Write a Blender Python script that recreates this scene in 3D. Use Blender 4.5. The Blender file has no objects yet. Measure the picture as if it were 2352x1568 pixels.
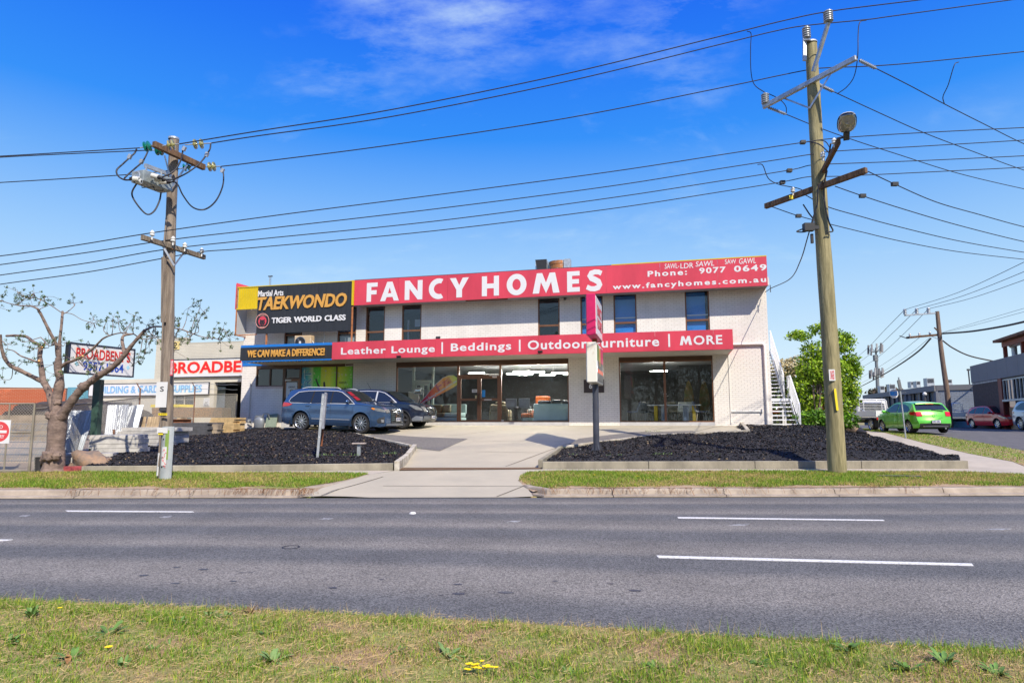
import bpy, bmesh, math, random
import numpy as np
from mathutils import Vector, Matrix, Euler
random.seed(7)
RNG = np.random.default_rng(11)
S = bpy.context.scene
COL = S.collection
PI = math.pi
R = math.radians

# ------------------------------------------------------------ camera, sky, sun, exposure
F_PX, HOR, ROLL, CAM_H = 1480.0, 962.0, 0.001, 1.65     # focal length and horizon for a 2352 x 1568 frame
TH = math.atan((HOR - 784) / F_PX)
_fw = np.array([0, math.cos(TH), math.sin(TH)]); _u0 = np.array([0, -math.sin(TH), math.cos(TH)]); _r0 = np.array([1.0, 0, 0])
C_R = math.cos(ROLL) * _r0 - math.sin(ROLL) * _u0
C_U = math.sin(ROLL) * _r0 + math.cos(ROLL) * _u0
C_O = np.array([0, 0, CAM_H])
cd = bpy.data.cameras.new('camera'); cam = bpy.data.objects.new('camera', cd); COL.objects.link(cam)
cd.sensor_fit = 'HORIZONTAL'; cd.sensor_width = 36; cd.lens = 36 * F_PX / 2352
cd.clip_start = 0.1; cd.clip_end = 3000
cam.matrix_world = Matrix([[C_R[0], C_U[0], -_fw[0], C_O[0]], [C_R[1], C_U[1], -_fw[1], C_O[1]], [C_R[2], C_U[2], -_fw[2], C_O[2]], [0, 0, 0, 1]])
S.camera = cam

SUN_AZ, SUN_EL = R(155), R(46)       # direction TO the sun, azimuth clockwise from +Y
w = bpy.data.worlds.new('World'); S.world = w; w.use_nodes = True
nt = w.node_tree; nt.nodes.clear()
def N(t, **k):
    n = nt.nodes.new(t)
    for a, b in k.items():
        if a == 'i':
            for q, v in b.items(): n.inputs[q].default_value = v
        else: setattr(n, a, b)
    return n
def L(a, b): nt.links.new(a, b)
wo = N('ShaderNodeOutputWorld'); bg = N('ShaderNodeBackground'); bg.inputs[1].default_value = 0.15
sky = N('ShaderNodeTexSky', sky_type='NISHITA'); sky.sun_disc = False
sky.sun_elevation = SUN_EL; sky.sun_rotation = SUN_AZ; sky.altitude = 0; sky.air_density = 1.0; sky.dust_density = 0.6; sky.ozone_density = 2.0
hs = N('ShaderNodeHueSaturation', i={'Saturation': 1.3, 'Value': 1.0, 'Hue': 0.518})
L(sky.outputs[0], hs.inputs['Color'])
# thin high cloud: stretched noise on the direction vector, more of it low down
tc = N('ShaderNodeTexCoord'); sep = N('ShaderNodeSeparateXYZ'); L(tc.outputs['Generated'], sep.inputs[0])
addz = N('ShaderNodeMath', operation='ADD', i={1: 0.16}); L(sep.outputs[2], addz.inputs[0])
dx = N('ShaderNodeMath', operation='DIVIDE'); dy = N('ShaderNodeMath', operation='DIVIDE')
L(sep.outputs[0], dx.inputs[0]); L(addz.outputs[0], dx.inputs[1]); L(sep.outputs[1], dy.inputs[0]); L(addz.outputs[0], dy.inputs[1])
cmb = N('ShaderNodeCombineXYZ'); L(dx.outputs[0], cmb.inputs[0]); L(dy.outputs[0], cmb.inputs[1])
mp = N('ShaderNodeMapping'); mp.inputs['Scale'].default_value = (0.55, 1.0, 1); mp.inputs['Rotation'].default_value = (0, 0, 0.5); mp.inputs['Location'].default_value = (13.7, 3.1, 0)
L(cmb.outputs[0], mp.inputs[0])
no = N('ShaderNodeTexNoise', i={'Scale': 1.1, 'Detail': 9, 'Roughness': 0.6, 'Distortion': 0.5}); L(mp.outputs[0], no.inputs[0])
cr = N('ShaderNodeMapRange', i={'From Min': 0.545, 'From Max': 0.77, 'To Min': 0.0, 'To Max': 0.7}); L(no.outputs[0], cr.inputs[0])
no2 = N('ShaderNodeTexNoise', i={'Scale': 7.0, 'Detail': 8, 'Roughness': 0.65}); L(mp.outputs[0], no2.inputs[0])
cr2 = N('ShaderNodeMapRange', i={'From Min': 0.42, 'From Max': 0.68}); L(no2.outputs[0], cr2.inputs[0])
mu = N('ShaderNodeMath', operation='MULTIPLY'); L(cr.outputs[0], mu.inputs[0]); L(cr2.outputs[0], mu.inputs[1])
# horizon whitening (dust low in the air), the same all the way round
hz = N('ShaderNodeMapRange', i={'From Min': 0.5, 'From Max': 0.95, 'To Min': 0.95, 'To Max': 0.0}); hz.interpolation_type = 'SMOOTHSTEP'
L(sep.outputs[2], hz.inputs[0])
rp = N('ShaderNodeValToRGB'); L(sep.outputs[2], rp.inputs[0]); _e = rp.color_ramp.elements
for k_, (p_, c_) in enumerate(((0.0, (.79, .92, 1.0)), (.11, (.63, .84, 1.0)), (.235, (.36, .64, 1.0)), (.33, (.17, .46, 1.0)), (.41, (.035, .30, 1.0)), (.60, (.002, .12, .95)))):
    q_ = _e[k_] if k_ < 2 else _e.new(p_); q_.position = p_; q_.color = c_ + (1,)
sc_ = N('ShaderNodeVectorMath', operation='SCALE'); L(rp.outputs[0], sc_.inputs[0]); sc_.inputs[3].default_value = 3.2
m1 = N('ShaderNodeMix', data_type='RGBA'); L(hz.outputs[0], m1.inputs[0]); L(hs.outputs[0], m1.inputs[6]); L(sc_.outputs[0], m1.inputs[7])
m2 = N('ShaderNodeMix', data_type='RGBA'); L(mu.outputs[0], m2.inputs[0]); L(m1.outputs[2], m2.inputs[6]); m2.inputs[7].default_value = (2.5, 3.15, 3.35, 1)
L(m2.outputs[2], bg.inputs[0]); L(bg.outputs[0], wo.inputs[0])

sd = bpy.data.lights.new('sun', 'SUN'); sd.energy = 3.2; sd.angle = R(0.55); sd.color = (1.0, 0.91, 0.77)
so = bpy.data.objects.new('sun', sd); COL.objects.link(so)
_to = Vector((math.sin(SUN_AZ) * math.cos(SUN_EL), math.cos(SUN_AZ) * math.cos(SUN_EL), math.sin(SUN_EL)))
so.rotation_euler = _to.to_track_quat('Z', 'Y').to_euler(); so.location = (20, -30, 40)
vs = S.view_settings; vs.view_transform = 'Standard'; vs.look = 'None'; vs.exposure = 0.98; vs.gamma = 1; vs.use_curve_mapping = False
S.cycles.max_bounces = 6; S.cycles.transparent_max_bounces = 24; S.cycles.caustics_reflective = False; S.cycles.caustics_refractive = False

# ------------------------------------------------------------ measuring helpers
def ray(x, y): return _fw + C_R * ((x - 1176) / F_PX) + C_U * ((784 - y) / F_PX)
def at(x, y, Y):
    "world point at distance Y (along +Y) on the line of sight through x, y"
    d = ray(x, y); return Vector(C_O + d * (Y / d[1]))
def atz(x, y, z=0.0):
    d = ray(x, y); return Vector(C_O + d * ((z - CAM_H) / d[2]))
def itp(x, xs, ys): return np.interp(x, xs, ys)
def curve_of(pts, z=0.0):
    p = sorted([(atz(a, b, z).x, atz(a, b, z).y) for a, b in pts]); xs = [q[0] for q in p]; ys = [q[1] for q in p]
    s0 = (ys[1] - ys[0]) / (xs[1] - xs[0]) * .6; s1 = (ys[-1] - ys[-2]) / (xs[-1] - xs[-2]) * .6
    return [xs[0] - 60] + xs + [xs[-1] + 60], [ys[0] - 60 * s0] + ys + [ys[-1] + 60 * s1]
KX, KY = curve_of([(0, 1146), (600, 1144), (1176, 1143), (1800, 1142), (2352, 1139)])      # far edge of the asphalt
NX, NY = curve_of([(0, 1384), (600, 1408), (1176, 1436), (1760, 1474), (2352, 1503)])      # near edge of the asphalt
def Yk(X): return itp(X, KX, KY)
def Yn(X): return itp(X, NX, NY)
def sst(t): t = np.clip(t, 0, 1); return t * t * (3 - 2 * t)
PHI = 0.247
RC = at(1775, 978, 26.7); BZ = RC.z                        # right base corner of the shop building
E_ = np.array([math.cos(PHI), -math.sin(PHI)]); NN_ = np.array([-math.sin(PHI), -math.cos(PHI)])
BW = 25.27
BO = Vector((RC.x - E_[0] * BW, RC.y - E_[1] * BW, BZ))     # left base corner
def hgt(X, Y):
    X = np.asarray(X, float); Y = np.asarray(Y, float)
    yk = Yk(X); yn = Yn(X); yw = 17.6
    road = np.where(Y < yn, 0.02 + .05 * sst((yn - Y) / .5), 0.0)
    q = np.clip((Y - yk) / np.maximum(yw - yk, .5), 0, 1)
    dz = sst((X + 5.0) / 2.2) * (1 - sst((X - .25) / .8))
    verge = (.14 + .17 * q) * (1 - dz) + .31 * q * dz
    road = np.where((Y > yk), np.where(dz > .02, verge * dz, 0), road)
    n = (X - RC.x) * NN_[0] + (Y - RC.y) * NN_[1]
    site = np.interp(n, [-5, 0, 1.2, 4.5, 10.9, 20], [1.355, 1.355, 1.31, .99, .31, .25])
    cp = np.interp(n, [-5, 0, 4.3, 7, 10.9, 20], [1.355, 1.355, 1.15, 1.06, .52, .45])
    u = sst((-3.6 - X) / 5.0); site = site * (1 - u) + cp * u
    left = np.interp(Y, [17.4, 19.5, 22.5, 28, 33, 60], [.33, .62, .78, 1.03, 1.16, 1.2])
    st = np.interp(Y, [17.4, 18.4, 22, 32, 60], [.31, .42, .56, .96, 1.02])
    s = sst((X + 13.5) / 4.5)
    back = left * (1 - s) + site * s
    xp = 12.8 + (Y - 18.4) * .394
    t = sst((X - (xp - 4.2)) / 4.0)
    back = back * (1 - t) + st * t
    b = sst((Y - yw) / .8)
    up = verge * (1 - b) + back * b
    return np.where(Y < yk + .27, road, up)
_T = np.concatenate([np.arange(2.5, 40, .02), np.arange(40, 160, .2)])
def G(x, y):
    "point where the line of sight through x, y meets the ground"
    d = ray(x, y); t = _T / d[1]
    P = C_O[None] + d[None] * t[:, None]
    k = np.nonzero(P[:, 2] <= hgt(P[:, 0], P[:, 1]))[0]
    k = k[0] if len(k) else len(t) - 1
    p = P[k]; return Vector((p[0], p[1], float(hgt(p[0], p[1]))))
def gz(X, Y): return float(hgt(X, Y))

# ------------------------------------------------------------ object helpers
def tag(o, label=None, cat=None, group=None, kind=None):
    if label: o['label'] = label
    if cat: o['category'] = cat
    if group: o['group'] = group
    if kind: o['kind'] = kind
    return o
def thing(name, label, cat, loc=(0, 0, 0), rz=0.0, group=None, kind=None):
    o = bpy.data.objects.new(name, None); COL.objects.link(o); o.location = loc; o.rotation_euler = (0, 0, rz); o.empty_display_size = .2
    return tag(o, label, cat, group, kind)
class MB:
    def __init__(s): s.v = []; s.f = []; s.m = []
    def add(s, vs_, fs, m=0):
        b = len(s.v); s.v += [tuple(p) for p in vs_]; s.f += [tuple(i + b for i in f) for f in fs]; s.m += [m] * len(fs); return s
    def box(s, x0, x1, y0, y1, z0, z1, m=0, M=None):
        p = [(x, y, z) for z in (z0, z1) for y in (y0, y1) for x in (x0, x1)]
        if M is not None: p = [M @ Vector(q) for q in p]
        return s.add(p, [(0, 2, 3, 1), (4, 5, 7, 6), (0, 1, 5, 4), (2, 6, 7, 3), (0, 4, 6, 2), (1, 3, 7, 5)], m)
    def cbox(s, c, d, M=None, m=0, rot=None):
        T = Matrix.Translation(Vector(c))
        if rot is not None: T = T @ Euler(rot).to_matrix().to_4x4()
        if M is not None: T = M @ T
        return s.box(-d[0] / 2, d[0] / 2, -d[1] / 2, d[1] / 2, -d[2] / 2, d[2] / 2, m, T)
    def tube(s, pts, rad, seg=8, m=0, cap=True):
        pts = [Vector(p) for p in pts]; n = len(pts)
        rad = list(rad) if hasattr(rad, '__len__') else [rad] * n
        t0 = (pts[1] - pts[0]).normalized(); a = Vector((0, 0, 1)) if abs(t0.z) < .9 else Vector((1, 0, 0)); u = t0.cross(a).normalized()
        b = len(s.v); vs_ = []
        for i, p in enumerate(pts):
            t = (pts[min(i + 1, n - 1)] - pts[max(i - 1, 0)])
            t = t.normalized() if t.length > 1e-9 else t0
            u = (u - t * u.dot(t)); u = u.normalized() if u.length > 1e-6 else t.orthogonal().normalized(); v = t.cross(u)
            for k in range(seg):
                q = 2 * PI * k / seg; vs_.append(p + (u * math.cos(q) + v * math.sin(q)) * rad[i])
        fs = [(i * seg + k, i * seg + (k + 1) % seg, (i + 1) * seg + (k + 1) % seg, (i + 1) * seg + k) for i in range(n - 1) for k in range(seg)]
        if cap: fs += [tuple(range(seg - 1, -1, -1)), tuple((n - 1) * seg + k for k in range(seg))]
        return s.add(vs_, fs, m)
    def bar(s, a, b_, wd, hg, m=0, up=(0, 0, 1)):
        a = Vector(a); b_ = Vector(b_); d = b_ - a; x = d.normalized(); up = Vector(up)
        y = up.cross(x); y = y.normalized() if y.length > 1e-6 else x.orthogonal().normalized(); z = x.cross(y)
        M = Matrix([[x[i], y[i], z[i], a[i]] for i in range(3)] + [[0, 0, 0, 1]])
        return s.box(0, d.length, -wd / 2, wd / 2, -hg / 2, hg / 2, m, M)
    def lathe(s, prof, M=None, seg=16, m=0):
        "profile of (r, z), spun about z"
        M = M or Matrix.Identity(4); vs_ = [M @ Vector((r * math.cos(2 * PI * k / seg), r * math.sin(2 * PI * k / seg), z)) for r, z in prof for k in range(seg)]
        n = len(prof); fs = [(i * seg + k, i * seg + (k + 1) % seg, (i + 1) * seg + (k + 1) % seg, (i + 1) * seg + k) for i in range(n - 1) for k in range(seg)]
        return s.add(vs_, fs, m)
    def prism(s, poly, y0, y1, m=0, M=None):
        "outline in x,z between two y"
        n = len(poly); vs_ = [(x, y0, z) for x, z in poly] + [(x, y1, z) for x, z in poly]
        if M is not None: vs_ = [M @ Vector(p) for p in vs_]
        return s.add(vs_, [tuple(range(n)), tuple(range(2 * n - 1, n - 1, -1))] + [(i, i + n, (i + 1) % n + n, (i + 1) % n) for i in range(n)], m)
    def mesh(s, name, mats, smooth=None):
        me = bpy.data.meshes.new(name); me.from_pydata(s.v, [], s.f)
        mats = mats if isinstance(mats, (list, tuple)) else [mats]
        for q in mats: me.materials.append(q)
        if len(mats) > 1: me.polygons.foreach_set('material_index', s.m)
        if smooth:
            me.polygons.foreach_set('use_smooth', [True] * len(me.polygons)); me.update()
            me.set_sharp_from_angle(angle=R(smooth))
        me.update(); return me
    def build(s, name, mats, parent=None, loc=None, smooth=None, label=None, fix=True):
        me = s.mesh(name, mats, smooth)
        if fix:
            bm = bmesh.new(); bm.from_mesh(me); bmesh.ops.recalc_face_normals(bm, faces=bm.faces); bm.to_mesh(me); bm.free()
        return link(name, me, parent, loc, label)
def link(name, me, parent=None, loc=None, label=None, rot=None, scale=None):
    o = bpy.data.objects.new(name, me); COL.objects.link(o)
    if parent: o.parent = parent
    if loc is not None: o.location = loc
    if rot is not None: o.rotation_euler = rot
    if scale is not None: o.scale = scale
    if label: o['label'] = label
    return o
def copy_tree(o, parent=None):
    c = o.copy(); COL.objects.link(c); c.parent = parent
    for ch in [q for q in bpy.data.objects if q.parent == o]: copy_tree(ch, c)
    return c
def fastmesh(name, V, Fc, mat, cols=None, smooth=False):
    "numpy vertices, (n,k) faces, optional per-vertex colour"
    me = bpy.data.meshes.new(name); V = np.asarray(V, np.float32); Fc = np.asarray(Fc, np.int32)
    me.vertices.add(len(V)); me.vertices.foreach_set('co', V.ravel())
    k = Fc.shape[1]; me.loops.add(Fc.size); me.loops.foreach_set('vertex_index', Fc.ravel())
    me.polygons.add(len(Fc)); me.polygons.foreach_set('loop_start', np.arange(len(Fc), dtype=np.int32) * k)
    try: me.polygons.foreach_set('loop_total', np.full(len(Fc), k, np.int32))
    except Exception: pass
    if cols is not None:
        at_ = me.color_attributes.new('tint', 'FLOAT_COLOR', 'POINT'); c4 = np.ones((len(V), 4), np.float32); c4[:, :3] = cols; at_.data.foreach_set('color', c4.ravel())
    me.materials.append(mat); me.update(calc_edges=True); me.validate()
    me.polygons.foreach_set('use_smooth', [smooth] * len(me.polygons))
    return me

# ------------------------------------------------------------ materials
MATS = {}
def mat(name, col, rough=.6, metal=0.0, var=0.0, scale=3.0, bump=0.0, bscale=30.0, col2=None, detail=5, spec=None, stretch=None, coat=0.0, lo=.35, hi=.65, coord='Object'):
    if name in MATS: return MATS[name]
    m = bpy.data.materials.new(name); m.use_nodes = True; t = m.node_tree; b = t.nodes['Principled BSDF']
    b.inputs['Roughness'].default_value = rough; b.inputs['Metallic'].default_value = metal
    if spec is not None: b.inputs['Specular IOR Level'].default_value = spec
    if coat: b.inputs['Coat Weight'].default_value = coat; b.inputs['Coat Roughness'].default_value = .04
    c = tuple(col) + (1,); b.inputs['Base Color'].default_value = c
    if var or bump or col2:
        tcn = t.nodes.new('ShaderNodeTexCoord'); mpn = t.nodes.new('ShaderNodeMapping'); t.links.new(tcn.outputs[coord], mpn.inputs[0])
        if stretch: mpn.inputs['Scale'].default_value = stretch
    if var or col2:
        n = t.nodes.new('ShaderNodeTexNoise'); n.inputs['Scale'].default_value = scale; n.inputs['Detail'].default_value = detail; n.inputs['Roughness'].default_value = .62
        t.links.new(mpn.outputs[0], n.inputs[0])
        r = t.nodes.new('ShaderNodeMapRange'); r.inputs['From Min'].default_value = lo; r.inputs['From Max'].default_value = hi; t.links.new(n.outputs[0], r.inputs[0])
        x = t.nodes.new('ShaderNodeMix'); x.data_type = 'RGBA'; t.links.new(r.outputs[0], x.inputs[0])
        d = col2 if col2 else tuple(v * (1 - var) for v in col); u = col if col2 else tuple(min(1, v * (1 + var * .6)) for v in col)
        x.inputs[6].default_value = tuple(d) + (1,); x.inputs[7].default_value = tuple(u) + (1,); t.links.new(x.outputs[2], b.inputs['Base Color'])
    if bump:
        n = t.nodes.new('ShaderNodeTexNoise'); n.inputs['Scale'].default_value = bscale; n.inputs['Detail'].default_value = 6; t.links.new(mpn.outputs[0], n.inputs[0])
        q = t.nodes.new('ShaderNodeBump'); q.inputs['Strength'].default_value = bump; q.inputs['Distance'].default_value = .02; t.links.new(n.outputs[0], q.inputs['Height']); t.links.new(q.outputs[0], b.inputs['Normal'])
    MATS[name] = m; return m
def tintmat(name, rough=.7, trans=0.0, spec=.3):
    "colour comes from the mesh's own 'tint' attribute (each leaf or blade its own colour)"
    if name in MATS: return MATS[name]
    m = bpy.data.materials.new(name); m.use_nodes = True; t = m.node_tree; b = t.nodes['Principled BSDF']; b.inputs['Roughness'].default_value = rough; b.inputs['Specular IOR Level'].default_value = spec
    a = t.nodes.new('ShaderNodeAttribute'); a.attribute_name = 'tint'; t.links.new(a.outputs['Color'], b.inputs['Base Color'])
    if trans:
        tr = t.nodes.new('ShaderNodeBsdfTranslucent'); t.links.new(a.outputs['Color'], tr.inputs[0]); mx = t.nodes.new('ShaderNodeMixShader'); mx.inputs[0].default_value = trans
        t.links.new(b.outputs[0], mx.inputs[1]); t.links.new(tr.outputs[0], mx.inputs[2]); t.links.new(mx.outputs[0], t.nodes['Material Output'].inputs[0])
    MATS[name] = m; return m
def glassmat(name, tint=(.75, .8, .8), base=.12, gain=1.0, gcol=(1, 1, 1)):
    m = bpy.data.materials.new(name); m.use_nodes = True; t = m.node_tree; t.nodes.clear()
    o = t.nodes.new('ShaderNodeOutputMaterial'); tr = t.nodes.new('ShaderNodeBsdfTransparent'); tr.inputs[0].default_value = tint + (1,)
    gl = t.nodes.new('ShaderNodeBsdfGlossy'); gl.inputs['Roughness'].default_value = .015; gl.inputs[0].default_value = gcol + (1,)
    fr0 = t.nodes.new('ShaderNodeLayerWeight'); fr = t.nodes.new('ShaderNodeMath'); fr.operation = 'POWER'; fr.inputs[1].default_value = 4.0; t.links.new(fr0.outputs['Facing'], fr.inputs[0]); a = t.nodes.new('ShaderNodeMath'); a.operation = 'MULTIPLY_ADD'; a.inputs[1].default_value = gain; a.inputs[2].default_value = base; a.use_clamp = True
    t.links.new(fr.outputs[0], a.inputs[0]); mx = t.nodes.new('ShaderNodeMixShader'); t.links.new(a.outputs[0], mx.inputs[0]); t.links.new(tr.outputs[0], mx.inputs[1]); t.links.new(gl.outputs[0], mx.inputs[2]); t.links.new(mx.outputs[0], o.inputs[0])
    MATS[name] = m; return m
def emis(name, col, st):
    m = bpy.data.materials.new(name); m.use_nodes = True; b = m.node_tree.nodes['Principled BSDF']; b.inputs['Emission Color'].default_value = col + (1,); b.inputs['Emission Strength'].default_value = st; MATS[name] = m; return m
M_ = MATS
mat('white_paint', (.62, .62, .60), .5, var=.06, scale=2)
mat('sign_red', (.60, .050, .080), .42, var=.13, scale=.9, stretch=(1, 1, .35))
mat('sign_white', (.66, .66, .66), .5)
mat('sign_black', (.022, .023, .026), .45, var=.25, scale=2.5, stretch=(6, 1, .6))
mat('sign_yellow', (.60, .44, .004), .45, var=.08, scale=1)
mat('gold', (.60, .31, .06), .45)
mat('sign_blue', (.01, .16, .52), .45)
mat('black', (.015, .015, .016), .5)
mat('dark_grey', (.05, .05, .055), .5)
mat('brown_alu', (.085, .042, .022), .4, metal=.2, var=.15, scale=4)
mat('brown_alu_light', (.20, .09, .045), .38, metal=.25, var=.12, scale=4)
mat('steel', (.42, .44, .46), .42, metal=.85, var=.2, scale=6)
mat('galv', (.45, .48, .50), .5, metal=.6, var=.2, scale=8)
mat('rust', (.24, .08, .03), .85, var=.4, scale=6)
mat('concrete', (.42, .40, .36), .9, var=.16, scale=1.2, bump=.25, bscale=60)
mat('cable', (.018, .017, .022), .6)
mat('chrome', (.75, .76, .78), .12, metal=1)
mat('tyre', (.022, .022, .023), .85, bump=.2, bscale=60)

# ------------------------------------------------------------ lettering
def curve_mesh(cu, map_):
    o = bpy.data.objects.new('t', cu); COL.objects.link(o)
    me = bpy.data.meshes.new_from_object(o); bpy.data.objects.remove(o); return me
def fit_mesh(me, x0, x1, z0, z1, y, ext, keep=False, top=0.0):
    n = len(me.vertices); a = np.empty(n * 3, np.float32); me.vertices.foreach_get('co', a); a = a.reshape(-1, 3)
    lo = a.min(0); hi = a.max(0); sx = (x1 - x0) / max(hi[0] - lo[0], 1e-6); sz = (z1 - z0) / max(hi[1] - lo[1], 1e-6)
    if keep: sx = sz = min(sx, sz)
    b = np.empty_like(a); b[:, 0] = x0 + (a[:, 0] - lo[0]) * sx; b[:, 2] = z0 + (a[:, 1] - lo[1]) * sz; b[:, 1] = np.where(a[:, 2] > 0, y - ext, y)
    if top: b[:, 2] += (b[:, 0] - x0) * top
    me.vertices.foreach_set('co', b.ravel()); me.update(); return me
def txt(s, parent, m, x0, x1, z0, z1, y=-.004, ext=.003, bold=.012, name='lettering', shear=0.0, space=1.0, loc=None, rot=None, word=1.0, keep=False):
    cu = bpy.data.curves.new('t', 'FONT'); cu.body = s; cu.size = 1; cu.offset = bold; cu.extrude = .01; cu.shear = shear; cu.space_character = space; cu.space_word = word; cu.resolution_u = 3
    me = fit_mesh(curve_mesh(cu, None), x0, x1, z0, z1, y, ext, keep); me.materials.clear(); me.materials.append(m)
    return link(name, me, parent, loc, rot=rot)
def poly_curve(loops):
    cu = bpy.data.curves.new('t', 'CURVE'); cu.dimensions = '2D'; cu.fill_mode = 'BOTH'; cu.extrude = .01
    for lp in loops:
        sp = cu.splines.new('POLY'); sp.points.add(len(lp) - 1)
        for i, (x, y) in enumerate(lp): sp.points[i].co = (x, y, 0, 1)
        sp.use_cyclic_u = True
    return cu
def shape(loops, parent, m, x0, x1, z0, z1, y=-.004, ext=.003, name='letter'):
    me = fit_mesh(curve_mesh(poly_curve(loops), None), x0, x1, z0, z1, y, ext); me.materials.clear(); me.materials.append(m)
    return link(name, me, parent)
def ell(cx, cy, rx, ry, n=28, a0=0, a1=360, close=True):
    return [(cx + rx * math.cos(R(a0 + (a1 - a0) * i / (n if close else n - 1))), cy + ry * math.sin(R(a0 + (a1 - a0) * i / (n if close else n - 1)))) for i in range(n)]
def stroke(pts, ws):
    l, r = [], []
    for i, (x, y) in enumerate(pts):
        a = pts[max(i - 1, 0)]; b = pts[min(i + 1, len(pts) - 1)]; dx_, dy_ = b[0] - a[0], b[1] - a[1]; q = math.hypot(dx_, dy_) or 1
        nx, ny = -dy_ / q, dx_ / q; w_ = ws[i] / 2; l.append((x + nx * w_, y + ny * w_)); r.append((x - nx * w_, y - ny * w_))
    return l + r[::-1]
GL = {
 'F': [[(0, 0), (.42, 0), (.42, .38), (.92, .38), (.92, .6), (.42, .6), (.42, .78), (1, .78), (1, 1), (0, 1)]],
 'A': [[(0, 0), (.27, 0), (.34, .2), (.66, .2), (.73, 0), (1, 0), (.64, 1), (.36, 1)], [(.41, .4), (.59, .4), (.5, .7)]],
 'N': [[(0, 0), (.27, 0), (.27, .58), (.74, 0), (1, 0), (1, 1), (.73, 1), (.73, .43), (.27, 1), (0, 1)]],
 'Y': [[(.35, 0), (.65, 0), (.65, .4), (1, 1), (.68, 1), (.5, .62), (.32, 1), (0, 1), (.35, .4)]],
 'H': [[(0, 0), (.3, 0), (.3, .38), (.7, .38), (.7, 0), (1, 0), (1, 1), (.7, 1), (.7, .62), (.3, .62), (.3, 1), (0, 1)]],
 'O': [ell(.5, .5, .5, .5, 40), ell(.5, .5, .21, .26, 32)[::-1]],
 'M': [[(0, 0), (.24, 0), (.31, .55), (.5, 0), (.5, 0), (.69, .55), (.76, 0), (1, 0), (.84, 1), (.64, 1), (.5, .52), (.36, 1), (.16, 1)]],
 'E': [[(0, 0), (1, 0), (1, .22), (.4, .22), (.4, .39), (.94, .39), (.94, .61), (.4, .61), (.4, .78), (1, .78), (1, 1), (0, 1)]],
 'C': [ell(.66, .5, .66, .5, 26, 62, 298, False) + ell(.72, .5, .38, .26, 22, 298 - 12, 62 + 12, False)],
 'S': [stroke([(.86, .80), (.72, .87), (.52, .885), (.33, .83), (.26, .72), (.34, .61), (.52, .53), (.70, .43), (.76, .30), (.68, .17), (.50, .115), (.30, .13), (.10, .22)], [.22, .225, .23, .25, .27, .27, .27, .28, .28, .26, .235, .225, .22])],
}

# clip a polygon by grid cells, giving a draped sheet
def clip_half(p, ax, v, keep_gt):
    out = []
    for i in range(len(p)):
        a = p[i]; b = p[(i + 1) % len(p)]; ia = (a[ax] >= v) if keep_gt else (a[ax] <= v); ib = (b[ax] >= v) if keep_gt else (b[ax] <= v)
        if ia: out.append(a)
        if ia != ib:
            t = (v - a[ax]) / (b[ax] - a[ax]); q = [a[0] + t * (b[0] - a[0]), a[1] + t * (b[1] - a[1])]; q[ax] = v; out.append(tuple(q))
    return out
def grid_clip(poly, cx, cy):
    xs = [p[0] for p in poly]; x0 = math.floor(min(xs) / cx) * cx; faces = []
    for i in range(int(math.ceil((max(xs) - x0) / cx)) + 1):
        a = x0 + i * cx; c1 = clip_half(poly, 0, a, True)
        if len(c1) < 3: continue
        c1 = clip_half(c1, 0, a + cx, False)
        if len(c1) < 3: continue
        ys = [p[1] for p in c1]; y0 = math.floor(min(ys) / cy) * cy
        for j in range(int(math.ceil((max(ys) - y0) / cy)) + 1):
            b = y0 + j * cy; c2 = clip_half(c1, 1, b, True)
            if len(c2) < 3: continue
            c2 = clip_half(c2, 1, b + cy, False)
            q = []
            for p in c2:
                p = (round(p[0], 4), round(p[1], 4))
                if not q or p != q[-1]: q.append(p)
            if len(q) > 2 and q[0] == q[-1]: q.pop()
            ar = abs(sum(q[k][0] * q[(k + 1) % len(q)][1] - q[(k + 1) % len(q)][0] * q[k][1] for k in range(len(q)))) if len(q) > 2 else 0
            if ar > 1e-5 and len(set(q)) == len(q): faces.append(q)
    return faces
def sheet(name, poly, m, off=.01, cell=.5, kind='structure', parent=None, hf=None, label=None, cat=None):
    idx = {}; V = []; Fc = []; hf = hf or gz
    for q in grid_clip([(p[0], p[1]) for p in poly], cell, cell):
        f = []
        for p in q:
            if p not in idx: idx[p] = len(V); V.append((p[0], p[1], hf(*p) + off))
            f.append(idx[p])
        Fc.append(f)
    me = bpy.data.meshes.new(name); me.from_pydata(V, [], Fc); me.materials.append(m)
    me.polygons.foreach_set('use_smooth', [True] * len(me.polygons)); me.update()
    bm = bmesh.new(); bm.from_mesh(me); bmesh.ops.recalc_face_normals(bm, faces=bm.faces)
    if sum(f.normal.z for f in bm.faces) < 0: bmesh.ops.reverse_faces(bm, faces=bm.faces)
    bm.to_mesh(me); bm.free()
    o = link(name, me, parent)
    if kind: o['kind'] = kind
    if label: tag(o, label, cat)
    return o
def inpoly(px_, py_, poly):
    c = np.zeros(len(px_), bool); n = len(poly); j = n - 1
    for i in range(n):
        xi, yi = poly[i][0], poly[i][1]; xj, yj = poly[j][0], poly[j][1]
        if yi != yj: c ^= ((yi > py_) != (yj > py_)) & (px_ < (xj - xi) * (py_ - yi) / (yj - yi) + xi)
        j = i
    return c
def scatter(poly, n):
    P = np.array([(p[0], p[1]) for p in poly]); lo = P.min(0); hi = P.max(0)
    A = RNG.uniform(lo, hi, (n, 2)); return A[inpoly(A[:, 0], A[:, 1], P)]
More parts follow.
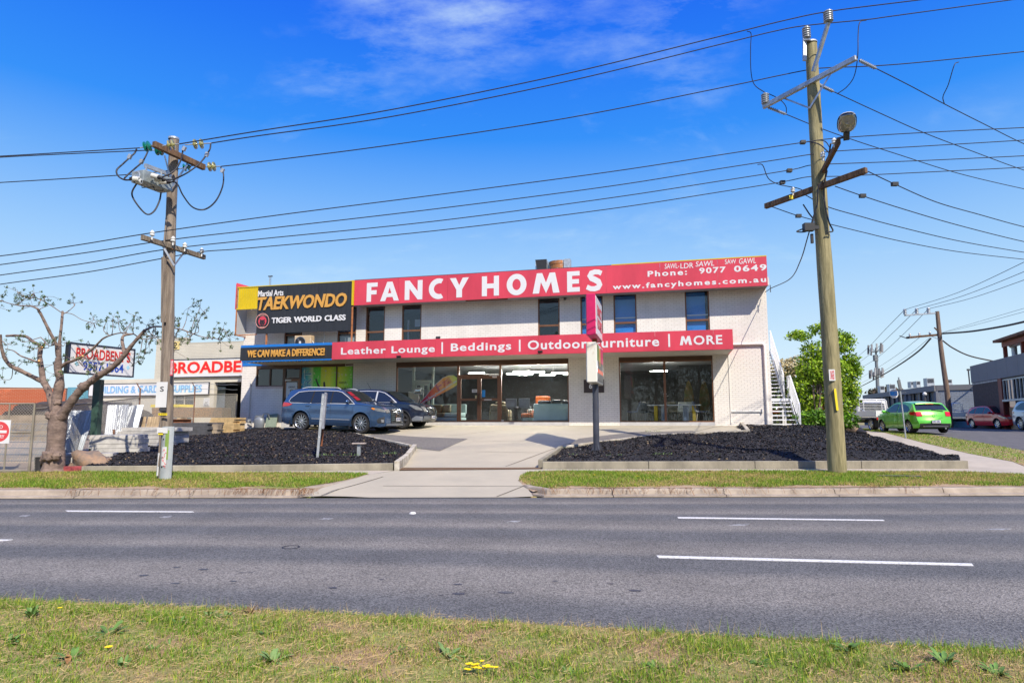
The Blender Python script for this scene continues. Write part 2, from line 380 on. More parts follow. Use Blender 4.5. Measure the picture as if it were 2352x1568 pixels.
# ============================================================ GROUND
def road_mat():
    m = bpy.data.materials.new('asphalt'); m.use_nodes = True; t = m.node_tree; b = t.nodes['Principled BSDF']; b.inputs['Roughness'].default_value = .82; b.inputs['Specular IOR Level'].default_value = .35
    uv = t.nodes.new('ShaderNodeUVMap'); uv.uv_map = 'UVMap'; sp = t.nodes.new('ShaderNodeSeparateXYZ'); t.links.new(uv.outputs[0], sp.inputs[0])
    # wheel-track bands across the carriageway (polished dark tracks, paler centres)
    mp_ = t.nodes.new('ShaderNodeMapping'); mp_.inputs['Scale'].default_value = (.07, 1.0, 1); t.links.new(uv.outputs[0], mp_.inputs[0])
    n0 = t.nodes.new('ShaderNodeTexNoise'); n0.inputs['Scale'].default_value = 2.0; n0.inputs['Detail'].default_value = 4; t.links.new(mp_.outputs[0], n0.inputs[0])
    ad = t.nodes.new('ShaderNodeMath'); ad.operation = 'MULTIPLY_ADD'; ad.inputs[1].default_value = .035; t.links.new(n0.outputs[0], ad.inputs[0]); t.links.new(sp.outputs[1], ad.inputs[2])
    rp = t.nodes.new('ShaderNodeValToRGB'); t.links.new(ad.outputs[0], rp.inputs[0]); e = rp.color_ramp.elements; rp.color_ramp.interpolation = 'EASE'
    dk = (.108, .107, .105, 1); lt = (.182, .168, .149, 1); md = (.140, .132, .121, 1)
    st = [(0.0, dk), (.09, dk), (.17, lt), (.24, lt), (.30, dk), (.345, dk), (.40, lt), (.455, md), (.50, dk), (.545, dk), (.60, lt), (.655, md), (.70, dk), (.735, dk), (.775, lt), (.81, md), (.85, dk), (.885, dk), (.92, lt), (.955, md), (1.0, dk)]
    e[0].position = 0; e[0].color = st[0][1]; e[1].position = 1; e[1].color = st[-1][1]
    for p, c in st[1:-1]: q = e.new(p); q.color = c
    tcn = t.nodes.new('ShaderNodeTexCoord')
    v = t.nodes.new('ShaderNodeTexVoronoi'); v.inputs['Scale'].default_value = 75; t.links.new(tcn.outputs['Object'], v.inputs[0])
    r1 = t.nodes.new('ShaderNodeMapRange'); r1.inputs['From Min'].default_value = .0; r1.inputs['From Max'].default_value = 1.0; r1.inputs['To Min'].default_value = .45; r1.inputs['To Max'].default_value = 1.6
    sc = t.nodes.new('ShaderNodeSeparateColor'); t.links.new(v.outputs['Color'], sc.inputs[0]); t.links.new(sc.outputs[0], r1.inputs[0])
    n1 = t.nodes.new('ShaderNodeTexNoise'); n1.inputs['Scale'].default_value = .9; n1.inputs['Detail'].default_value = 8; t.links.new(tcn.outputs['Object'], n1.inputs[0])
    r2 = t.nodes.new('ShaderNodeMapRange'); r2.inputs['From Min'].default_value = .3; r2.inputs['From Max'].default_value = .7; r2.inputs['To Min'].default_value = .88; r2.inputs['To Max'].default_value = 1.14; t.links.new(n1.outputs[0], r2.inputs[0])
    mm = t.nodes.new('ShaderNodeMath'); mm.operation = 'MULTIPLY'; t.links.new(r1.outputs[0], mm.inputs[0]); t.links.new(r2.outputs[0], mm.inputs[1])
    x = t.nodes.new('ShaderNodeVectorMath'); x.operation = 'SCALE'; t.links.new(rp.outputs[0], x.inputs[0]); t.links.new(mm.outputs[0], x.inputs[3]); t.links.new(x.outputs[0], b.inputs['Base Color'])
    bp = t.nodes.new('ShaderNodeBump'); bp.inputs['Strength'].default_value = .7; bp.inputs['Distance'].default_value = .01; t.links.new(v.outputs['Distance'], bp.inputs['Height']); t.links.new(bp.outputs[0], b.inputs['Normal'])
    MATS['asphalt'] = m
road_mat()
mat('grass_soil', (.22, .24, .06), .95, scale=1.6, col2=(.32, .21, .11), detail=9, bump=.8, bscale=45, lo=.42, hi=.58)
mat('sand', (.42, .31, .20), .95, scale=5, col2=(.30, .20, .12), detail=8, bump=.5, bscale=40)
mat('driveway_conc', (.43, .38, .285), .88, scale=.8, col2=(.355, .32, .245), detail=10, bump=.3, bscale=70, lo=.3, hi=.7)
mat('path_conc', (.46, .40, .32), .9, scale=1.1, col2=(.35, .305, .245), detail=10, bump=.3, bscale=70, lo=.3, hi=.7)
mat('old_asphalt', (.19, .175, .155), .95, scale=14, col2=(.12, .11, .10), detail=9, bump=.5, bscale=90)
mat('kerb', (.44, .37, .29), .92, scale=2.2, col2=(.27, .22, .17), detail=9, bump=.5, bscale=50, lo=.38, hi=.72)
mat('wall_conc', (.40, .36, .27), .92, scale=1.6, col2=(.20, .18, .135), detail=9, bump=.4, bscale=40, stretch=(1, 1, .45), lo=.36, hi=.72)
mat('white_conc', (.62, .58, .50), .92, scale=4, col2=(.33, .29, .22), detail=9, bump=.4, bscale=40, lo=.42, hi=.72)
mat('mulch', (.020, .019, .021), .85, scale=26, col2=(.007, .007, .008), detail=8, bump=1.0, bscale=38)
mat('yard', (.46, .36, .27), .95, scale=1.2, col2=(.34, .27, .2), detail=8, bump=.3, bscale=50)
mat('side_asphalt', (.125, .118, .118), .9, scale=3, col2=(.085, .08, .082), detail=10, bump=.4, bscale=60)
mat('line_paint', (.70, .69, .66), .6, scale=30, col2=(.26, .255, .25), detail=9, lo=.30, hi=.50)
mat('worn_paint', (.34, .34, .34), .7, scale=18, col2=(.14, .135, .135), detail=8, lo=.4, hi=.6)
mat('drain', (.09, .045, .02), .9, scale=30, col2=(.2, .12, .06), bump=.6, bscale=80)
mat('faded_red', (.28, .05, .055), .9, var=.5, scale=8); mat('joint', (.10, .085, .065), .95)

# base terrain, out to the horizon
def axis(a, b, step, far, nfar):
    c = list(np.arange(a, b + 1e-6, step)); g = np.geomspace(1, far, nfar)
    return np.array(sorted([a - q for q in g] + c + [b + q for q in g]))
gx = axis(-24, 46, 1.0, 900, 14); gy = np.unique(np.concatenate([axis(-6, 70, 1.0, 900, 14), np.arange(12.4, 16.6, .1)]))
XX, YY = np.meshgrid(gx, gy); ZZ = hgt(XX, YY) - .09
V = np.stack([XX, YY, ZZ], -1).reshape(-1, 3); nx_ = len(gx)
Fq = [(j * nx_ + i, j * nx_ + i + 1, (j + 1) * nx_ + i + 1, (j + 1) * nx_ + i) for j in range(len(gy) - 1) for i in range(nx_ - 1)]
tag(link('ground', fastmesh('ground', V, Fq, M_['grass_soil'])), kind='structure')

# main road: a strip between its two edges
xs = np.concatenate([np.arange(-70, -12, 4.0), np.arange(-12, 14, .5), np.arange(14, 80, 4.0)]); nv = 22
V = []; UV = []
for X in xs:
    a, b = float(Yn(X)) - .15, float(Yk(X)) + .04
    for j in range(nv):
        t = j / (nv - 1); V.append((X, a + (b - a) * t, 0.0)); UV.append((X, t))
Fq = [(i * nv + j, (i + 1) * nv + j, (i + 1) * nv + j + 1, i * nv + j + 1) for i in range(len(xs) - 1) for j in range(nv - 1)]
me = fastmesh('road', V, Fq, M_['asphalt']); uvl = me.uv_layers.new(name='UVMap'); li = np.empty(len(me.loops), np.int32); me.loops.foreach_get('vertex_index', li)
uvl.data.foreach_set('uv', np.array(UV, np.float32)[li].ravel()); road = tag(link('road', me), kind='structure')
def paint(px, off, m, name='lane_marking'):
    p = [atz(a, b) for a, b in px]; mb = MB(); mb.add([(q.x, q.y, 0.0) for q in p] + [(q.x, q.y, off) for q in p], [(0, 1, 2, 3)[::-1], (4, 5, 6, 7), (0, 1, 5, 4), (1, 2, 6, 5), (2, 3, 7, 6), (3, 0, 4, 7)])
    return mb.build(name, m, road)
for q in ([(1556, 1187), (2028, 1193.5), (2032, 1195.5), (1558, 1190)], [(150, 1172), (442, 1174.2), (446, 1176), (155, 1174.5)], [(1508, 1275.5), (2232, 1294), (2236, 1299), (1512, 1280.5)], [(-60, 1238.5), (30, 1238.8), (10, 1242), (-60, 1242)]):
    paint(q, .005, M_['line_paint'])
for x, y, w_ in ((380, 1186.5, 16), (56, 1184, 14), (749, 1191, 18), (1180, 1197, 18), (1697, 1205, 26), (2290, 1215, 34)):
    paint([(x - w_, y + 1.5), (x - w_ * .2, y - 1.6), (x + w_, y - 1.2), (x + w_ * .4, y + 2)], .004, M_['worn_paint'], 'worn_arrow_mark')
for x, y, k_ in ((948, 1179, .11),):       # raised reflective marker stud
    p = atz(x, y); mb = MB(); mb.lathe([(.06, 0), (.05, .02), (.03, .03), (.001, .032)], Matrix.Translation(p)); tag(mb.build('road_stud', M_['white_paint'], smooth=40), 'small white round raised stud in the road by the far kerb', 'road stud')
p = atz(668, 1256); mb = MB(); mb.lathe([(.115, .003), (.11, .005), (.10, .005), (.095, .003)], Matrix.Translation(p), 28); mb.build('manhole_ring', M_['black'], road)
for _ in range(46):      # patches of dark bitumen flecks
    x = random.uniform(100, 1500); y = random.choice([1318, 1335, 1350]) + random.uniform(-8, 14) + (x - 700) * .025; p = atz(x, y); a = random.uniform(.02, .07); mb = MB()
    k = 7; mb.add([(p.x + a * 1.5 * math.cos(2 * PI * i / k) * random.uniform(.6, 1), p.y + a * .8 * math.sin(2 * PI * i / k) * random.uniform(.6, 1), .003) for i in range(k)], [tuple(range(k))])
    if _ % 3 == 0: mb.build('bitumen_patch', M_['dark_grey'], road)

# far verge outlines -------------------------------------------------------------
def gp(*pts): return [(G(x, y).x, G(x, y).y) for x, y in pts]
KL = [(x, float(Yk(x)) + .33) for x in np.linspace(-26, G(590, 1131).x, 14)]
kl_end = gp((636, 1128.5), (675, 1124), (711, 1118), (760, 1110.5), (800, 1102.5), (830, 1094.5), (845, 1089.5))
kr_start = gp((1212, 1116), (1222, 1121), (1240, 1123.5), (1262, 1125))
KRR = [(x, float(Yk(x)) + .33) for x in np.linspace(G(1310, 1126).x, 45, 20)]
def kerb_line(pts, name, label):
    t_ = thing(name, None, None); t_['kind'] = 'structure'
    # resample into stones about 2.4 m long
    P = [Vector((a, b)) for a, b in pts]; cur = [P[0]]; acc = 0; stones = []
    for i in range(1, len(P)):
        a = P[i - 1]; b = P[i]; d = (b - a).length
        while acc + d > 2.4:
            t = (2.4 - acc) / d; a = a.lerp(b, t); d = (b - a).length; cur.append(a.copy()); stones.append(cur); cur = [a.copy()]; acc = 0
        cur.append(b.copy()); acc += d
    stones.append(cur)
    for st in stones:
        if len(st) < 2 or (st[-1] - st[0]).length < .1: continue
        # profile: gutter side face, sloped front, top
        prof = [(-.31, .004), (-.30, .035), (-.145, .045), (-.115, .125), (-.09, .15), (.03, .155), (.045, .06)]
        V = []; n = len(st)
        for i, p in enumerate(st):
            d = (st[min(i + 1, n - 1)] - st[max(i - 1, 0)]).normalized(); nn = Vector((-d.y, d.x)); e = .008 * (1 if i == 0 else -1 if i == n - 1 else 0)
            dz = random.uniform(-.006, .006)
            zb = max(0, gz(p.x, p.y + .05) - .15)
            for o_, z_ in prof: V.append((p.x + d.x * e + nn.x * o_, p.y + d.y * e + nn.y * o_, z_ + zb + (dz if z_ > .02 else 0)))
        k = len(prof); Fc = [(i * k + j, (i + 1) * k + j, (i + 1) * k + j + 1, i * k + j + 1) for i in range(n - 1) for j in range(k - 1)] + [tuple(range(k)), tuple((n - 1) * k + j for j in range(k - 1, -1, -1))]
        mb = MB(); mb.add(V, Fc); mb.build('kerb_stone', M_['kerb'], t_)
    return t_
kerb_line(KL + kl_end, 'kerb', '')
kerb_line(kr_start + KRR, 'kerb', '')

# footpath and driveway slabs ----------------------------------------------------
W_L = gp((112, 1082), (300, 1083.5), (560, 1082.5), (905, 1080.5)); W_R = gp((1246, 1077.5), (1700, 1077.5), (2225, 1077))
crossover = gp((700, 1143.2), (848, 1090), (905, 1082), (1246, 1078), (1212, 1086), (1190, 1104), (1210, 1120), (1225, 1142.6))
sheet('driveway_crossover', crossover, M_['driveway_conc'], .012)
sheet('footpath', gp((112, 1082), (560, 1083), (905, 1081), (848, 1090), (600, 1087), (300, 1086), (112, 1086)), M_['path_conc'], .012)
sheet('footpath', gp((1246, 1078), (2225, 1077), (2202, 1056), (2090, 1024), (1980, 995), (1985, 989), (2120, 1017), (2225, 1042), (2352, 1071.5), (2500, 1106), (2470, 1103), (2352, 1091), (2214, 1084.5), (1700, 1083), (1212, 1085)), M_['path_conc'], .012)
NDIR = Vector((NN_[0], NN_[1])); EDIR = Vector((E_[0], E_[1])); BO2 = Vector((BO.x, BO.y))
def bl(s, n): q = BO2 + EDIR * s + NDIR * n; return (q.x, q.y)        # building plan coordinates: s along, n out towards the road
fore = gp((903, 1074.5), (946, 1029), (840, 1001), (796, 989), (600, 981)) + [bl(2.2, .0), bl(25.0, .0)] + gp((1700, 984), (1705, 991), (1500, 999), (1290, 1030), (1246, 1073.5))
sheet('driveway', fore, M_['driveway_conc'], .012)
sheet('driveway_patch', gp((946, 1029), (840, 1001), (870, 996.5), (960, 1004), (1075, 1008.5), (1046, 1020), (1010, 1037)), M_['old_asphalt'], .022)
sheet('driveway_patch', gp((1290, 1030), (1480, 1001), (1600, 994), (1590, 990), (1450, 994), (1330, 1008)), M_['old_asphalt'], .022)
dr = sheet('trench_drain', gp((905, 1075.5), (1246, 1074), (1246, 1077.6), (905, 1080.5)), M_['drain'], .016)
def joint(a, b, wd=.03, off=.020, m='joint'):
    P = []; n = max(2, int((Vector(b) - Vector(a)).length / .4)); mb = MB(); d = (Vector(b) - Vector(a)).normalized(); nn = Vector((-d.y, d.x)) * wd / 2
    for i in range(n + 1):
        q = Vector(a).lerp(Vector(b), i / n); P += [(q.x + nn.x, q.y + nn.y, gz(q.x, q.y) + off), (q.x - nn.x, q.y - nn.y, gz(q.x, q.y) + off)]
    mb.add(P, [(2 * i, 2 * i + 1, 2 * i + 3, 2 * i + 2) for i in range(n)]); o = mb.build('expansion_joint', M_[m]); o['kind'] = 'structure'
for a, b in (((1324, 1072), (1540, 995)), ((1540, 995), (1545, 1003)),):
    pass
for a, b in (((992, 1073), (1240, 1073)),): pass
for a, b in (((1141, 1142), (1275, 1086)), ((880, 1117), (1215, 1117)), ((738, 1142), (880, 1096)), ((1160, 1073), (1302, 1020)), ((1302, 1020), (1545, 982)), ((1085, 1013.5), (1300, 1015)), ((1020, 1003), (1180, 985)), ((1560, 1001), (1660, 979)), ((1090, 1038), (1240, 1040))):
    A = G(*a); B = G(*b); joint((A.x, A.y), (B.x, B.y))
# verge grass strips (soil with turf on it)
vergeL = [(x, y + .04) for x, y in KL] + [(a, b + .03) for a, b in kl_end] + gp((845, 1089.5), (600, 1086.5), (300, 1085.5), (112, 1085.5), (66, 1086), (-60, 1086), (-300, 1086))
vergeR = [(a, b + .03) for a, b in kr_start] + [(x, y + .04) for x, y in KRR] + gp((2600, 1107)) + gp((2470, 1103), (2352, 1091), (2214, 1084.5), (1700, 1083), (1212, 1085.5), (1195, 1095), (1192, 1104))
sheet('verge', vergeL, M_['grass_soil'], .004); sheet('verge', vergeR, M_['grass_soil'], .004)
for seg, ln in ((KL, 1), (KRR, 1)):
    st = [(x, y + .05) for x, y in seg if -14 < x < 15]; bk = [(x, y + .34 + .14 * math.sin(x * 2.1) + .08 * math.sin(x * 5.3)) for x, y in st]
    fin = []
    for i in range(len(bk) - 1):
        for t in (0, .25, .5, .75): 
            x = bk[i][0] + (bk[i + 1][0] - bk[i][0]) * t; y = st[i][1] + (st[i + 1][1] - st[i][1]) * t; fin.append((x, y + .25 + .13 * math.sin(x * 2.1) + .08 * math.sin(x * 5.3)))
    sheet('bare_soil', st + fin[::-1], M_['sand'], .011, .4)
sheet('bare_soil', gp((1192, 1104), (1200, 1098), (1240, 1112), (1262, 1119), (1225, 1131), (1205, 1120)), M_['sand'], .018, .3)
vergeS = gp((1975, 985), (2005, 984.5), (2050, 990.5), (2140, 999), (2240, 1015), (2352, 1036), (2700, 1100), (2700, 1150), (2500, 1105), (2352, 1071), (2225, 1042), (2120, 1017), (1985, 989))
sheet('verge', vergeS, M_['grass_soil'], .02)
street = gp((2005, 984.5), (2050, 990.5), (2140, 999), (2240, 1015), (2352, 1036), (2700, 1100)) + [(45, 24), (60, 40), (46, 47.5), (38, 47.5), (34.0, 60), (40, 120), (26, 120), (22.5, 44)]
sheet('side_street', street, M_['side_asphalt'], .014, 1.0)
for a, b in (((2190, 990.5), (2272, 991.5)),):
    A = G(*a); B = G(*b); joint((A.x, A.y), (B.x, B.y), .12, .022, 'line_paint')
# near verge
nearV = [(x, float(Yn(x)) - .02) for x in np.linspace(-14, 14, 40)] + [(14, -6), (-14, -6)]
sheet('near_verge', nearV, M_['grass_soil'], .012, .5)
# yard of the neighbour
sheet('yard_floor', gp((-500, 1080), (66, 1084), (112, 1080)) + [(-12.6, 19.5), (-13.2, 23), (-14.0, 33.2), (-14.2, 37), (-60, 60), (-60, 20)], M_['yard'], .02, 1.0)

# ------------------------------------------------------------ garden beds
def hbed(dz, cx, cy, r):
    return lambda X, Y: gz(X, Y) + dz * max(0, 1 - ((X - cx) ** 2 + (Y - cy) ** 2) / r ** 2) + .018 * math.sin(X * 3.1 + Y * 2.2) + .015 * math.sin(X * 5.7 - Y * 4.1) 
def back(pts, d): return [(a, b + d) for a, b in pts]
bedL = back(gp((190, 1083.5), (560, 1082.5), (902, 1080.5)), .12) + gp((944, 1031), (840, 1003.5), (790, 992), (655, 987.5)) + [bl(2.3, .35), bl(.0, .02)] + gp((400, 1004), (306, 1028), (234, 1052))
bedR = back(gp((2215, 1077), (1250, 1077.5)), .12) + gp((1290, 1031), (1500, 1001.5), (1700, 994), (1714, 990), (1690, 982)) + [bl(24.2, .03), bl(25.4, .03), bl(26.8, -.4)] + gp((1930, 985), (1968, 992), (2090, 1024), (2203, 1056.5))
_hL = hbed(.04, -9, 22, 7); _hR = hbed(.03, 8, 21, 6)
def hL(X, Y): return _hL(X, Y) + (.10 + .05 * min(1, max(0, (X + 12.5) / 8))) * max(0, 1 - max(0, Y - 18.4) / 1.6) * (Y > 17)
def hR(X, Y): return _hR(X, Y) + .155 * max(0, 1 - max(0, Y - 18.4) / 1.6) * (Y > 17)
sheet('mulch_bed', bedL, M_['mulch'], .02, .3, hf=hL); sheet('mulch_bed', bedR, M_['mulch'], .02, .3, hf=hR)
tintmat('chips', .8)
def chips(poly, n, hf, name, label):
    A = scatter(poly, n); k = len(A); V = np.empty((k, 4, 3)); a = RNG.uniform(0, PI, k); l = RNG.uniform(.012, .034, k); w_ = RNG.uniform(.006, .014, k); tl = RNG.uniform(-.6, .6, k)
    z = np.array([hf(x, y) for x, y in A]) + .024
    ca, sa = np.cos(a), np.sin(a)
    for i, (u, v) in enumerate(((-1, -1), (1, -1), (1, 1), (-1, 1))):
        V[:, i, 0] = A[:, 0] + ca * l * u - sa * w_ * v; V[:, i, 1] = A[:, 1] + sa * l * u + ca * w_ * v; V[:, i, 2] = z + l * u * np.tan(tl) * .7 + RNG.uniform(0, .02, k) + np.where(v > 0, w_, 0)
    c = RNG.choice([0, 1, 2, 3, 4], k, p=[.5, .25, .15, .08, .02]); pal = np.array([[.012, .012, .014], [.03, .029, .034], [.055, .052, .058], [.07, .04, .025], [.30, .22, .12]])[c]
    me = fastmesh(name, V.reshape(-1, 3), np.arange(4 * k).reshape(-1, 4), M_['chips'], np.repeat(pal, 4, 0)); return tag(link(name, me), label, 'mulch', kind='stuff')
chips(bedL, 110000, hL, 'mulch_chips', 'black bark chips covering the sloping garden bed left of the driveway')
chips(bedR, 110000, hR, 'mulch_chips', 'black bark chips covering the garden bed right of the driveway')

# low concrete walls and bed edging
def wall_line(pts, name, label, hts, th, m, seglen=3.2, base=-.06, first=None):
    "pts plan points, hts heights above ground per point"
    t_ = thing(name, label, 'wall'); P = [Vector(p) for p in pts]
    for i in range(len(P) - 1):
        a, b = P[i], P[i + 1]; n = max(1, round((b - a).length / seglen)); d = (b - a).normalized(); nn = Vector((-d.y, d.x)) * th
        for k in range(n):
            q0 = a.lerp(b, k / n) + d * (.006 if k else 0); q1 = a.lerp(b, (k + 1) / n) - d * (.006 if k < n - 1 else 0)
            z0, z1 = gz(*q0), gz(*q1); h0 = hts[i] + (hts[i + 1] - hts[i]) * k / n; h1 = hts[i] + (hts[i + 1] - hts[i]) * (k + 1) / n
            V = [(q0.x, q0.y, z0 + base), (q1.x, q1.y, z1 + base), (q1.x + nn.x, q1.y + nn.y, z1 + base), (q0.x + nn.x, q0.y + nn.y, z0 + base), (q0.x, q0.y, z0 + h0), (q1.x, q1.y, z1 + h1), (q1.x + nn.x, q1.y + nn.y, z1 + h1), (q0.x + nn.x, q0.y + nn.y, z0 + h0)]
            mb = MB(); mb.add(V, [(0, 3, 2, 1), (4, 5, 6, 7), (0, 1, 5, 4), (1, 2, 6, 5), (2, 3, 7, 6), (3, 0, 4, 7)])
            o = mb.build('wall_section', M_[first] if first and i == 0 and k == 0 else M_[m], t_)
            bv = o.modifiers.new('b', 'BEVEL'); bv.width = .012; bv.segments = 2
    return t_
wall_line(gp((144, 1083.5), (186, 1083.5), (560, 1082.5), (902, 1080.5)), 'retaining_wall', 'low concrete wall in front of the left mulch bed, its left end painted red', [.14, .145, .165, .195], .14, 'wall_conc', first='faded_red')
wall_line(gp((905, 1080.5), (948, 1030.5)), 'retaining_wall', 'short chipped white concrete wall beside the driveway at the left bed corner', [.25, .16], -.14, 'white_conc')
wall_line(gp((1246, 1077.5), (2225, 1077)), 'retaining_wall', 'long low stained concrete wall in front of the right mulch bed', [.20, .225], .14, 'wall_conc')
wall_line(gp((1246, 1075.5), (1292, 1031)), 'retaining_wall', 'short concrete wall beside the driveway at the right bed corner', [.24, .10], .12, 'wall_conc')
wall_line(gp((946, 1029), (840, 1002.5), (796, 990.5)), 'bed_edging', 'thin sloping concrete edging between the left mulch bed and the asphalt patch', [.12, .06, .06], .1, 'white_conc')
wall_line(gp((796, 990.5), (657, 986.5)), 'bed_edging', 'thick white concrete edging beside the rear wheel of the blue car', [.07, .10], .3, 'white_conc')
wall_line(gp((1292, 1030), (1400, 1013), (1500, 1000.5)), 'bed_edging', 'thin concrete edging curving up behind the pylon sign base', [.08, .05, .05], .1, 'white_conc')
wall_line(gp((1500, 1001), (1716, 994.5)), 'bed_edging', 'white concrete edging along the front of the forecourt below the dining window', [.06, .12], .14, 'white_conc')
wall_line(gp((1714, 994.5), (1681, 975)), 'bed_edging', 'concrete edging end piece running back towards the brick wall', [.13, .2], -.14, 'white_conc')

# ------------------------------------------------------------ grass
tintmat('blades', .75, .3)
def blades(name, poly, n, hmin, hmax, label, wd=.004, off=.0, green=.5, patch=1.3, cut=None):
    A = scatter(poly, n)
    if cut is not None: A = A[cut(A)]
    k = len(A); ph = np.sin(A[:, 0] * patch + 1.3 * np.sin(A[:, 1] * patch * 1.7)) * .5 + np.sin(A[:, 0] * patch * 2.7 + A[:, 1] * 3.1) * .3 + np.sin(A[:, 0] * 9.1 - A[:, 1] * 7.7) * .2
    hgt_ = RNG.uniform(hmin, hmax, k) * (1 + .35 * ph); az = RNG.uniform(0, 2 * PI, k); ln = RNG.uniform(.2, 1.1, k)
    z = hgt(A[:, 0], A[:, 1]) + off; V = np.empty((k, 3, 3)); dxx, dyy = np.cos(az), np.sin(az); w2 = RNG.uniform(.6, 1.5, k) * wd
    V[:, 0, 0] = A[:, 0] - dyy * w2; V[:, 0, 1] = A[:, 1] + dxx * w2; V[:, 1, 0] = A[:, 0] + dyy * w2; V[:, 1, 1] = A[:, 1] - dxx * w2; V[:, :2, 2] = z[:, None]
    V[:, 2, 0] = A[:, 0] + dxx * hgt_ * ln; V[:, 2, 1] = A[:, 1] + dyy * hgt_ * ln; V[:, 2, 2] = z + hgt_ * np.sqrt(np.maximum(.1, 1 - ln * ln * .55))
    g = np.clip(green + ph * .4 + RNG.normal(0, .25, k), 0, 1)
    c = np.where((g > .45)[:, None], np.array([[.15, .26, .025]]) * RNG.uniform(.6, 1.6, (k, 1)), np.array([[.52, .38, .16]]) * RNG.uniform(.55, 1.25, (k, 1)))
    lime = RNG.random(k) < .22; c[lime] = np.array([.36, .40, .045]) * RNG.uniform(.7, 1.3, (lime.sum(), 1))
    me = fastmesh(name, V.reshape(-1, 3), np.arange(3 * k).reshape(-1, 3), M_['blades'], np.repeat(c, 3, 0)); return tag(link(name, me), label, 'grass', kind='stuff')
nearclip = [(x, float(Yn(x)) + .0) for x in np.linspace(-5.5, 6, 24)] + [(5.2, 3.4), (-4.6, 3.4)]
blades('grass', nearclip, 150000, .012, .036, 'patchy dry and green grass along the near side of the road', .0022, .012, .46)
def tufty(A): return (np.sin(A[:, 0] * 7 + 2 * np.sin(A[:, 1] * 5)) + np.sin(A[:, 1] * 9 + A[:, 0] * 3) + .8 * np.sin(A[:, 0] * 23 - A[:, 1] * 17)) > RNG.normal(.25, .5, len(A))
blades('grass', nearclip, 120000, .025, .075, 'green tufts standing in the near grass', .0026, .012, .85, 1.3, tufty)
def straw():
    A = scatter(nearclip, 26000); k = len(A); az = RNG.uniform(0, PI, k); l = RNG.uniform(.01, .05, k); z = hgt(A[:, 0], A[:, 1]) + RNG.uniform(.014, .05, k); V = np.empty((k, 3, 3)); tl = RNG.normal(0, .3, k)
    for i, (u, v) in enumerate(((-1, -.0012), (-1, .0012), (1, 0))): V[:, i, 0] = A[:, 0] + np.cos(az) * l * u - np.sin(az) * v * 1.6; V[:, i, 1] = A[:, 1] + np.sin(az) * l * u + np.cos(az) * v * 1.6; V[:, i, 2] = z + l * u * tl + (.002 if v > 0 else 0)
    c = np.array([[.62, .46, .22]]) * RNG.uniform(.5, 1.2, (k, 1)); tag(link('straw', fastmesh('straw', V.reshape(-1, 3), np.arange(3 * k).reshape(-1, 3), M_['blades'], np.repeat(c, 3, 0))), 'dry straw lying over the near grass', 'straw', kind='stuff')
straw()
blades('grass', [(x, float(Yn(x)) + .02) for x in np.linspace(-5.5, 6, 24)] + [(x, float(Yn(x)) - .22) for x in np.linspace(6, -5.5, 24)], 9000, .05, .14, 'longer seed stalks and dry tufts along the near road edge', .0018, .01, .3)
def cutk(A): return A[:, 1] > Yk(A[:, 0]) + .50 + .13 * np.sin(A[:, 0] * 2.1) + .08 * np.sin(A[:, 0] * 5.3) + RNG.normal(0, .06, len(A))
fl = [p for p in vergeL if p[0] > -16]; fr = [p for p in vergeR if p[0] < 17]
blades('grass', fl, 90000, .03, .07, 'bright grass strip between the far kerb and the left concrete wall', .006, .02, .52, 1.1, cutk)
blades('grass', fr, 110000, .03, .07, 'bright grass strip between the far kerb and the right concrete wall', .006, .02, .52, 1.1, cutk)
blades('grass', vergeS, 70000, .03, .07, 'green grass bank between the footpath and the side street', .008, .02, .85, .8)
# dry roots and runners hanging over the kerbs
V = []; mbr = MB()
for _ in range(420):
    x = random.choice([random.uniform(-9.5, -4.2), random.uniform(-6, -4.2), random.uniform(.6, 4.5), random.uniform(.6, 9)]); y = float(Yk(x)) + random.uniform(.12, .42); z = .165; a = random.uniform(-2.4, -.7); l = random.uniform(.06, .22)
    q = [(x, y, z), (x + math.cos(a) * l * .5, y + math.sin(a) * l * .5, z + .012), (x + math.cos(a) * l, y + math.sin(a) * l, max(.03, z - l * .55))]
    mbr.tube(q, .0035, 3, cap=False)
tag(mbr.build('dry_runners', mat('dryroot', (.24, .12, .05), .9, var=.4, scale=9)), 'dry brown grass runners hanging over the far kerb', 'dry grass', kind='stuff')

# broad-leaved weeds, flowers, fallen leaves in the near verge
mat('weed', (.11, .21, .035), .6, var=.35, scale=12); mat('weed_pale', (.16, .26, .07), .6, var=.3, scale=12); mat('flower', (.85, .66, .01), .5); mat('leaf_brown', (.30, .15, .05), .7, var=.4, scale=20); mat('weed_red', (.12, .07, .02), .7)
def leafq(mb, o, az, l, wd, el, m=0, curl=.5):
    d = Vector((math.cos(az) * math.cos(el), math.sin(az) * math.cos(el), math.sin(el))); s = Vector((-math.sin(az), math.cos(az), 0)); o = Vector(o); V = []
    for t, w_ in ((0, .25), (.35, .8), (.65, 1), (.88, .6), (1, .05)):
        c = o + d * l * t - Vector((0, 0, curl * l * t * t * .5)); V += [c - s * wd * w_ / 2 + Vector((0, 0, wd * .15 * w_)), c, c + s * wd * w_ / 2 + Vector((0, 0, wd * .15 * w_))]
    mb.add(V, [(3 * i + j, 3 * i + j + 1, 3 * i + j + 4, 3 * i + j + 3) for i in range(4) for j in (0, 1)], m)
def weed(x, y, sz, label, n=9, m='weed', up=(.25, 1.0)):
    p = G(x, y); t_ = thing('weed', label, 'weed', p, group='broad-leaved weeds in the near verge')
    for k in range(int(n * 1.4)):
        mb = MB(); leafq(mb, (random.uniform(-.012, .012), random.uniform(-.012, .012), .005), random.uniform(0, 2 * PI), sz * random.uniform(.5, 1.0), sz * .17, random.uniform(*up), 0, .5); mb.build('leaf', M_[m], t_, smooth=60, fix=False)
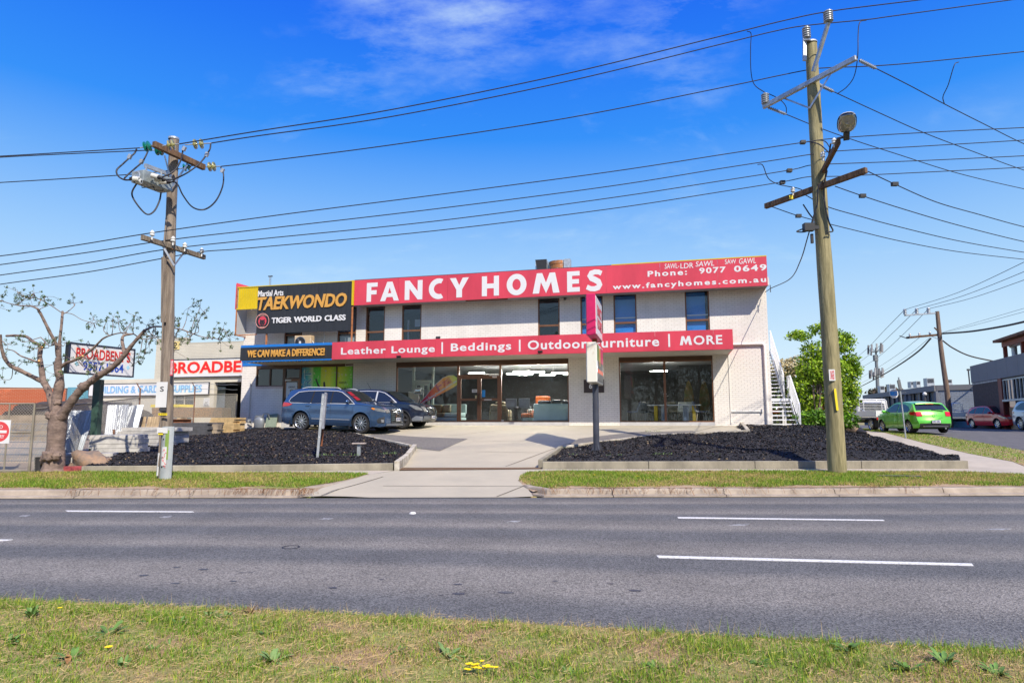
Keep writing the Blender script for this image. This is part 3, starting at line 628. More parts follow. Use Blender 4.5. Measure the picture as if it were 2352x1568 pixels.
WD = [(72, 1422, .16, 'upright narrow-leaved weed near the left end of the road edge', 10, 'weed', (.7, 1.4)), (252, 1462, .19, 'large plantain rosette lying open left of the small yellow flower', 10, 'weed', (.2, .9)), (210, 1478, .12, 'small grey-green rosette just below the large plantain', 6, 'weed', (.1, .6)), (412, 1437, .12, 'compact toothed rosette by the road edge right of the plantain', 11, 'weed', (.3, 1.0)), (22, 1482, .16, 'sprawling plantain at the left edge of the picture', 8, 'weed', (.3, 1.0)), (165, 1520, .15, 'broad rosette in the lower left corner, above the dry curled leaf', 9, 'weed', (.2, .9)), (330, 1436, .08, 'thin weed between the two large rosettes near the road', 5, 'weed', (.3, .8)), (283, 1540, .12, 'upright dark-leaved plantain below the yellow daisy', 6, 'weed', (.7, 1.3)), (350, 1496, .08, 'small plantain tuft in the middle of the left verge', 5, 'weed', (.6, 1.2)), (388, 1488, .08, 'small upright weed right of its twin tuft', 4, 'weed', (.6, 1.2)), (575, 1414, .13, 'reddish docks leaf plant leaning over the road edge', 6, 'weed_red', (.5, 1.2)), (480, 1418, .10, 'clump of pale round clover-like leaves at the road edge', 16, 'weed_pale', (.2, 1.2)), (520, 1420, .10, 'second pale leafy clump beside the road edge, right of the first', 16, 'weed_pale', (.2, 1.2)), (615, 1462, .10, 'thin open plantain below the road edge left of centre', 5, 'weed', (.4, 1.0)), (628, 1524, .16, 'bushy bright thistle-like weed left of centre', 14, 'weed_pale', (.2, 1.0)), (915, 1498, .10, 'flat plantain rosette near the bottom middle', 6, 'weed', (.2, .7)), (1030, 1512, .17, 'pale-leaved rosette in the bottom middle of the verge', 11, 'weed_pale', (.2, .8)), (1500, 1540, .12, 'grey-green rosette right of centre near the bottom', 8, 'weed', (.2, .8)), (1740, 1530, .12, 'plantain near the bottom right of centre', 8, 'weed', (.3, .9)), (1950, 1500, .16, 'leafy plantain by the right road edge', 10, 'weed', (.3, 1.0)), (2085, 1545, .15, 'dark leafy weed in the lower right, left of the corner', 9, 'weed', (.3, 1.0)), (2170, 1530, .17, 'large plantain in the lower right corner', 11, 'weed', (.3, 1.0)), (2290, 1555, .15, 'dense weed at the right edge of the picture', 10, 'weed', (.3, 1.0)), (780, 1540, .09, 'small seedling weed in the bottom left of centre', 5, 'weed_pale', (.3, .9)), (1305, 1550, .10, 'flat pale rosette beside the yellow flowers, to their right', 7, 'weed_pale', (.2, .6))]
for x, y, s, l, n, m, u in WD: weed(x, y, s, l, n, m, u)
def flower(x, y, h, label, r=.016, n=1):
    p = G(x, y); t_ = thing('flower', label, 'flower', p, group='yellow daisies in the grass')
    for k in range(n):
        dx_, dy_ = (random.uniform(-.11, .11), random.uniform(-.05, .05)) if n > 1 else (0, 0); hh = h * random.uniform(.7, 1.1)
        mb = MB(); mb.tube([(dx_, dy_, 0), (dx_, dy_ + .005, hh)], .0015, 4); mb.build('stem', M_['weed_pale'], t_)
        mb = MB()
        for q in range(13): leafq(mb, (dx_, dy_ + .005, hh), 2 * PI * q / 13, r * 1.5, r * .5, .35, 0, .2)
        mb.lathe([(.001, .006), (r * .4, .004), (r * .4, -.002), (.001, -.003)], Matrix.Translation((dx_, dy_ + .005, hh)), 8); mb.build('flower_head', M_['flower'], t_, fix=False)
flower(247, 1507, .06, 'single yellow daisy in the lower left verge', .02); flower(135, 1416, .06, 'small yellow flower near the road edge at far left', .014)
flower(1112, 1556, .07, 'patch of yellow daisies at the bottom middle of the picture', .012, 22)
for x, y, l in ((1150, 1090, 'tiny yellow flower'),): pass
for x, y, l in ((1365, 1096, 'small yellow flower in the far verge near the driveway'), (1465, 1099, 'small yellow flower in the far verge below the pylon sign')): flower(x, y, .06, l, .03)
for i, (x, y, s, l) in enumerate(((155, 1530, .08, 'long curled dry leaf in the lower left corner'), (580, 1447, .04, 'small orange fallen leaf left of centre'), (705, 1436, .04, 'orange fallen leaf near the road edge'), (465, 1476, .04, 'tan fallen leaf below the round-leaved clump'), (240, 1466, .04, 'pale round fallen leaf beside the large plantain'), (350, 1430, .035, 'brown fallen leaf near the left road edge'), (1062, 1455, .04, 'brown fallen leaf right of the bottom middle rosette'), (1640, 1500, .04, 'curled tan leaf right of centre'))):
    p = G(x, y); mb = MB(); leafq(mb, (0, 0, .015), random.uniform(0, 3), s, s * .5, .25, 0, -.4); tag(mb.build('fallen_leaf', M_['leaf_brown'], None, p, smooth=60, fix=False), l, 'leaf', 'fallen leaves in the near verge')
# weeds at the beds
def tuft(x, y, s, label, n=14, grp='weed tufts along the bed edges', name='weed_tuft', m='weed_pale'):
    p = G(x, y) + Vector((0, 0, .20 if y > 1050 else .06)); mb = MB()
    for k in range(n): leafq(mb, (random.uniform(-s * 2.2, s * 2.2), random.uniform(-.05, .05), .03), random.uniform(0, 2 * PI), s * random.uniform(.6, 1.2), s * .13, random.uniform(.4, 1.3), 0, .9)
    tag(mb.build(name, M_[m], None, p, smooth=60, fix=False), label, 'weed', grp)
for x, y, s, l, n in ((745, 1064, .12, 'green grass tuft at the foot of the blank steel post', 20), (800, 1064, .14, 'wide grass tuft right of the blank steel post', 30), (890, 1060, .14, 'wide grass tuft in the left bed corner', 30), (700, 1066, .09, 'small tuft left of the blank steel post', 10), (560, 1066, .12, 'pale leafy weed right of the left power pole', 9), (520, 1067, .08, 'small weed just right of the steel pole guard', 7), (822, 994, .13, 'green tuft behind the low bed edging under the blue car', 14), (780, 992, .12, 'tuft by the front wheel of the blue car', 10), (960, 1036, .12, 'grass patch against the white wall corner', 18), (1500, 997, .14, 'tuft where the white forecourt edging begins', 18), (1320, 1063, .09, 'tuft on the right wall near the driveway', 8), (1410, 1064, .12, 'grass tufts on the right wall below the pylon sign', 14), (1520, 1063, .14, 'grass tufts in the shade on the right wall', 26), (1640, 1063, .08, 'small tuft on the right wall left of the tall pole', 8), (1300, 1035, .08, 'small tuft at the driveway corner of the right bed', 8)): tuft(x, y, s, l, n)
def rock(x, y, dims, m, label, grp='boulders at the bed ends', dx_=0):
    p = G(x, y); bm = bmesh.new(); bmesh.ops.create_icosphere(bm, subdivisions=3, radius=1)
    for v in bm.verts:
        n = v.co.normalized(); f = 1 + .16 * math.sin(n.x * 3.3 + n.z * 4) + .10 * math.sin(n.y * 5 + n.x * 6) + .04 * math.sin(n.z * 13 + n.x * 11)
        v.co = Vector((n.x * dims[0], n.y * dims[1], max(-.2, n.z) * dims[2])) * f
    me = bpy.data.meshes.new('boulder'); bm.to_mesh(me); bm.free(); me.materials.append(M_[m]); me.polygons.foreach_set('use_smooth', [True] * len(me.polygons)); tag(link('boulder', me, None, p + Vector((dx_, 0, .02))), label, 'rock', grp)
mat('boulder', (.33, .21, .13), .9, scale=4, col2=(.16, .13, .11), detail=9, bump=1.0, bscale=14)
rock(212, 1071, (.66, .4, .42), 'boulder', 'large orange-brown boulder at the left tip of the mulch bed'); rock(1955, 992, (.62, .4, .33), 'boulder', 'brown boulder under the leafy bush at the right end of the bed')
p = G(2062, 1098); mb = MB(); mb.tube([(-.45, .1, .05), (.1, 0, .06), (.55, -.03, .05)], .018, 6); mb.box(-.1, .5, -.05, .02, .03, .045); tag(mb.build('plastic_strip', M_['cable'], None, p), 'black plastic strip lying on the right grass verge', 'strip')
# ============================================================ THE BRICK SHOP BUILDING (local x along the front, -y towards the road)
mat('brick_white', (.78, .735, .67), .8, var=.10, scale=1.0, bump=.15, bscale=45, stretch=(1, 1, .35))
mat('brick_white2', (.75, .705, .64), .82, var=.10, scale=1.0, bump=.15, bscale=45, stretch=(1, 1, .35))
mat('mortar_white', (.54, .50, .45), .9)
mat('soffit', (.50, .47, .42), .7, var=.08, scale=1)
glassmat('shop_glass', (.97, .99, .98), .025, .8); glassmat('up_glass', (.92, .95, .97), .04, .8)
shop = thing('brick_building', 'long two-storey shop building of white-painted brick with brown-framed windows', 'building', BO, -PHI)
BM = Matrix.Translation(BO) @ Matrix.Rotation(-PHI, 4, 'Z')
def BL(s, n, z): return BM @ Vector((s, -n, z))
HW = 6.55
UP = [(2.36, 3.36, 3.4, 5.79), (5.33, 6.33, 3.4, 5.79), (6.85, 7.85, 3.4, 5.79), (8.75, 9.75, 3.4, 5.79), (15.45, 16.45, 3.4, 5.81), (17.40, 18.40, 3.4, 5.82), (18.88, 19.88, 3.4, 5.84), (21.95, 22.95, 3.4, 5.86)]
OPEN = UP + [(.82, 2.39, 1.94, 2.99), (2.39, 6.24, .10, 2.99), (8.50, 16.83, .03, 2.99), (19.06, 23.0, .03, 2.97)]
T_ = .25
def wall_with_openings(x0, x1, z0, z1, ops, y0, y1):
    mb = MB(); xs_ = sorted({x0, x1} | {v for o in ops for v in o[:2] if x0 < v < x1}); zs_ = sorted({z0, z1} | {v for o in ops for v in o[2:] if z0 < v < z1})
    for i in range(len(xs_) - 1):
        j = 0
        while j < len(zs_) - 1:
            cx, cz = (xs_[i] + xs_[i + 1]) / 2, (zs_[j] + zs_[j + 1]) / 2
            if any(o[0] < cx < o[1] and o[2] < cz < o[3] for o in ops): j += 1; continue
            k = j
            while k + 1 < len(zs_) - 1 and not any(o[0] < cx < o[1] and o[2] < (zs_[k + 1] + zs_[k + 2]) / 2 < o[3] for o in ops): k += 1
            mb.box(xs_[i], xs_[i + 1], y0, y1, zs_[j], zs_[k + 1]); j = k + 1
    return mb
wall_with_openings(0, BW, -.9, HW, OPEN, 0, T_).build('wall', M_['mortar_white'], shop)
# brick courses standing 8 mm proud of the joints
def courses(x0, x1, z0, z1, ops, L_=.24, H_=.0858, j=.010):
    full = []; cut = []; r = 0; z = z0
    while z + H_ <= z1 + .001:
        a = x0 - (L_ / 2 if r % 2 else 0); za, zb = z, z + H_ - j
        blk = sorted([(o[0] - .004, o[1] + .004) for o in ops if o[2] < zb - .01 and o[3] > za + .01])
        while a < x1 - .02:
            segs = [(max(a, x0), min(a + L_ - j, x1))]
            for b0, b1 in blk:
                ns = []
                for s0, s1 in segs:
                    if b1 <= s0 or b0 >= s1: ns.append((s0, s1)); continue
                    if b0 > s0: ns.append((s0, b0))
                    if b1 < s1: ns.append((b1, s1))
                segs = ns
            for s0, s1 in segs:
                if s1 - s0 < .02: continue
                (full if abs((s1 - s0) - (L_ - j)) < .002 else cut).append((s0, s1, za, zb))
            a += L_
        z += H_; r += 1
    return full, cut
def brick_stuff(lst, name, m, parent, pr=.0035, my=None):
    n = len(lst); A = np.array(lst); V = np.empty((n, 8, 3)); p = -(pr + RNG.uniform(-.001, .001, n)); e = .0018
    V[:, [0, 3, 4, 7], 0] = A[:, [0]]; V[:, [1, 2, 5, 6], 0] = A[:, [1]]; V[:, [0, 1, 4, 5], 2] = A[:, [2]]; V[:, [2, 3, 6, 7], 2] = A[:, [3]]; V[:, :4, 1] = .004; V[:, 4:, 1] = p[:, None]
    V[:, [4, 7], 0] += e; V[:, [5, 6], 0] -= e; V[:, [4, 5], 2] += e * .8; V[:, [6, 7], 2] -= e * .8
    q = np.array([(4, 5, 6, 7), (0, 1, 5, 4), (1, 2, 6, 5), (2, 3, 7, 6), (3, 0, 4, 7)]); Fc = (np.arange(n)[:, None, None] * 8 + q[None]).reshape(-1, 4)
    me = fastmesh(name, V.reshape(-1, 3), Fc, m); o = link(name, me, parent); o['kind'] = 'stuff'; return o
def brick_parts(lst, parent, m, n, cm, keyf, name='brick'):
    lst = sorted(lst, key=keyf); a = lst[0]; lx, lz = a[1] - a[0], a[3] - a[2]
    mb = MB(); e = .002; mb.add([(-lx / 2, .004, -lz / 2), (lx / 2, .004, -lz / 2), (lx / 2, .004, lz / 2), (-lx / 2, .004, lz / 2), (-lx / 2 + e, -.006, -lz / 2 + e), (lx / 2 - e, -.006, -lz / 2 + e), (lx / 2 - e, -.006, lz / 2 - e), (-lx / 2 + e, -.006, lz / 2 - e)], [(4, 5, 6, 7), (0, 1, 5, 4), (1, 2, 6, 5), (2, 3, 7, 6), (3, 0, 4, 7)])
    me = mb.mesh(name, m)
    for b in lst[:n]: link(name, me, parent, ((b[0] + b[1]) / 2, random.uniform(-.0015, .0015), (b[2] + b[3]) / 2))
    return lst[n:]
SIGNS = [(0.0, BW, 6.0, 9)]
full, cut = courses(0, BW, -.1718, HW - .05, OPEN)
rest = brick_parts(full, shop, M_['brick_white'], 290, None, lambda b: -b[0] * 1.0 + abs(b[2] - 1.4) * 1.2)
h = len(rest) // 3; random.shuffle(rest); brick_stuff(rest[h:] + cut, 'brick_courses', M_['brick_white'], shop); brick_stuff(rest[:h], 'brick_courses', M_['brick_white2'], shop)
# side, back, roof, floors
mb = MB(); mb.box(-.0, .25, T_, 16, -.9, HW); mb.box(BW - .25, BW, T_, 16, -.9, HW); mb.box(.25, BW - .25, 15.75, 16, -.9, HW); mb.build('side_wall', M_['brick_white'], shop)
mb = MB(); mb.box(.25, BW - .25, T_, 15.75, HW - .35, HW - .2); mb.build('roof', M_['galv'], shop)
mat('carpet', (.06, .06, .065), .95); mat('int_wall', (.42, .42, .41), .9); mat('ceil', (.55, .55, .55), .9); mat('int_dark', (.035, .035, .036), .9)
mb = MB(); mb.box(.25, BW - .25, T_, 15.75, -.1, .14); mb.build('floor', M_['carpet'], shop)
mb = MB(); mb.box(.25, BW - .25, T_, 15.75, 3.02, 3.3); mb.build('ceiling', M_['ceil'], shop)
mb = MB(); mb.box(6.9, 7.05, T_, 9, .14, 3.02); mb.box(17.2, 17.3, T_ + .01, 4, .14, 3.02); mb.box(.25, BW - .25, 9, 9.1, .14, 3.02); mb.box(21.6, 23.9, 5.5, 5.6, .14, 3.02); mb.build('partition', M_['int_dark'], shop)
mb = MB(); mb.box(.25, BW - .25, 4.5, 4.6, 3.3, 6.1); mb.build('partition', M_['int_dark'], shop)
# plinth under the shop windows
for a, b in ((8.50, 11.60), (11.60, 13.70), (13.70, 16.83), (19.06, 23.0), (2.39, 6.24)):
    mb = MB(); mb.box(a + .004, b - .004, -.015, .2, -.1, .16); o = mb.build('window_plinth', M_['white_conc'] if 0 else mat('plinth', (.50, .49, .48), .85, var=.1, scale=3, bump=.2), shop)
mb = MB(); mb.box(8.4, 25.27, -.035, -.012, -.17, -.02); mb.build('base_strip', M_['dark_grey'], shop)
FR = M_['brown_alu']; FL = M_['brown_alu_light']
def frame(mb, x0, x1, z0, z1, t=.05, d0=.02, d1=.13): 
    mb.box(x0, x0 + t, d0, d1, z0, z1); mb.box(x1 - t, x1, d0, d1, z0, z1); mb.box(x0 + t, x1 - t, d0, d1, z0, z0 + t); mb.box(x0 + t, x1 - t, d0, d1, z1 - t, z1)
mat('blind_blue', (.012, .20, .60), .8, var=.1, scale=1); mat('blind_grey', (.34, .36, .38), .8); mat('blind_dark', (.05, .06, .09), .8)
for i, (a, b, c, d) in enumerate(UP):
    mb = MB(); frame(mb, a, b, c, d, .055); mb.box(a + .055, b - .055, .03, .12, 4.47, 4.55); f = mb.build('window_frame', FL, shop)
    mb = MB(); mb.box(a + .05, b - .05, .07, .076, c + .05, 4.475); mb.build('pane', M_['up_glass'], f); mb = MB(); mb.box(a + .05, b - .05, .06, .066, 4.545, d - .05); mb.build('pane', M_['up_glass'], f)
    if i >= 5:
        mb = MB(); mb.box(a + .06, b - .06 - (.1 if i == 7 else 0), .16, .165, c, d - .12); mb.build('blind', M_['blind_blue'], f)
        mb = MB(); mb.box(a + .06, b - .06, .13, .15, 4.72, 4.77); mb.build('blind_rail', M_['white_paint'], f)
    elif i < 2:
        mb = MB(); mb.box(a + .06, b - .06, .16, .165, c, d - .06); mb.build('blind', M_['blind_grey'], f)
    elif i == 3:
        mb = MB(); mb.box(a + .12, a + .2, .4, .45, c, d - .7); mb.box(a + .5, a + .95, .4, .42, 4.75, 5.1); mb.build('blind', M_['blind_grey'], f)
# shopfront glazing: (x0,x1,z0,z1)
def glaze(a, b, z0, z1, light=True, t=.05):
    mb = MB(); frame(mb, a, b, z0, z1, t); f = mb.build('window_frame', FL if light else FR, shop)
    mb = MB(); mb.box(a + t - .005, b - t + .005, .07, .078, z0 + t - .005, z1 - t + .005); mb.build('pane', M_['shop_glass'], f); return f
glaze(8.50, 11.62, .16, 2.80); glaze(13.66, 16.83, .16, 2.80); glaze(11.62, 13.66, 2.28, 2.80)
mb = MB(); mb.box(8.50, 16.83, .0, .2, 2.80, 2.99); mb.box(19.06, 23.0, 0, .2, 2.80, 2.97); mb.build('window_head', FR, shop)
glaze(19.06, 21.0, .16, 2.80); glaze(21.0, 23.0, .16, 2.80)
# double entrance doors
def door(a, b, z0, z1, mid, hs):
    mb = MB(); frame(mb, a, b, z0, z1, .09, .03, .10); mb.box(a + .09, b - .09, .03, .10, mid - .04, mid + .06); d = mb.build('door', FL, shop)
    for q0, q1 in ((z0 + .085, mid - .035), (mid + .055, z1 - .085)):
        m2 = MB(); m2.box(a + .085, b - .085, .062, .07, q0, q1); m2.build('pane', M_['shop_glass'], d)
    m2 = MB(); xx = b - .06 if hs > 0 else a + .06; m2.box(xx - .02, xx + .02, -.05, -.01, mid - .25, mid + .25); m2.box(xx - .03, xx + .03, -.01, .03, mid - .28, mid - .2); m2.box(xx - .03, xx + .03, -.01, .03, mid + .2, mid + .28); m2.build('handle', FR, d)
    return d
mb = MB(); frame(mb, 11.62, 13.66, .12, 2.28, .045); mb.build('door_frame', FL, shop)
d1 = door(11.67, 12.645, .16, 2.235, 1.18, 1); d2 = door(12.65, 13.615, .16, 2.235, 1.18, -1)
mb = MB(); mb.box(12.9, 13.25, .015, .03, 1.16, 1.2); mb.build('letter_slot', M_['white_paint'], d2)
mb = MB(); mb.box(13.15, 13.6, -.05, .02, 2.27, 2.32); mb.box(13.3, 13.5, -.04, .02, 2.18, 2.25); mb.build('door_closer', M_['white_paint'], d2)
mb = MB(); mb.box(12.30, 12.60 - .06, .045, .055, 1.52, 1.66); o = mb.build('open_sign', M_['sign_white'], shop); tag(o, 'small white OPEN sign hanging in the left entrance door'); txt('OPEN', o, M_['black'], 12.33, 12.51, 1.55, 1.63, y=.042)
mb = MB(); mb.box(12.78, 12.93, .045, .055, 1.30, 1.62); o = mb.build('sticker', mat('sticker_blue', (.02, .25, .62), .5), shop)
mb = MB(); mb.box(12.45, 12.55, .045, .055, 1.24, 1.38); mb.build('sticker', mat('sticker_cream', (.6, .5, .25), .5), shop)
mb = MB(); mb.box(13.70, 13.82, .03, .06, .20, .26); mb.build('door_stop', M_['white_paint'], shop)
# studio frontage on the left
mb = MB(); frame(mb, .82, 2.39, 1.94, 2.86, .05); mb.box(1.58, 1.65, .02, .13, 1.99, 2.81); mb.box(.82, 6.24, .0, .2, 2.86, 2.99); wf = mb.build('window_frame', FR, shop)
mb = MB(); mb.box(.86, 1.6, .07, .076, 1.98, 2.82); mb.box(1.63, 2.35, .07, .076, 1.98, 2.82); mb.build('pane', M_['up_glass'], wf)
mb = MB(); k = 0
for q in np.arange(.84, 2.36, .078): mb.box(q, q + .07, -.02, .0, 1.84, 1.935)
mb.build('brick_sill', mat('brick_pinkish', (.60, .50, .46), .85, var=.15, scale=5), shop)
glaze(2.45, 3.33, 2.30, 2.86, False); dL = door(2.47, 3.31, .12, 2.28, 1.1, -1)
mb = MB(); mb.box(2.39, 2.45, .02, .13, .1, 2.86); mb.box(3.33, 3.39, .02, .13, .1, 2.86); mb.build('door_frame', FR, shop)
mb = MB(); mb.box(2.50, 2.84, .0, .03, 2.20, 2.27); mb.build('door_closer', M_['white_paint'], dL)
mb = MB(); mb.box(2.58, 3.2, .01, .02, .62, 2.12); o = mb.build('contact_poster', mat('poster_grey', (.55, .60, .66), .5), shop); tag(o, 'pale CONTACT poster filling the studio door')
txt('CONTACT', o, M_['black'], 2.70, 3.08, 1.84, 1.93, y=.008); txt('studio@email', o, M_['dark_grey'], 2.76, 3.02, 1.62, 1.66, y=.008) if 0 else None
mb = MB(); mb.box(2.60, 2.95, .005, .009, .92, 1.03); mb.build('poster_band', M_['sign_red'], o)
for zz, a, b in ((1.66, 2.80, 2.98), (1.74, 2.86, 2.93), (1.46, 2.70, 3.08), (1.52, 2.87, 2.92)):
    mb = MB(); mb.box(a, b, .006, .009, zz, zz + .035); mb.build('print_line', M_['dark_grey'], o)
# green sports window graphics
def gradmat(name, stops, axis_=0, scale_=(1, 1, 1), loc_=(0, 0, 0), ang=0.0, splash=None, rough=.4):
    m = bpy.data.materials.new(name); m.use_nodes = True; t = m.node_tree; b = t.nodes['Principled BSDF']; b.inputs['Roughness'].default_value = rough
    tc_ = t.nodes.new('ShaderNodeTexCoord'); mp_ = t.nodes.new('ShaderNodeMapping'); mp_.inputs['Scale'].default_value = scale_; mp_.inputs['Location'].default_value = loc_; mp_.inputs['Rotation'].default_value = (0, ang, 0); t.links.new(tc_.outputs['Generated'], mp_.inputs[0])
    s_ = t.nodes.new('ShaderNodeSeparateXYZ'); t.links.new(mp_.outputs[0], s_.inputs[0]); r = t.nodes.new('ShaderNodeValToRGB'); t.links.new(s_.outputs[axis_], r.inputs[0])
    e = r.color_ramp.elements; e[0].position = stops[0][0]; e[0].color = stops[0][1] + (1,); e[1].position = stops[-1][0]; e[1].color = stops[-1][1] + (1,)
    for p, c in stops[1:-1]: q = e.new(p); q.color = c + (1,)
    if splash:
        v = t.nodes.new('ShaderNodeTexNoise'); v.inputs['Scale'].default_value = splash[1]; v.inputs['Detail'].default_value = 8; t.links.new(tc_.outputs['Object'], v.inputs[0]); mr = t.nodes.new('ShaderNodeMapRange'); mr.inputs['From Min'].default_value = .58; mr.inputs['From Max'].default_value = .68; t.links.new(v.outputs[0], mr.inputs[0])
        x = t.nodes.new('ShaderNodeMix'); x.data_type = 'RGBA'; t.links.new(mr.outputs[0], x.inputs[0]); t.links.new(r.outputs[0], x.inputs[6]); x.inputs[7].default_value = splash[0] + (1,); t.links.new(x.outputs[2], b.inputs['Base Color'])
    else: t.links.new(r.outputs[0], b.inputs['Base Color'])
    MATS[name] = m; return m
gradmat('gfx1', [(0, (.04, .30, .55)), (.16, (.04, .42, .48)), (.30, (.42, .62, .35)), (.36, (.07, .60, .04)), (.55, (.08, .66, .02)), (.56, (.55, .72, .02)), (.8, (.72, .80, .02)), (1, (.30, .75, .02))], 0, splash=((.55, .65, .3), 9))
gradmat('gfx2', [(0, (.72, .76, .02)), (.5, (.42, .72, .02)), (1, (.08, .62, .02))], 0, splash=((.65, .72, .35), 9))
mb = MB(); mb.box(3.39, 5.30, .06, .07, .2, 2.86); g1 = mb.build('window_graphic', M_['gfx1'], shop); tag(g1, 'green and blue sports window graphic with a dark kicking figure')
mb = MB(); mb.box(5.36, 6.22, .06, .07, .2, 2.86); g2 = mb.build('window_graphic', M_['gfx2'], shop); tag(g2, 'green window graphic reading FOCUS and DISCIPLINE')
mb = MB(); mb.box(5.30, 5.36, .02, .13, .1, 2.86); mb.box(3.39, 6.24, .02, .13, .1, .2); mb.box(6.20, 6.24, .02, .13, .2, 2.86); mb.build('window_frame', FR, shop)
mat('gfx_outline', (.62, .78, .80), .5)
o = txt('SPORT', g1, M_['gfx_outline'], 0, 2.2, 0, .42, y=0, bold=.02); o.rotation_euler = (0, -PI / 2, 0); o.location = (3.95, .052, .55)
o = txt('SPORT', g1, mat('gfx_teal', (.03, .24, .38), .5), 0, 2.18, 0, .37, y=0, bold=-.004); o.rotation_euler = (0, -PI / 2, 0); o.location = (3.93, .046, .56)
txt('FOCUS', g2, M_['black'], 5.46, 5.86, 2.02, 2.12, y=.055); txt('DISCIPLINE', g2, M_['black'], 5.46, 6.10, 1.74, 1.84, y=.055)
shape([[(0, 1), (.06, 1.02), (.1, .9), (.3, .45), (.42, .5), (.40, .78), (.44, .86), (.49, .8), (.52, .52), (.66, .38), (.8, .36), (.9, .52), (1, .45), (1, 0), (.35, 0), (.25, .3), (.06, .82)]], g1, M_['black'], 4.15, 5.27, 1.35, 2.30, y=.055, name='figure_print')

# ---------------- canopy and signs
can = thing('canopy', 'flat canopy along the shopfront with pale underside', 'canopy', BO, -PHI)
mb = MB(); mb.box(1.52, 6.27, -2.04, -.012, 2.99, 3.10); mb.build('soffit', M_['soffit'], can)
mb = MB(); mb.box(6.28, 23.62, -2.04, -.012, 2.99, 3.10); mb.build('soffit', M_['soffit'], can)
mb = MB(); mb.box(1.52, 23.62, -2.0, -.014, 3.10, 3.62); mb.build('canopy_deck', M_['galv'], can)
mb = MB(); mb.box(1.47, 6.28, -2.14, -2.05, 3.665, 3.78); mb.build('trim', M_['sign_blue'], can); mb = MB(); mb.box(1.55, 6.28, -2.14, -2.05, 2.98, 3.04); mb.build('trim', M_['sign_blue'], can)
mb = MB()
for i in range(22): mb.box(1.6 + i * .21, 1.6 + i * .21 + random.uniform(.05, .14), -2.10, -2.04, 2.955, 2.98)
mb.build('trim', M_['sign_blue'], can)
mb = MB(); mb.box(.0, 3.2, -.03, -.013, 2.99, 3.42); bb = mb.build('painted_band', M_['sign_blue'], shop)
for q in range(9):
    mb = MB(); mb.tube([(.35 + q * .06, -.034, 3.20 + .05 * math.sin(q)), (.38 + q * .06, -.034, 3.12)], .008, 4); mb.build('script_mark', M_['sign_white'], bb)
def panel_row(parent, xs_, z0, z1, y0, y1, m):
    for a, b in zip(xs_[:-1], xs_[1:]):
        mb = MB(); mb.box(a + .004, b - .004, y0, y1, z0, z1); mb.build('sign_panel', m, parent)
sg = thing('canopy_sign', 'black canopy sign reading WE CAN MAKE A DIFFERENCE! in orange letters', 'sign', BO, -PHI)
panel_row(sg, [1.46, 3.0, 4.7, 6.28], 3.045, 3.66, -2.15, -2.06, M_['sign_black'])
txt('WE CAN MAKE A DIFFERENCE!', sg, M_['gold'], 1.88, 5.93, 3.185, 3.53, y=-2.151, ext=.05, bold=.03)
sg = thing('canopy_sign', 'long red canopy sign reading Leather Lounge, Beddings, Outdoor Furniture, MORE', 'sign', BO, -PHI)
panel_row(sg, [6.28, 8.9, 11.3, 13.6, 15.9, 18.3, 20.7, 22.95, 23.68], 2.995, 3.785, -2.14, -2.05, M_['sign_red'])
mb = MB(); mb.box(23.60, 23.68, -2.05, -.02, 2.995, 3.785); mb.build('sign_return', M_['sign_red'], sg)
WT = M_['sign_white']
for s_, a, b, zl, zh in (('Leather Lounge', 6.74, 11.28, 3.11, 3.52), ('Beddings', 12.02, 14.73, 3.11, 3.56), ('Outdoor Furniture', 15.45, 20.86, 3.19, 3.585), ('ORE', 22.19, 23.28, 3.20, 3.57)):
    txt(s_, sg, WT, a, b, zl, zh, y=-2.142, bold=.022 , space=1.12)
shape(GL['M'], sg, WT, 21.66, 22.13, 3.205, 3.565, y=-2.142)
for a, zl, zh in ((11.62, 3.12, 3.63), (15.10, 3.12, 3.63), (21.25, 3.15, 3.67)):
    mb = MB(); mb.box(a - .035, a + .035, -2.144, -2.1405, zl, zh); mb.build('divider_bar', WT, sg)
def flood(s, n, z, label, up=False):
    q = BL(s, n, z); t_ = thing('floodlight', label, 'light', q, -PHI); mb = MB(); mb.cbox((0, -.06, 0), (.2, .05, .10), rot=(.5 if not up else -.6, 0, 0)); mb.build('lamp_body', M_['black'], t_); mb = MB(); mb.box(-.02, .02, -.05, .08, .0, .03); mb.build('bracket', M_['black'], t_)
flood(9.62, 2.17, 3.03, 'small black floodlight under the red canopy sign below Lounge'); flood(16.0, 2.17, 3.08, 'small black floodlight under the red canopy sign below Outdoor'); flood(11.35, 1.9, 3.86, 'small floodlight on top of the canopy, left of the bar after Lounge', True)
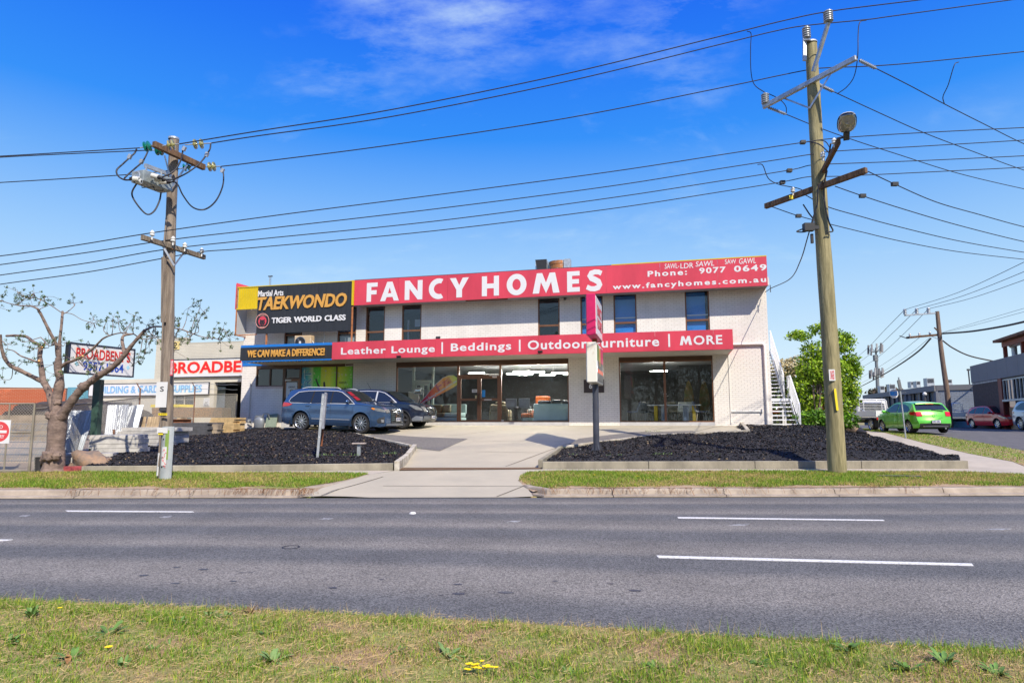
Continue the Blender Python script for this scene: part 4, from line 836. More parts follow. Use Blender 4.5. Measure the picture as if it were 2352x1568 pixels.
# main roof sign
ms = thing('roof_sign', 'long red rooftop sign reading FANCY HOMES with phone number and web address', 'sign', BO, -PHI)
panel_row(ms, [6.60, 8.9, 11.35, 13.75, 16.2, 18.65, 20.95, 23.3, 25.24], 5.71, 6.93, -.80, -.74, M_['sign_red'])
mb = MB(); mb.box(6.60, 25.2, -.73, -.05, 5.74, 5.78); mb.box(25.20, 25.24, -.74, -.0, 5.71, 6.93); mb.box(6.60, 25.2, -.05, -.013, 5.78, 6.90); mb.build('sign_box', mat('sign_back', (.35, .3, .28), .7), ms)
mb = MB(); mb.box(18.9, 25.24, -.80, -.70, 6.934, 6.975); mb.build('trim', M_['sign_yellow'], ms); mb = MB(); mb.box(6.6, 18.9, -.80, -.70, 6.934, 6.955); mb.build('trim', M_['dark_grey'], ms)
for ch, a, b in (('F', 7.26, 7.82), ('A', 7.97, 8.93), ('N', 9.22, 10.11), ('C', 10.43, 11.14), ('Y', 11.46, 12.38), ('H', 13.01, 13.82), ('O', 14.18, 15.10), ('M', 15.38, 16.60), ('E', 16.94, 17.50), ('S', 17.77, 18.50)):
    dz = .03 if ch in 'COS' else 0; shape(GL[ch], ms, WT, a, b, 5.845 - dz, 6.765 + dz, y=-.802, ext=.004)
txt('Phone:', ms, WT, 20.43, 22.06, 6.335, 6.585, y=-.802, bold=.028, space=1.25); txt('9077', ms, WT, 22.56, 23.62, 6.345, 6.60, y=-.802, bold=.028, space=1.2); txt('0649', ms, WT, 23.95, 25.22, 6.34, 6.61, y=-.802, bold=.028, space=1.2)
txt('www.fancyhomes.com.au', ms, WT, 18.93, 25.18, 5.79, 6.09, y=-.802, bold=.028, space=1.3)
for s_, a, b, zl, zh in (('SAWL-', 21.15, 21.75, 6.64, 6.86), ('LDR', 21.80, 22.33, 6.62, 6.84), ('SAWL', 22.42, 23.17, 6.66, 6.88), ('SAW', 23.60, 24.04, 6.70, 6.89), ('GAWL', 24.16, 24.82, 6.67, 6.90)):
    txt(s_, ms, WT, a, b, zl, zh, y=-.802, bold=.005, name='graffiti', shear=random.uniform(-.1, .25))
mb = MB(); mb.box(12.2, 14.2, -.70, -.68, 5.66, 5.71); mb.build('loose_flashing', M_['rust'], ms)
# martial arts sign
mk = thing('wall_sign', 'large black sign reading Martial Arts TAEKWONDO, TIGER WORLD CLASS in front of a yellow panel', 'sign', BO, -PHI)
panel_row(mk, [1.35, 3.0, 4.75, 6.50], 4.50, 6.88, -.88, -.84, M_['sign_black'])
txt('Martial Arts', mk, WT, 1.37, 2.80, 6.36, 6.66, y=-.881, ext=.02, bold=.02); txt('TAEKWONDO', mk, M_['gold'], 1.38, 6.27, 5.66, 6.33, y=-.881, ext=.05, bold=.03, shear=.2)
txt('TIGER WORLD CLASS', mk, WT, 2.22, 6.24, 4.985, 5.27, y=-.881, ext=.04, bold=.03, word=1.4)
mb = MB(); mb.lathe([(.001, .03), (.37, .03), (.38, .0), (.001, 0)], Matrix.Translation((1.70, -.882, 5.13)) @ Matrix.Rotation(PI / 2, 4, 'X'), 36); bdg = mb.build('badge', M_['black'], mk, smooth=40)
shape([ell(0, 0, 1, 1, 40), ell(0, 0, .93, .93, 40)[::-1]], bdg, mat('badge_pink', (.75, .35, .30), .5), 1.32, 2.08, 4.75, 5.51, y=-.914, name='ring_print')
shape([ell(0, 0, 1, 1, 32)], bdg, M_['sign_red'], 1.47, 1.93, 4.88, 5.36, y=-.914, name='disc_print')
shape([[(.1, .75), (.05, 1), (.3, .88), (.7, .88), (.95, 1), (.9, .75), (1, .45), (.72, .1), (.5, 0), (.28, .1), (0, .45)], [(.25, .55), (.42, .5), (.3, .62)], [(.75, .55), (.58, .5), (.7, .62)], [(.4, .22), (.6, .22), (.5, .34)]], bdg, M_['black'], 1.54, 1.86, 4.86, 5.22, y=-.919, name='animal_head_print')
txt('TIGER WORLD CLASS', bdg, M_['badge_pink'], 1.46, 1.94, 5.38, 5.44, y=-.914); txt('TAEKWONDO', bdg, M_['badge_pink'], 1.54, 1.86, 4.79, 4.85, y=-.914)
yp = thing('panel_backing', 'yellow ribbed metal sign backing at the left end of the facade with a rusty frame', 'sign panel', BO, -PHI)
mb = MB(); n = 30
for i in range(n):
    a = .18 + i * (1.15 / n); d = -.80 if i % 3 else -.815; mb.box(a, a + 1.15 / n, d, -.74, 5.84, 6.88)
mb.build('ribbed_sheet', M_['sign_yellow'], yp)
mb = MB(); mb.box(.10, 6.56, -.83, -.74, 6.885, 6.93); mb.box(.12, 1.34, -.83, -.74, 5.77, 5.835); mb.build('trim', M_['sign_yellow'], yp)
mb = MB(); mb.box(6.505, 6.595, -.87, -.74, 5.71, 6.93); mb.build('trim', M_['sign_yellow'], yp)
mb = MB(); mb.box(.08, .12, -.83, -.77, 4.48, 6.95); mb.box(.08, 1.33, -.81, -.77, 4.46, 4.50); mb.box(.08, .12, -.77, -.02, 4.46, 4.50); mb.box(.08, .12, -.77, -.02, 6.9, 6.94); mb.box(6.50, 6.56, -.82, -.76, 3.70, 5.71); mb.box(2.36 - .5, 1.93, -.83, -.77, 3.70, 4.5); mb.build('steel_frame', mat('rust_paint', (.42, .16, .06), .7, var=.4, scale=5), yp)
mb = MB(); mb.box(.085, .115, -.77, -.02, 4.50, 6.9); mb.build('end_sheet', mat('sheet_grey', (.45, .45, .44), .6), yp); mb = MB(); mb.add([(.02, -.80, 6.94), (.62, -.1, 6.94), (.62, -.1, 7.0), (.02, -.80, 7.16)], [(0, 1, 2, 3)]); mb.box(.0, .04, -.8, -.75, 5.8, 7.1); mb.build('red_return', M_['sign_red'], yp)
# roof things
VZ = at(1246, 601, BL(15, -3, 0).y).z - BZ
for nm, s, lab, kind in (('roof_vent', 15.05, 'square dark metal vent on the roof, left of the rusty round one', 0), ('roof_vent', 15.95, 'round rusty-patched metal vent on the roof', 1)):
    t_ = thing('roof_vent', lab, 'vent', BL(s, -3.0, VZ - 1.28), -PHI)
    if kind == 0:
        mb = MB(); mb.box(-.28, .32, -.3, .3, 0, 1.28); mb.build('housing', M_['galv'], t_); mb = MB(); mb.add([(-.18, -.31, .75), (.30, -.31, .75), (.34, -.5, 1.27), (-.25, -.5, 1.27)], [(0, 1, 2, 3)]); mb.build('cowl', M_['dark_grey'], t_); mb = MB(); mb.lathe([(.4, 0), (.4, .62), (.33, .68)], Matrix.Identity(4), 16); mb.build('collar', M_['white_paint'], t_)
    else:
        mb = MB(); mb.lathe([(.52, 0), (.52, 1.0), (.54, 1.02), (.54, 1.18), (.3, 1.2), (.01, 1.2)], Matrix.Identity(4), 24); mb.build('drum', mat('vent_metal', (.42, .42, .40), .6, metal=.4, scale=3, col2=(.38, .15, .05), lo=.5, hi=.62), t_, smooth=40); mb = MB(); mb.box(.30, .62, -.5, -.1, .7, 1.22); mb.build('hood', M_['galv'], t_)
t_ = thing('antenna', 'thin metal antenna pipe on the roof above the yellow panel', 'antenna', BL(1.02, -.5, 6.5), -PHI); mb = MB(); mb.tube([(0, 0, 0), (0, 0, 1.25)], .025, 6); mb.tube([(.07, 0, .2), (.07, 0, 1.2)], .012, 5); mb.build('mast', M_['steel'], t_); mb = MB(); mb.box(-.09, .15, -.03, .03, 1.2, 1.25); mb.build('cap', M_['dark_grey'], t_)
mb = MB(); mb.box(-.35, .35, -.3, .3, .0, .35); tag(mb.build('roof_box', M_['galv'], None, BL(24.9, -.5, 6.75)), 'small pale metal box at the right end of the roof', 'roof box')
mb = MB(); mb.box(-.02, .02, -.1, .1, 0, .35); mb.box(-.04, .04, -.12, -.04, .0, .3); o = mb.build('junction_box', M_['white_paint'], None, BL(25.27, .55, 5.75)); tag(o, 'small white box at the right end of the red rooftop sign', 'box'); o.rotation_euler.z = -PHI
# air conditioner
ac = thing('air_conditioner', 'white outdoor air conditioner unit on the canopy under the black sign', 'air conditioner', BL(4.13, .95, 3.62), -PHI)
mb = MB(); mb.box(-.46, .42, -.18, .16, 0, .68); o = mb.build('casing', mat('ac_white', (.66, .64, .58), .5, scale=2, col2=(.50, .36, .20), lo=.55, hi=.8), ac); bv = o.modifiers.new('b', 'BEVEL'); bv.width = .02
Mf = Matrix.Translation((-.14, -.184, .34)) @ Matrix.Rotation(PI / 2, 4, 'X'); mb = MB(); mb.lathe([(.29, -.004), (.29, .01), (.27, .01), (.27, -.004)], Mf, 28); mb.build('grille_ring', M_['steel'], ac); mb = MB(); mb.lathe([(.27, .004), (.001, .004)], Mf, 28); fan = mb.build('fan_opening', M_['black'], ac)
for k in range(3): mb = MB(); mb.cbox((0, 0, .011), (.2, .1, .004), Mf @ Matrix.Rotation(2 * PI * k / 3, 4, 'Z') @ Matrix.Translation((.13, 0, 0)) @ Matrix.Rotation(.3, 4, 'X')); mb.build('blade', M_['dark_grey'], fan)
mb = MB(); mb.lathe([(.001, .03), (.06, .025), (.07, .01)], Mf, 14); mb.build('fan_hub', M_['white_paint'], fan)
mb = MB(); mb.tube([(.44, -.05, .4), (.55, 0, .2), (.6, .1, .02)], .025, 6); mb.tube([(.75, .5, 1.1), (.78, .45, .6), (.7, .4, .1)], .012, 5); mb.build('hose', M_['white_paint'], ac)
# pipes, camera, plaque
mb = MB(); mb.tube([(23.70, -.07, 3.40), (25.0, -.07, 3.40), (25.06, -.07, 3.36), (25.08, -.07, 3.28), (25.08, -.07, 0.0), (25.08, -.07, -.1)], .058, 12); mb.build('downpipe', M_['brick_white'], shop, smooth=50)
mb = MB(); mb.box(23.635, 23.665, -.035, -.01, .1, 3.0); mb.build('conduit', M_['brick_white2'], shop); mb = MB(); mb.box(23.69, 24.87, -.05, -.01, .575, .62); mb.box(24.87, 24.90, -.10, -.01, .55, .72); mb.build('wall_rail', M_['white_paint'], shop)
mb = MB(); mb.lathe([(.06, 0), (.06, -.06), (.045, -.09), (.001, -.1)], Matrix.Translation((16.72, -.1, 5.72)), 12); mb.box(16.66, 16.78, -.16, -.01, 5.72, 5.79); mb.build('security_camera', M_['dark_grey'], shop, smooth=40)
mb = MB(); mb.tube([(5.95, -.25, 2.86), (7.5, -.25, 2.92)], .02, 6); mb.tube([(5.95, -.25, 2.86), (5.95, -.25, 2.97), (7.5, -.25, 2.97)], .02, 6); mb.build('soffit_pipe', M_['white_paint'], shop)
pq = thing('number_plaque', 'dark brown street number plaque on the brick wall behind the pylon sign', 'plaque', BO, -PHI); mb = MB(); mb.box(17.51, 18.40, -.04, -.013, 1.44, 2.02); mb.build('plate', mat('plaque', (.055, .038, .034), .6), pq); txt('6', pq, WT, 17.74, 17.88, 1.62, 1.86, y=-.042, bold=.03)
mb = MB(); mb.tube([(25.2, -.2, 5.55), (25.35, -.5, 5.62)], .015, 5); mb.cbox((25.36, -.55, 5.62), (.03, .03, .3)); tag(mb.build('service_bracket', M_['dark_grey'], shop))
# gas meter
gm = thing('gas_meter', 'grey gas meter with pipes and valve against the left end of the brick wall', 'gas meter', BL(1.35, .3, -.17), -PHI)
mb = MB(); mb.lathe([(.12, 0), (.22, .05), (.25, .2), (.25, .42), (.2, .52), (.1, .58)], Matrix.Diagonal((1.1, .7, 1, 1)), 18); mb.build('meter_body', mat('meter_grey', (.22, .24, .26), .5, metal=.3), gm, smooth=40)
mb = MB(); mb.box(-.2, .2, -.06, .06, .56, .66); mb.tube([(-.6, .1, .3), (-.35, .05, .32), (-.25, 0, .5), (-.18, 0, .6)], .035, 8); mb.tube([(.18, 0, .6), (.22, 0, .72), (.5, 0, .74), (.52, .05, .5)], .035, 8); mb.lathe([(.10, -.06), (.10, .04), (.05, .06)], Matrix.Translation((-.58, -.05, .38)) @ Matrix.Rotation(PI / 2, 4, 'X'), 14); mb.build('pipework', M_['meter_grey'], gm, smooth=40)
mb = MB(); mb.tube([(-.78, .24, 2.4), (-.8, .24, 1.0), (-.82, .24, .25), (-.55, .2, .22)], .028, 7); mb.tube([(-.35, .1, .18), (-.38, .12, -.25)], .012, 5); mb.build('riser_pipe', M_['white_paint'], gm)
mb = MB(); mb.add([(-.3, 0, 0), (.3, .02, 0), (.27, .22, .72), (-.33, .2, .66), (-.3, .03, 0), (.3, .05, 0), (.27, .25, .72), (-.33, .23, .66)], [(0, 1, 2, 3), (4, 7, 6, 5), (0, 4, 5, 1), (1, 5, 6, 2), (2, 6, 7, 3), (3, 7, 4, 0)]); o = mb.build('board', mat('board_green', (.22, .27, .20), .8, var=.15), None, BL(2.0, .36, -.14)); o.rotation_euler.z = -PHI; tag(o, 'green-grey board leaning beside the gas meter', 'board')

# ---------------- showroom furniture
IF = .14
def BT(name, label, cat, s, d, rz=0, z=IF, group=None): return thing(name, label, cat, BL(s, -d, z), -PHI + rz, group)
mat('fab_grey', (.20, .21, .24), .9, bump=.3, bscale=200); mat('leather_orange', (.62, .13, .02), .5); mat('leather_mint', (.38, .52, .50), .45, var=.08, scale=2); mat('leather_pale', (.62, .64, .60), .45); mat('leather_dark', (.05, .055, .065), .4); mat('velvet_brown', (.20, .17, .10), .7, var=.25, scale=4); mat('gold_metal', (.62, .42, .05), .35, metal=.8); mat('marble', (.66, .67, .68), .3, scale=3, col2=(.25, .26, .28), lo=.60, hi=.66); mat('table_white', (.75, .76, .76), .2); mat('leg_pale', (.5, .42, .3), .5)
def soft(mb_or, name, m, parent, w_=.03, seg=3, smooth=60, **k): 
    o = mb_or.build(name, m, parent, **k); b = o.modifiers.new('b', 'BEVEL'); b.width = w_; b.segments = seg; b.limit_method = 'NONE'
    return o
def stool(s, d, lab):
    t_ = BT('bar_stool', lab, 'stool', s, d, 0, group='grey bar stools in the right shop window')
    mb = MB(); mb.box(-.24, .24, -.22, .24, .66, .74); soft(mb, 'seat', M_['fab_grey'], t_); mb = MB(); mb.box(-.26, .26, -.27, -.2, .72, 1.10); soft(mb, 'backrest', M_['fab_grey'], t_)
    for a in (-1, 1):
        for b in (-1, 1): mb = MB(); mb.tube([(a * .17, b * .17, .68), (a * .22, b * .22, 0)], .012, 6); mb.build('leg', M_['black'], t_)
    mb = MB(); mb.tube([(-.2, -.2, .25), (.2, -.2, .25), (.2, .2, .25), (-.2, .2, .25), (-.2, -.2, .25)], .009, 5); mb.build('foot_rail', M_['black'], t_)
stool(14.05, .75, 'grey upholstered bar stool on the left of the pair in the shop window'); stool(14.68, .75, 'grey upholstered bar stool on the right of the pair in the shop window')
t_ = BT('armchair', 'orange and white leather armchair behind the bar stools', 'armchair', 14.9, 1.9)
for nm, b, m in (('seat', (-.6, .5, -.5, .5, .22, .42), 'leather_orange'), ('base', (-.58, .48, -.48, .48, .02, .22), 'leather_mint'), ('backrest', (-.1, .5, .2, .5, .42, .85), 'leather_orange'), ('headrest', (-.05, .65, .25, .5, .9, 1.25), 'leather_orange'), ('armrest', (-.35, -.1, -.3, .4, .42, .62), 'leather_pale')): mb = MB(); mb.box(*b); soft(mb, nm, M_[m], t_, .05)
t_ = BT('sofa', 'mint leather sofa seen from behind in the right shop window', 'sofa', 16.0, 1.2)
for nm, b, m in (('back_shell', (-.95, 1.1, -.5, -.2, .06, .86), 'leather_mint'), ('seat', (-.9, 1.05, -.2, .5, .1, .45), 'leather_mint'), ('base', (-1.0, -.75, -.5, -.1, 0, .2), 'leather_mint'), ('headrest', (-.75, -.12, -.5, -.28, .84, 1.0), 'leather_dark'), ('headrest', (-.08, .35, -.5, -.28, .88, 1.05), 'leather_dark'), ('headrest', (.38, 1.05, -.5, -.28, .84, 1.0), 'leather_dark')): mb = MB(); mb.box(*b); soft(mb, nm, M_[m], t_, .07)
t_ = BT('sofa', 'pale mint sofa with olive cushions in the left shop window', 'sofa', 10.4, 1.3)
for nm, b, m in (('base', (-1.1, 1.1, -.5, .4, .02, .24), 'leather_mint'), ('seat', (-1.1, -.75, -.5, .3, .26, .45), 'leather_mint'), ('seat', (-.73, .25, -.5, .3, .26, .45), 'velvet_brown'), ('seat', (.27, 1.1, -.5, .3, .26, .45), 'leather_mint'), ('backrest', (-1.1, 1.1, .25, .45, .4, .88), 'leather_mint'), ('cushion', (-.5, -.05, .0, .2, .46, .85), 'velvet_brown'), ('cushion', (0, .4, .0, .2, .46, .85), 'velvet_brown')): mb = MB(); mb.box(*b); soft(mb, nm, M_[m], t_, .05)
t_ = BT('armchair', 'bulky olive velvet armchair seen through the right entrance door', 'armchair', 13.2, 1.8)
for nm, b in (('body', (-.5, .5, -.4, .4, .02, .6)), ('backrest', (-.45, .45, -.42, -.2, .5, .86)), ('pillow', (-.2, .3, -.35, -.1, .84, .98))): mb = MB(); mb.box(*b); soft(mb, nm, M_['velvet_brown'], t_, .12)
t_ = BT('studio_lamp', 'chrome studio spotlight on a white tripod in the left shop window', 'lamp', 9.35, .8)
mb = MB(); mb.lathe([(.12, -.2), (.17, -.18), (.17, .18), (.12, .2)], Matrix.Translation((0, 0, 1.52)) @ Matrix.Rotation(PI / 2, 4, 'Y') @ Matrix.Rotation(.2, 4, 'X'), 16); mb.build('lamp_drum', M_['chrome'], t_, smooth=40)
for k in range(3): mb = MB(); mb.tube([(0, 0, 1.3), (.35 * math.cos(2.1 * k + .6), .35 * math.sin(2.1 * k + .6), 0)], .016, 6); mb.build('leg', M_['white_paint'], t_)
mb = MB(); mb.tube([(0, 0, 1.25), (0, 0, 1.42)], .02, 6); mb.build('neck', M_['white_paint'], t_)
t_ = BT('inner_doorway', 'pale green inner door frame standing behind the left shop window', 'door frame', 9.1, 1.9)
for b in ((-.55, -.43, -.05, .05, 0, 2.85), (.5, .6, -.05, .05, 0, 2.85), (-.43, .5, -.05, .05, 1.95, 2.1)): mb = MB(); mb.box(*b); mb.build('jamb', mat('pale_green', (.42, .50, .45), .6), t_)
for a in (-.3, .1): mb = MB(); frame(mb, a - .13, a + .27, 0, 1.93, .09, -.03, .03); mb.build('door_leaf', M_['pale_green'], t_)
mb = MB(); mb.box(-.25, .25, -.02, .02, 0, 1.5); tag(mb.build('display_board', M_['leather_pale'], None, BL(8.62 + .2, -1.4, IF)), 'grey display board at the left edge of the left shop window', 'board')
# feather banner lying across the left window, inside the glass
gradmat('banner', [(0, (.80, .01, .06)), (.25, (.88, .03, .05)), (.5, (.95, .20, .03)), (.75, (.95, .38, .04)), (.9, (.80, .62, .05)), (1, (.55, .78, .02))], 0, rough=.5)
bn = thing('feather_banner', 'red to yellow feather banner tilted across the inside of the left shop window', 'banner', BL(9.55, -.095, .95), -PHI)
ang = math.atan2(1.25, 1.95)
mb = MB(); P_ = [(0, 0)] + [(.35 + .4 * 0, .06)] + [(.9, .23), (1.35, .36), (1.75, .42), (2.05, .38), (2.26, .26), (2.36, .08), (2.34, -.10), (2.22, -.22), (2.0, -.24), (1.5, -.20), (.9, -.15), (.4, -.09), (.1, -.05)]
mb.prism(P_, 0, .006); o = mb.build('banner_cloth', M_['banner'], bn); o.rotation_euler = (0, -ang + .03, 0)
mb = MB(); mb.tube([(0, -.004, 0)] + [(x, -.004, z) for x, z in P_[1:7]], .012, 5); q = mb.build('banner_edge', M_['sign_white'], bn); q.rotation_euler = o.rotation_euler
for s_, a, b, zl, zh, m in (('www.fancyhomes.com.au', .18, 2.25, -.13, .02, 'sign_white'), ('FANCY', 1.62, 2.05, .15, .28, 'sign_red'), ('HOMES', 1.62, 2.05, .02, .14, 'sign_red')):
    e = txt(s_, bn, M_[m], a, b, zl, zh, y=-.008, bold=.02); e.rotation_euler = o.rotation_euler
e = shape([[(0, 1), (.25, 1), (.25, .62), (.75, .62), (.75, .45), (.25, .45), (.25, 0), (0, 0)]], bn, M_['sign_red'], 1.25, 1.55, .0, .34, y=-.008, name='logo'); e.rotation_euler = o.rotation_euler
# dining set in the right window
t_ = BT('dining_table', 'white dining table with marble and gold block legs in the right window', 'table', 21.35, 1.1)
mb = MB(); mb.box(-1.15, 1.15, -.45, .45, .74, .77); mb.build('tabletop', M_['table_white'], t_)
for a, m, w_ in ((-.78, 'gold_metal', .16), (-.42, 'marble', .26), (.50, 'marble', .26), (.85, 'gold_metal', .16)): mb = MB(); mb.box(a - w_ / 2, a + w_ / 2, -.3, .3, 0, .739); soft(mb, 'block_leg', M_[m], t_, .02)
def chair(s, d, rz, m, lab):
    t_ = BT('dining_chair', lab, 'chair', s, d, rz, group='dining chairs in the right window')
    mb = MB(); mb.box(-.24, .24, -.24, .22, .42, .5); soft(mb, 'seat', M_[m], t_, .04); mb = MB(); mb.add([(-.24, .18, .46), (.24, .18, .46), (.2, .36, .92), (-.2, .36, .92), (-.24, .24, .44), (.24, .24, .44), (.2, .42, .92), (-.2, .42, .92)], [(0, 1, 2, 3), (4, 7, 6, 5), (0, 4, 5, 1), (1, 5, 6, 2), (2, 6, 7, 3), (3, 7, 4, 0)]); soft(mb, 'backrest', M_[m], t_, .02)
    for a in (-1, 1):
        for b in (-1, 1): mb = MB(); mb.tube([(a * .18, b * .17, .43), (a * .22, b * .22, 0)], .014, 6); mb.build('leg', M_['leg_pale'], t_)
chair(19.5, .9, -1.4, 'fab_grey', 'blue-grey dining chair at the left edge of the dining window'); chair(20.15, 1.4, .6, 'leather_dark', 'dark dining chair between the left chair and the table'); chair(21.25, 1.9, 0, 'velvet_brown', 'taupe dining chair behind the middle of the table'); chair(22.55, .9, 1.3, 'fab_grey', 'blue-grey dining chair with pale back at the right end of the table'); chair(22.15, 1.9, .2, 'leather_pale', 'pale dining chair behind the right end of the table'); chair(21.75, 2.0, 0, 'leather_pale', 'pale dining chair behind the table, right of the taupe one')
for i, (a, lab) in enumerate(((22.05, 'left surfboard-shaped wall panel behind the dining set'), (22.75, 'right surfboard-shaped wall panel behind the dining set'))):
    t_ = BT('surfboard', lab, 'surfboard', a, 3.2, 0, .5); mb = MB(); mb.prism([(0, 0), (.2, .15), (.24, .6), (.19, 1.1), (.08, 1.5), (0, 1.6), (-.08, 1.5), (-.19, 1.1), (-.24, .6), (-.2, .15)], -.02, .02); mb.build('board_shape', mat('surf', (.22, .12, .04), .4, scale=3, col2=(.06, .12, .04)), t_)
t_ = BT('orchid', 'white orchid in a pot on the dining table', 'plant', 21.0, 1.1, 0, IF + .77); mb = MB(); mb.lathe([(.04, 0), (.06, .1), (.05, .12)], seg=10); mb.build('pot', M_['white_paint'], t_)
mb = MB(); mb.tube([(0, 0, .1), (.03, 0, .3), (-.05, 0, .45)], .006, 4); mb.build('stem', M_['weed'], t_); mb = MB()
for k in range(12): leafq(mb, (-.1 + .018 * k, random.uniform(-.03, .03), .42 + random.uniform(-.05, .08)), random.uniform(0, 6), .07, .05, .3)
mb.build('blossom', M_['sign_white'], t_, fix=False)
# strip lights on the showroom ceiling
emis('tube_light', (1, .97, .9), 320)
for s, d in ((11.9, 2.0), (12.2, 3.6), (14.3, 1.6), (14.9, 2.2), (13.6, 3.0), (14.0, 3.6), (15.0, 4.4), (15.9, 3.0), (16.3, 4.2), (20.7, 3.0)):
    t_ = BT('strip_light', 'slim lit ceiling light hanging in the showroom', 'light', s, d, 0, 2.55, 'strip lights on the showroom ceiling'); mb = MB(); mb.box(-.4, .4, -.012, .012, 0, .015); mb.build('tube', M_['tube_light'], t_); mb = MB(); mb.box(-.42, .42, -.025, .025, .022, .06); mb.tube([(-.3, 0, .06), (-.3, 0, .45)], .003, 3); mb.tube([(.3, 0, .06), (.3, 0, .45)], .003, 3); mb.build('fitting', M_['white_paint'], t_)

# ---------------- outside staircase along the right wall
mat('stair_paint', (.66, .67, .70), .45, var=.05)
st = thing('staircase', 'white steel outdoor staircase climbing along the right side wall', 'staircase', BL(BW + .03, 0, 0), -PHI)
SW = 1.1; y0 = .55; rise = .185; go = .27
treads = []; z = -.28; y = y0
for i in range(7): z += rise; treads.append((y, z)); y += go
yl0 = y; z += rise; yl1 = y + .75; zl = z
mb = MB(); mb.box(.04, SW - .04, yl0, yl1, zl - .12, zl); mb.build('landing', M_['stair_paint'], st)
y = yl1
SW2 = .95
for i in range(13): z += rise; treads.append((y, z)); y += go
for i, (yy, zz) in enumerate(treads):
    mb = MB(); mb.box(.05, (SW if i < 7 else SW2) - .05, yy, yy + .26, zz - .05, zz); mb.build('tread', M_['stair_paint'], st)
ztop = z + rise; ytop = y
mb = MB(); mb.box(.04, SW2, ytop, ytop + 1.2, ztop - .1, ztop); mb.build('top_landing', M_['stair_paint'], st)
for xx, lo in ((.02, 0), (SW - .02, 1)):
    mb = MB(); mb.bar((xx, y0 - .1, -.38), (xx, yl0 + .1, zl - .08), .04, .2); mb.build('stringer', M_['stair_paint'], st)
for xx in (.02, SW2 - .02): mb = MB(); mb.bar((xx, yl1 - .1, zl - .08), (xx, ytop + .1, ztop - .08), .04, .2); mb.build('stringer', M_['stair_paint'], st)
def rail(xx, a, b, n, name='handrail'):
    a = Vector(a); b = Vector(b); mb = MB(); mb.bar(a + Vector((0, 0, 1.0)), b + Vector((0, 0, 1.0)), .05, .05); mb.bar(a + Vector((0, 0, .12)), b + Vector((0, 0, .12)), .03, .03); mb.build(name, M_['stair_paint'], st)
    for i in range(n + 1):
        q = a.lerp(b, i / n); mb = MB(); e = .05 if i in (0, n) else .018; mb.bar(q + Vector((0, 0, -.2 if i in (0, n) else .12)), q + Vector((0, 0, 1.0)), e, e, up=(1, 0, 0)); mb.build('baluster', M_['stair_paint'], st)
rail(SW, (SW + .02, y0 - .02, treads[0][1] - .05), (SW + .02, yl0, zl), 14); rail(SW, (SW + .02, yl0 + .08, zl), (SW + .02, yl1, zl), 5); rail(SW2, (SW2 + .02, yl1 + .05, zl + .1), (SW2 + .02, ytop, ztop), 26)
mb = MB(); mb.bar((.0, y0 - .02, .3), (.0, y0 + 1.4, 1.3), .05, .05); mb.build('wall_handrail', M_['stair_paint'], st)
for yy in (yl0 + .1, yl1 - .1, ytop):
    for xx in (.12, SW2 - .1): mb = MB(); mb.box(xx - .04, xx + .04, yy - .04, yy + .04, -.5, (zl if yy < 5 and yy <= yl1 else ztop) - .12); mb.build('post', M_['stair_paint'], st)
mb = MB(); mb.box(-.25, .25, -.1, .1, 0, .12); mb.box(-.15, .1, -.12, -.1, .02, .14); tag(mb.build('orange_hose', mat('orange_plastic', (.75, .08, .02), .5), None, BL(BW + .5, -3.4, .55)), 'orange-red plastic item under the staircase', 'hose')
# ============================================================ PYLON SIGN AND POSTS
pb = G(1370, 1036); PX, PY = pb.x, pb.y
py_ = thing('pylon_sign', 'pylon sign of two stacked lightboxes edge-on, red above rusty white, on a dark round pole', 'sign', (PX, PY, pb.z), -math.atan2(.49, 2.1))
k_ = PY / 20.7
zz = lambda y: (962 - y) / F_PX * 19.75 * k_ + CAM_H - pb.z
mb = MB(); mb.tube([(0, 0, -.2), (0, 0, zz(878))], .098, 16); mb.build('pole', mat('pole_dark', (.05, .055, .075), .45, var=.3, scale=3), py_, smooth=50)
mb = MB(); mb.tube([(0, 0, zz(882)), (0, 0, zz(705))], .085, 12); mb.build('inner_pole', M_['rust'], py_, smooth=50)
for q in range(4): mb = MB(); a = q * PI / 2 + .6; mb.prism([(.09, 0), (.2, 0), (.09, .22)], -.008, .008, 0, Matrix.Rotation(a, 4, 'Z')); mb.build('gusset', M_['pole_dark'], py_)
mat('box_magenta', (.55, .01, .10), .45, var=.15, scale=3); mat('rusty_white', (.70, .68, .58), .6, scale=1.6, col2=(.42, .22, .08), lo=.30, hi=.42, stretch=(1, 1, .5)); mat('acrylic_white', (.72, .73, .75), .25)
def lightbox(z0, z1, m, mf, x0=-.145, x1=.145):
    mb = MB(); mb.box(x0, x1, -1.05, 1.05, z0, z1); b = mb.build('box_shell', M_[m], py_); bv = b.modifiers.new('b', 'BEVEL'); bv.width = .02
    mb = MB(); mb.box(x1 - .0, x1 + .012, -1.0, 1.0, z0 + .05, z1 - .05); f = mb.build('face_panel', M_[mf], py_); mb = MB(); mb.box(x0 - .012, x0, -1.0, 1.0, z0 + .05, z1 - .05); mb.build('face_panel', M_[mf], py_); return f
zu0, zu1, zl0, zl1 = zz(770), zz(673), zz(879), zz(786)
f = lightbox(zu0, zu1, 'box_magenta', 'acrylic_white')
for s_, a, b in (('FANCY', .52, .80), ('HOMES', .20, .48)):
    e = txt(s_, f, M_['sign_red'], -.6, .85, zu0 + (zu1 - zu0) * a, zu0 + (zu1 - zu0) * b, y=0, bold=.03); e.rotation_euler = (0, 0, PI / 2); e.location = (.162, 0, 0)
f = lightbox(zl0, zl1, 'rusty_white', 'acrylic_white', -.155, .155)
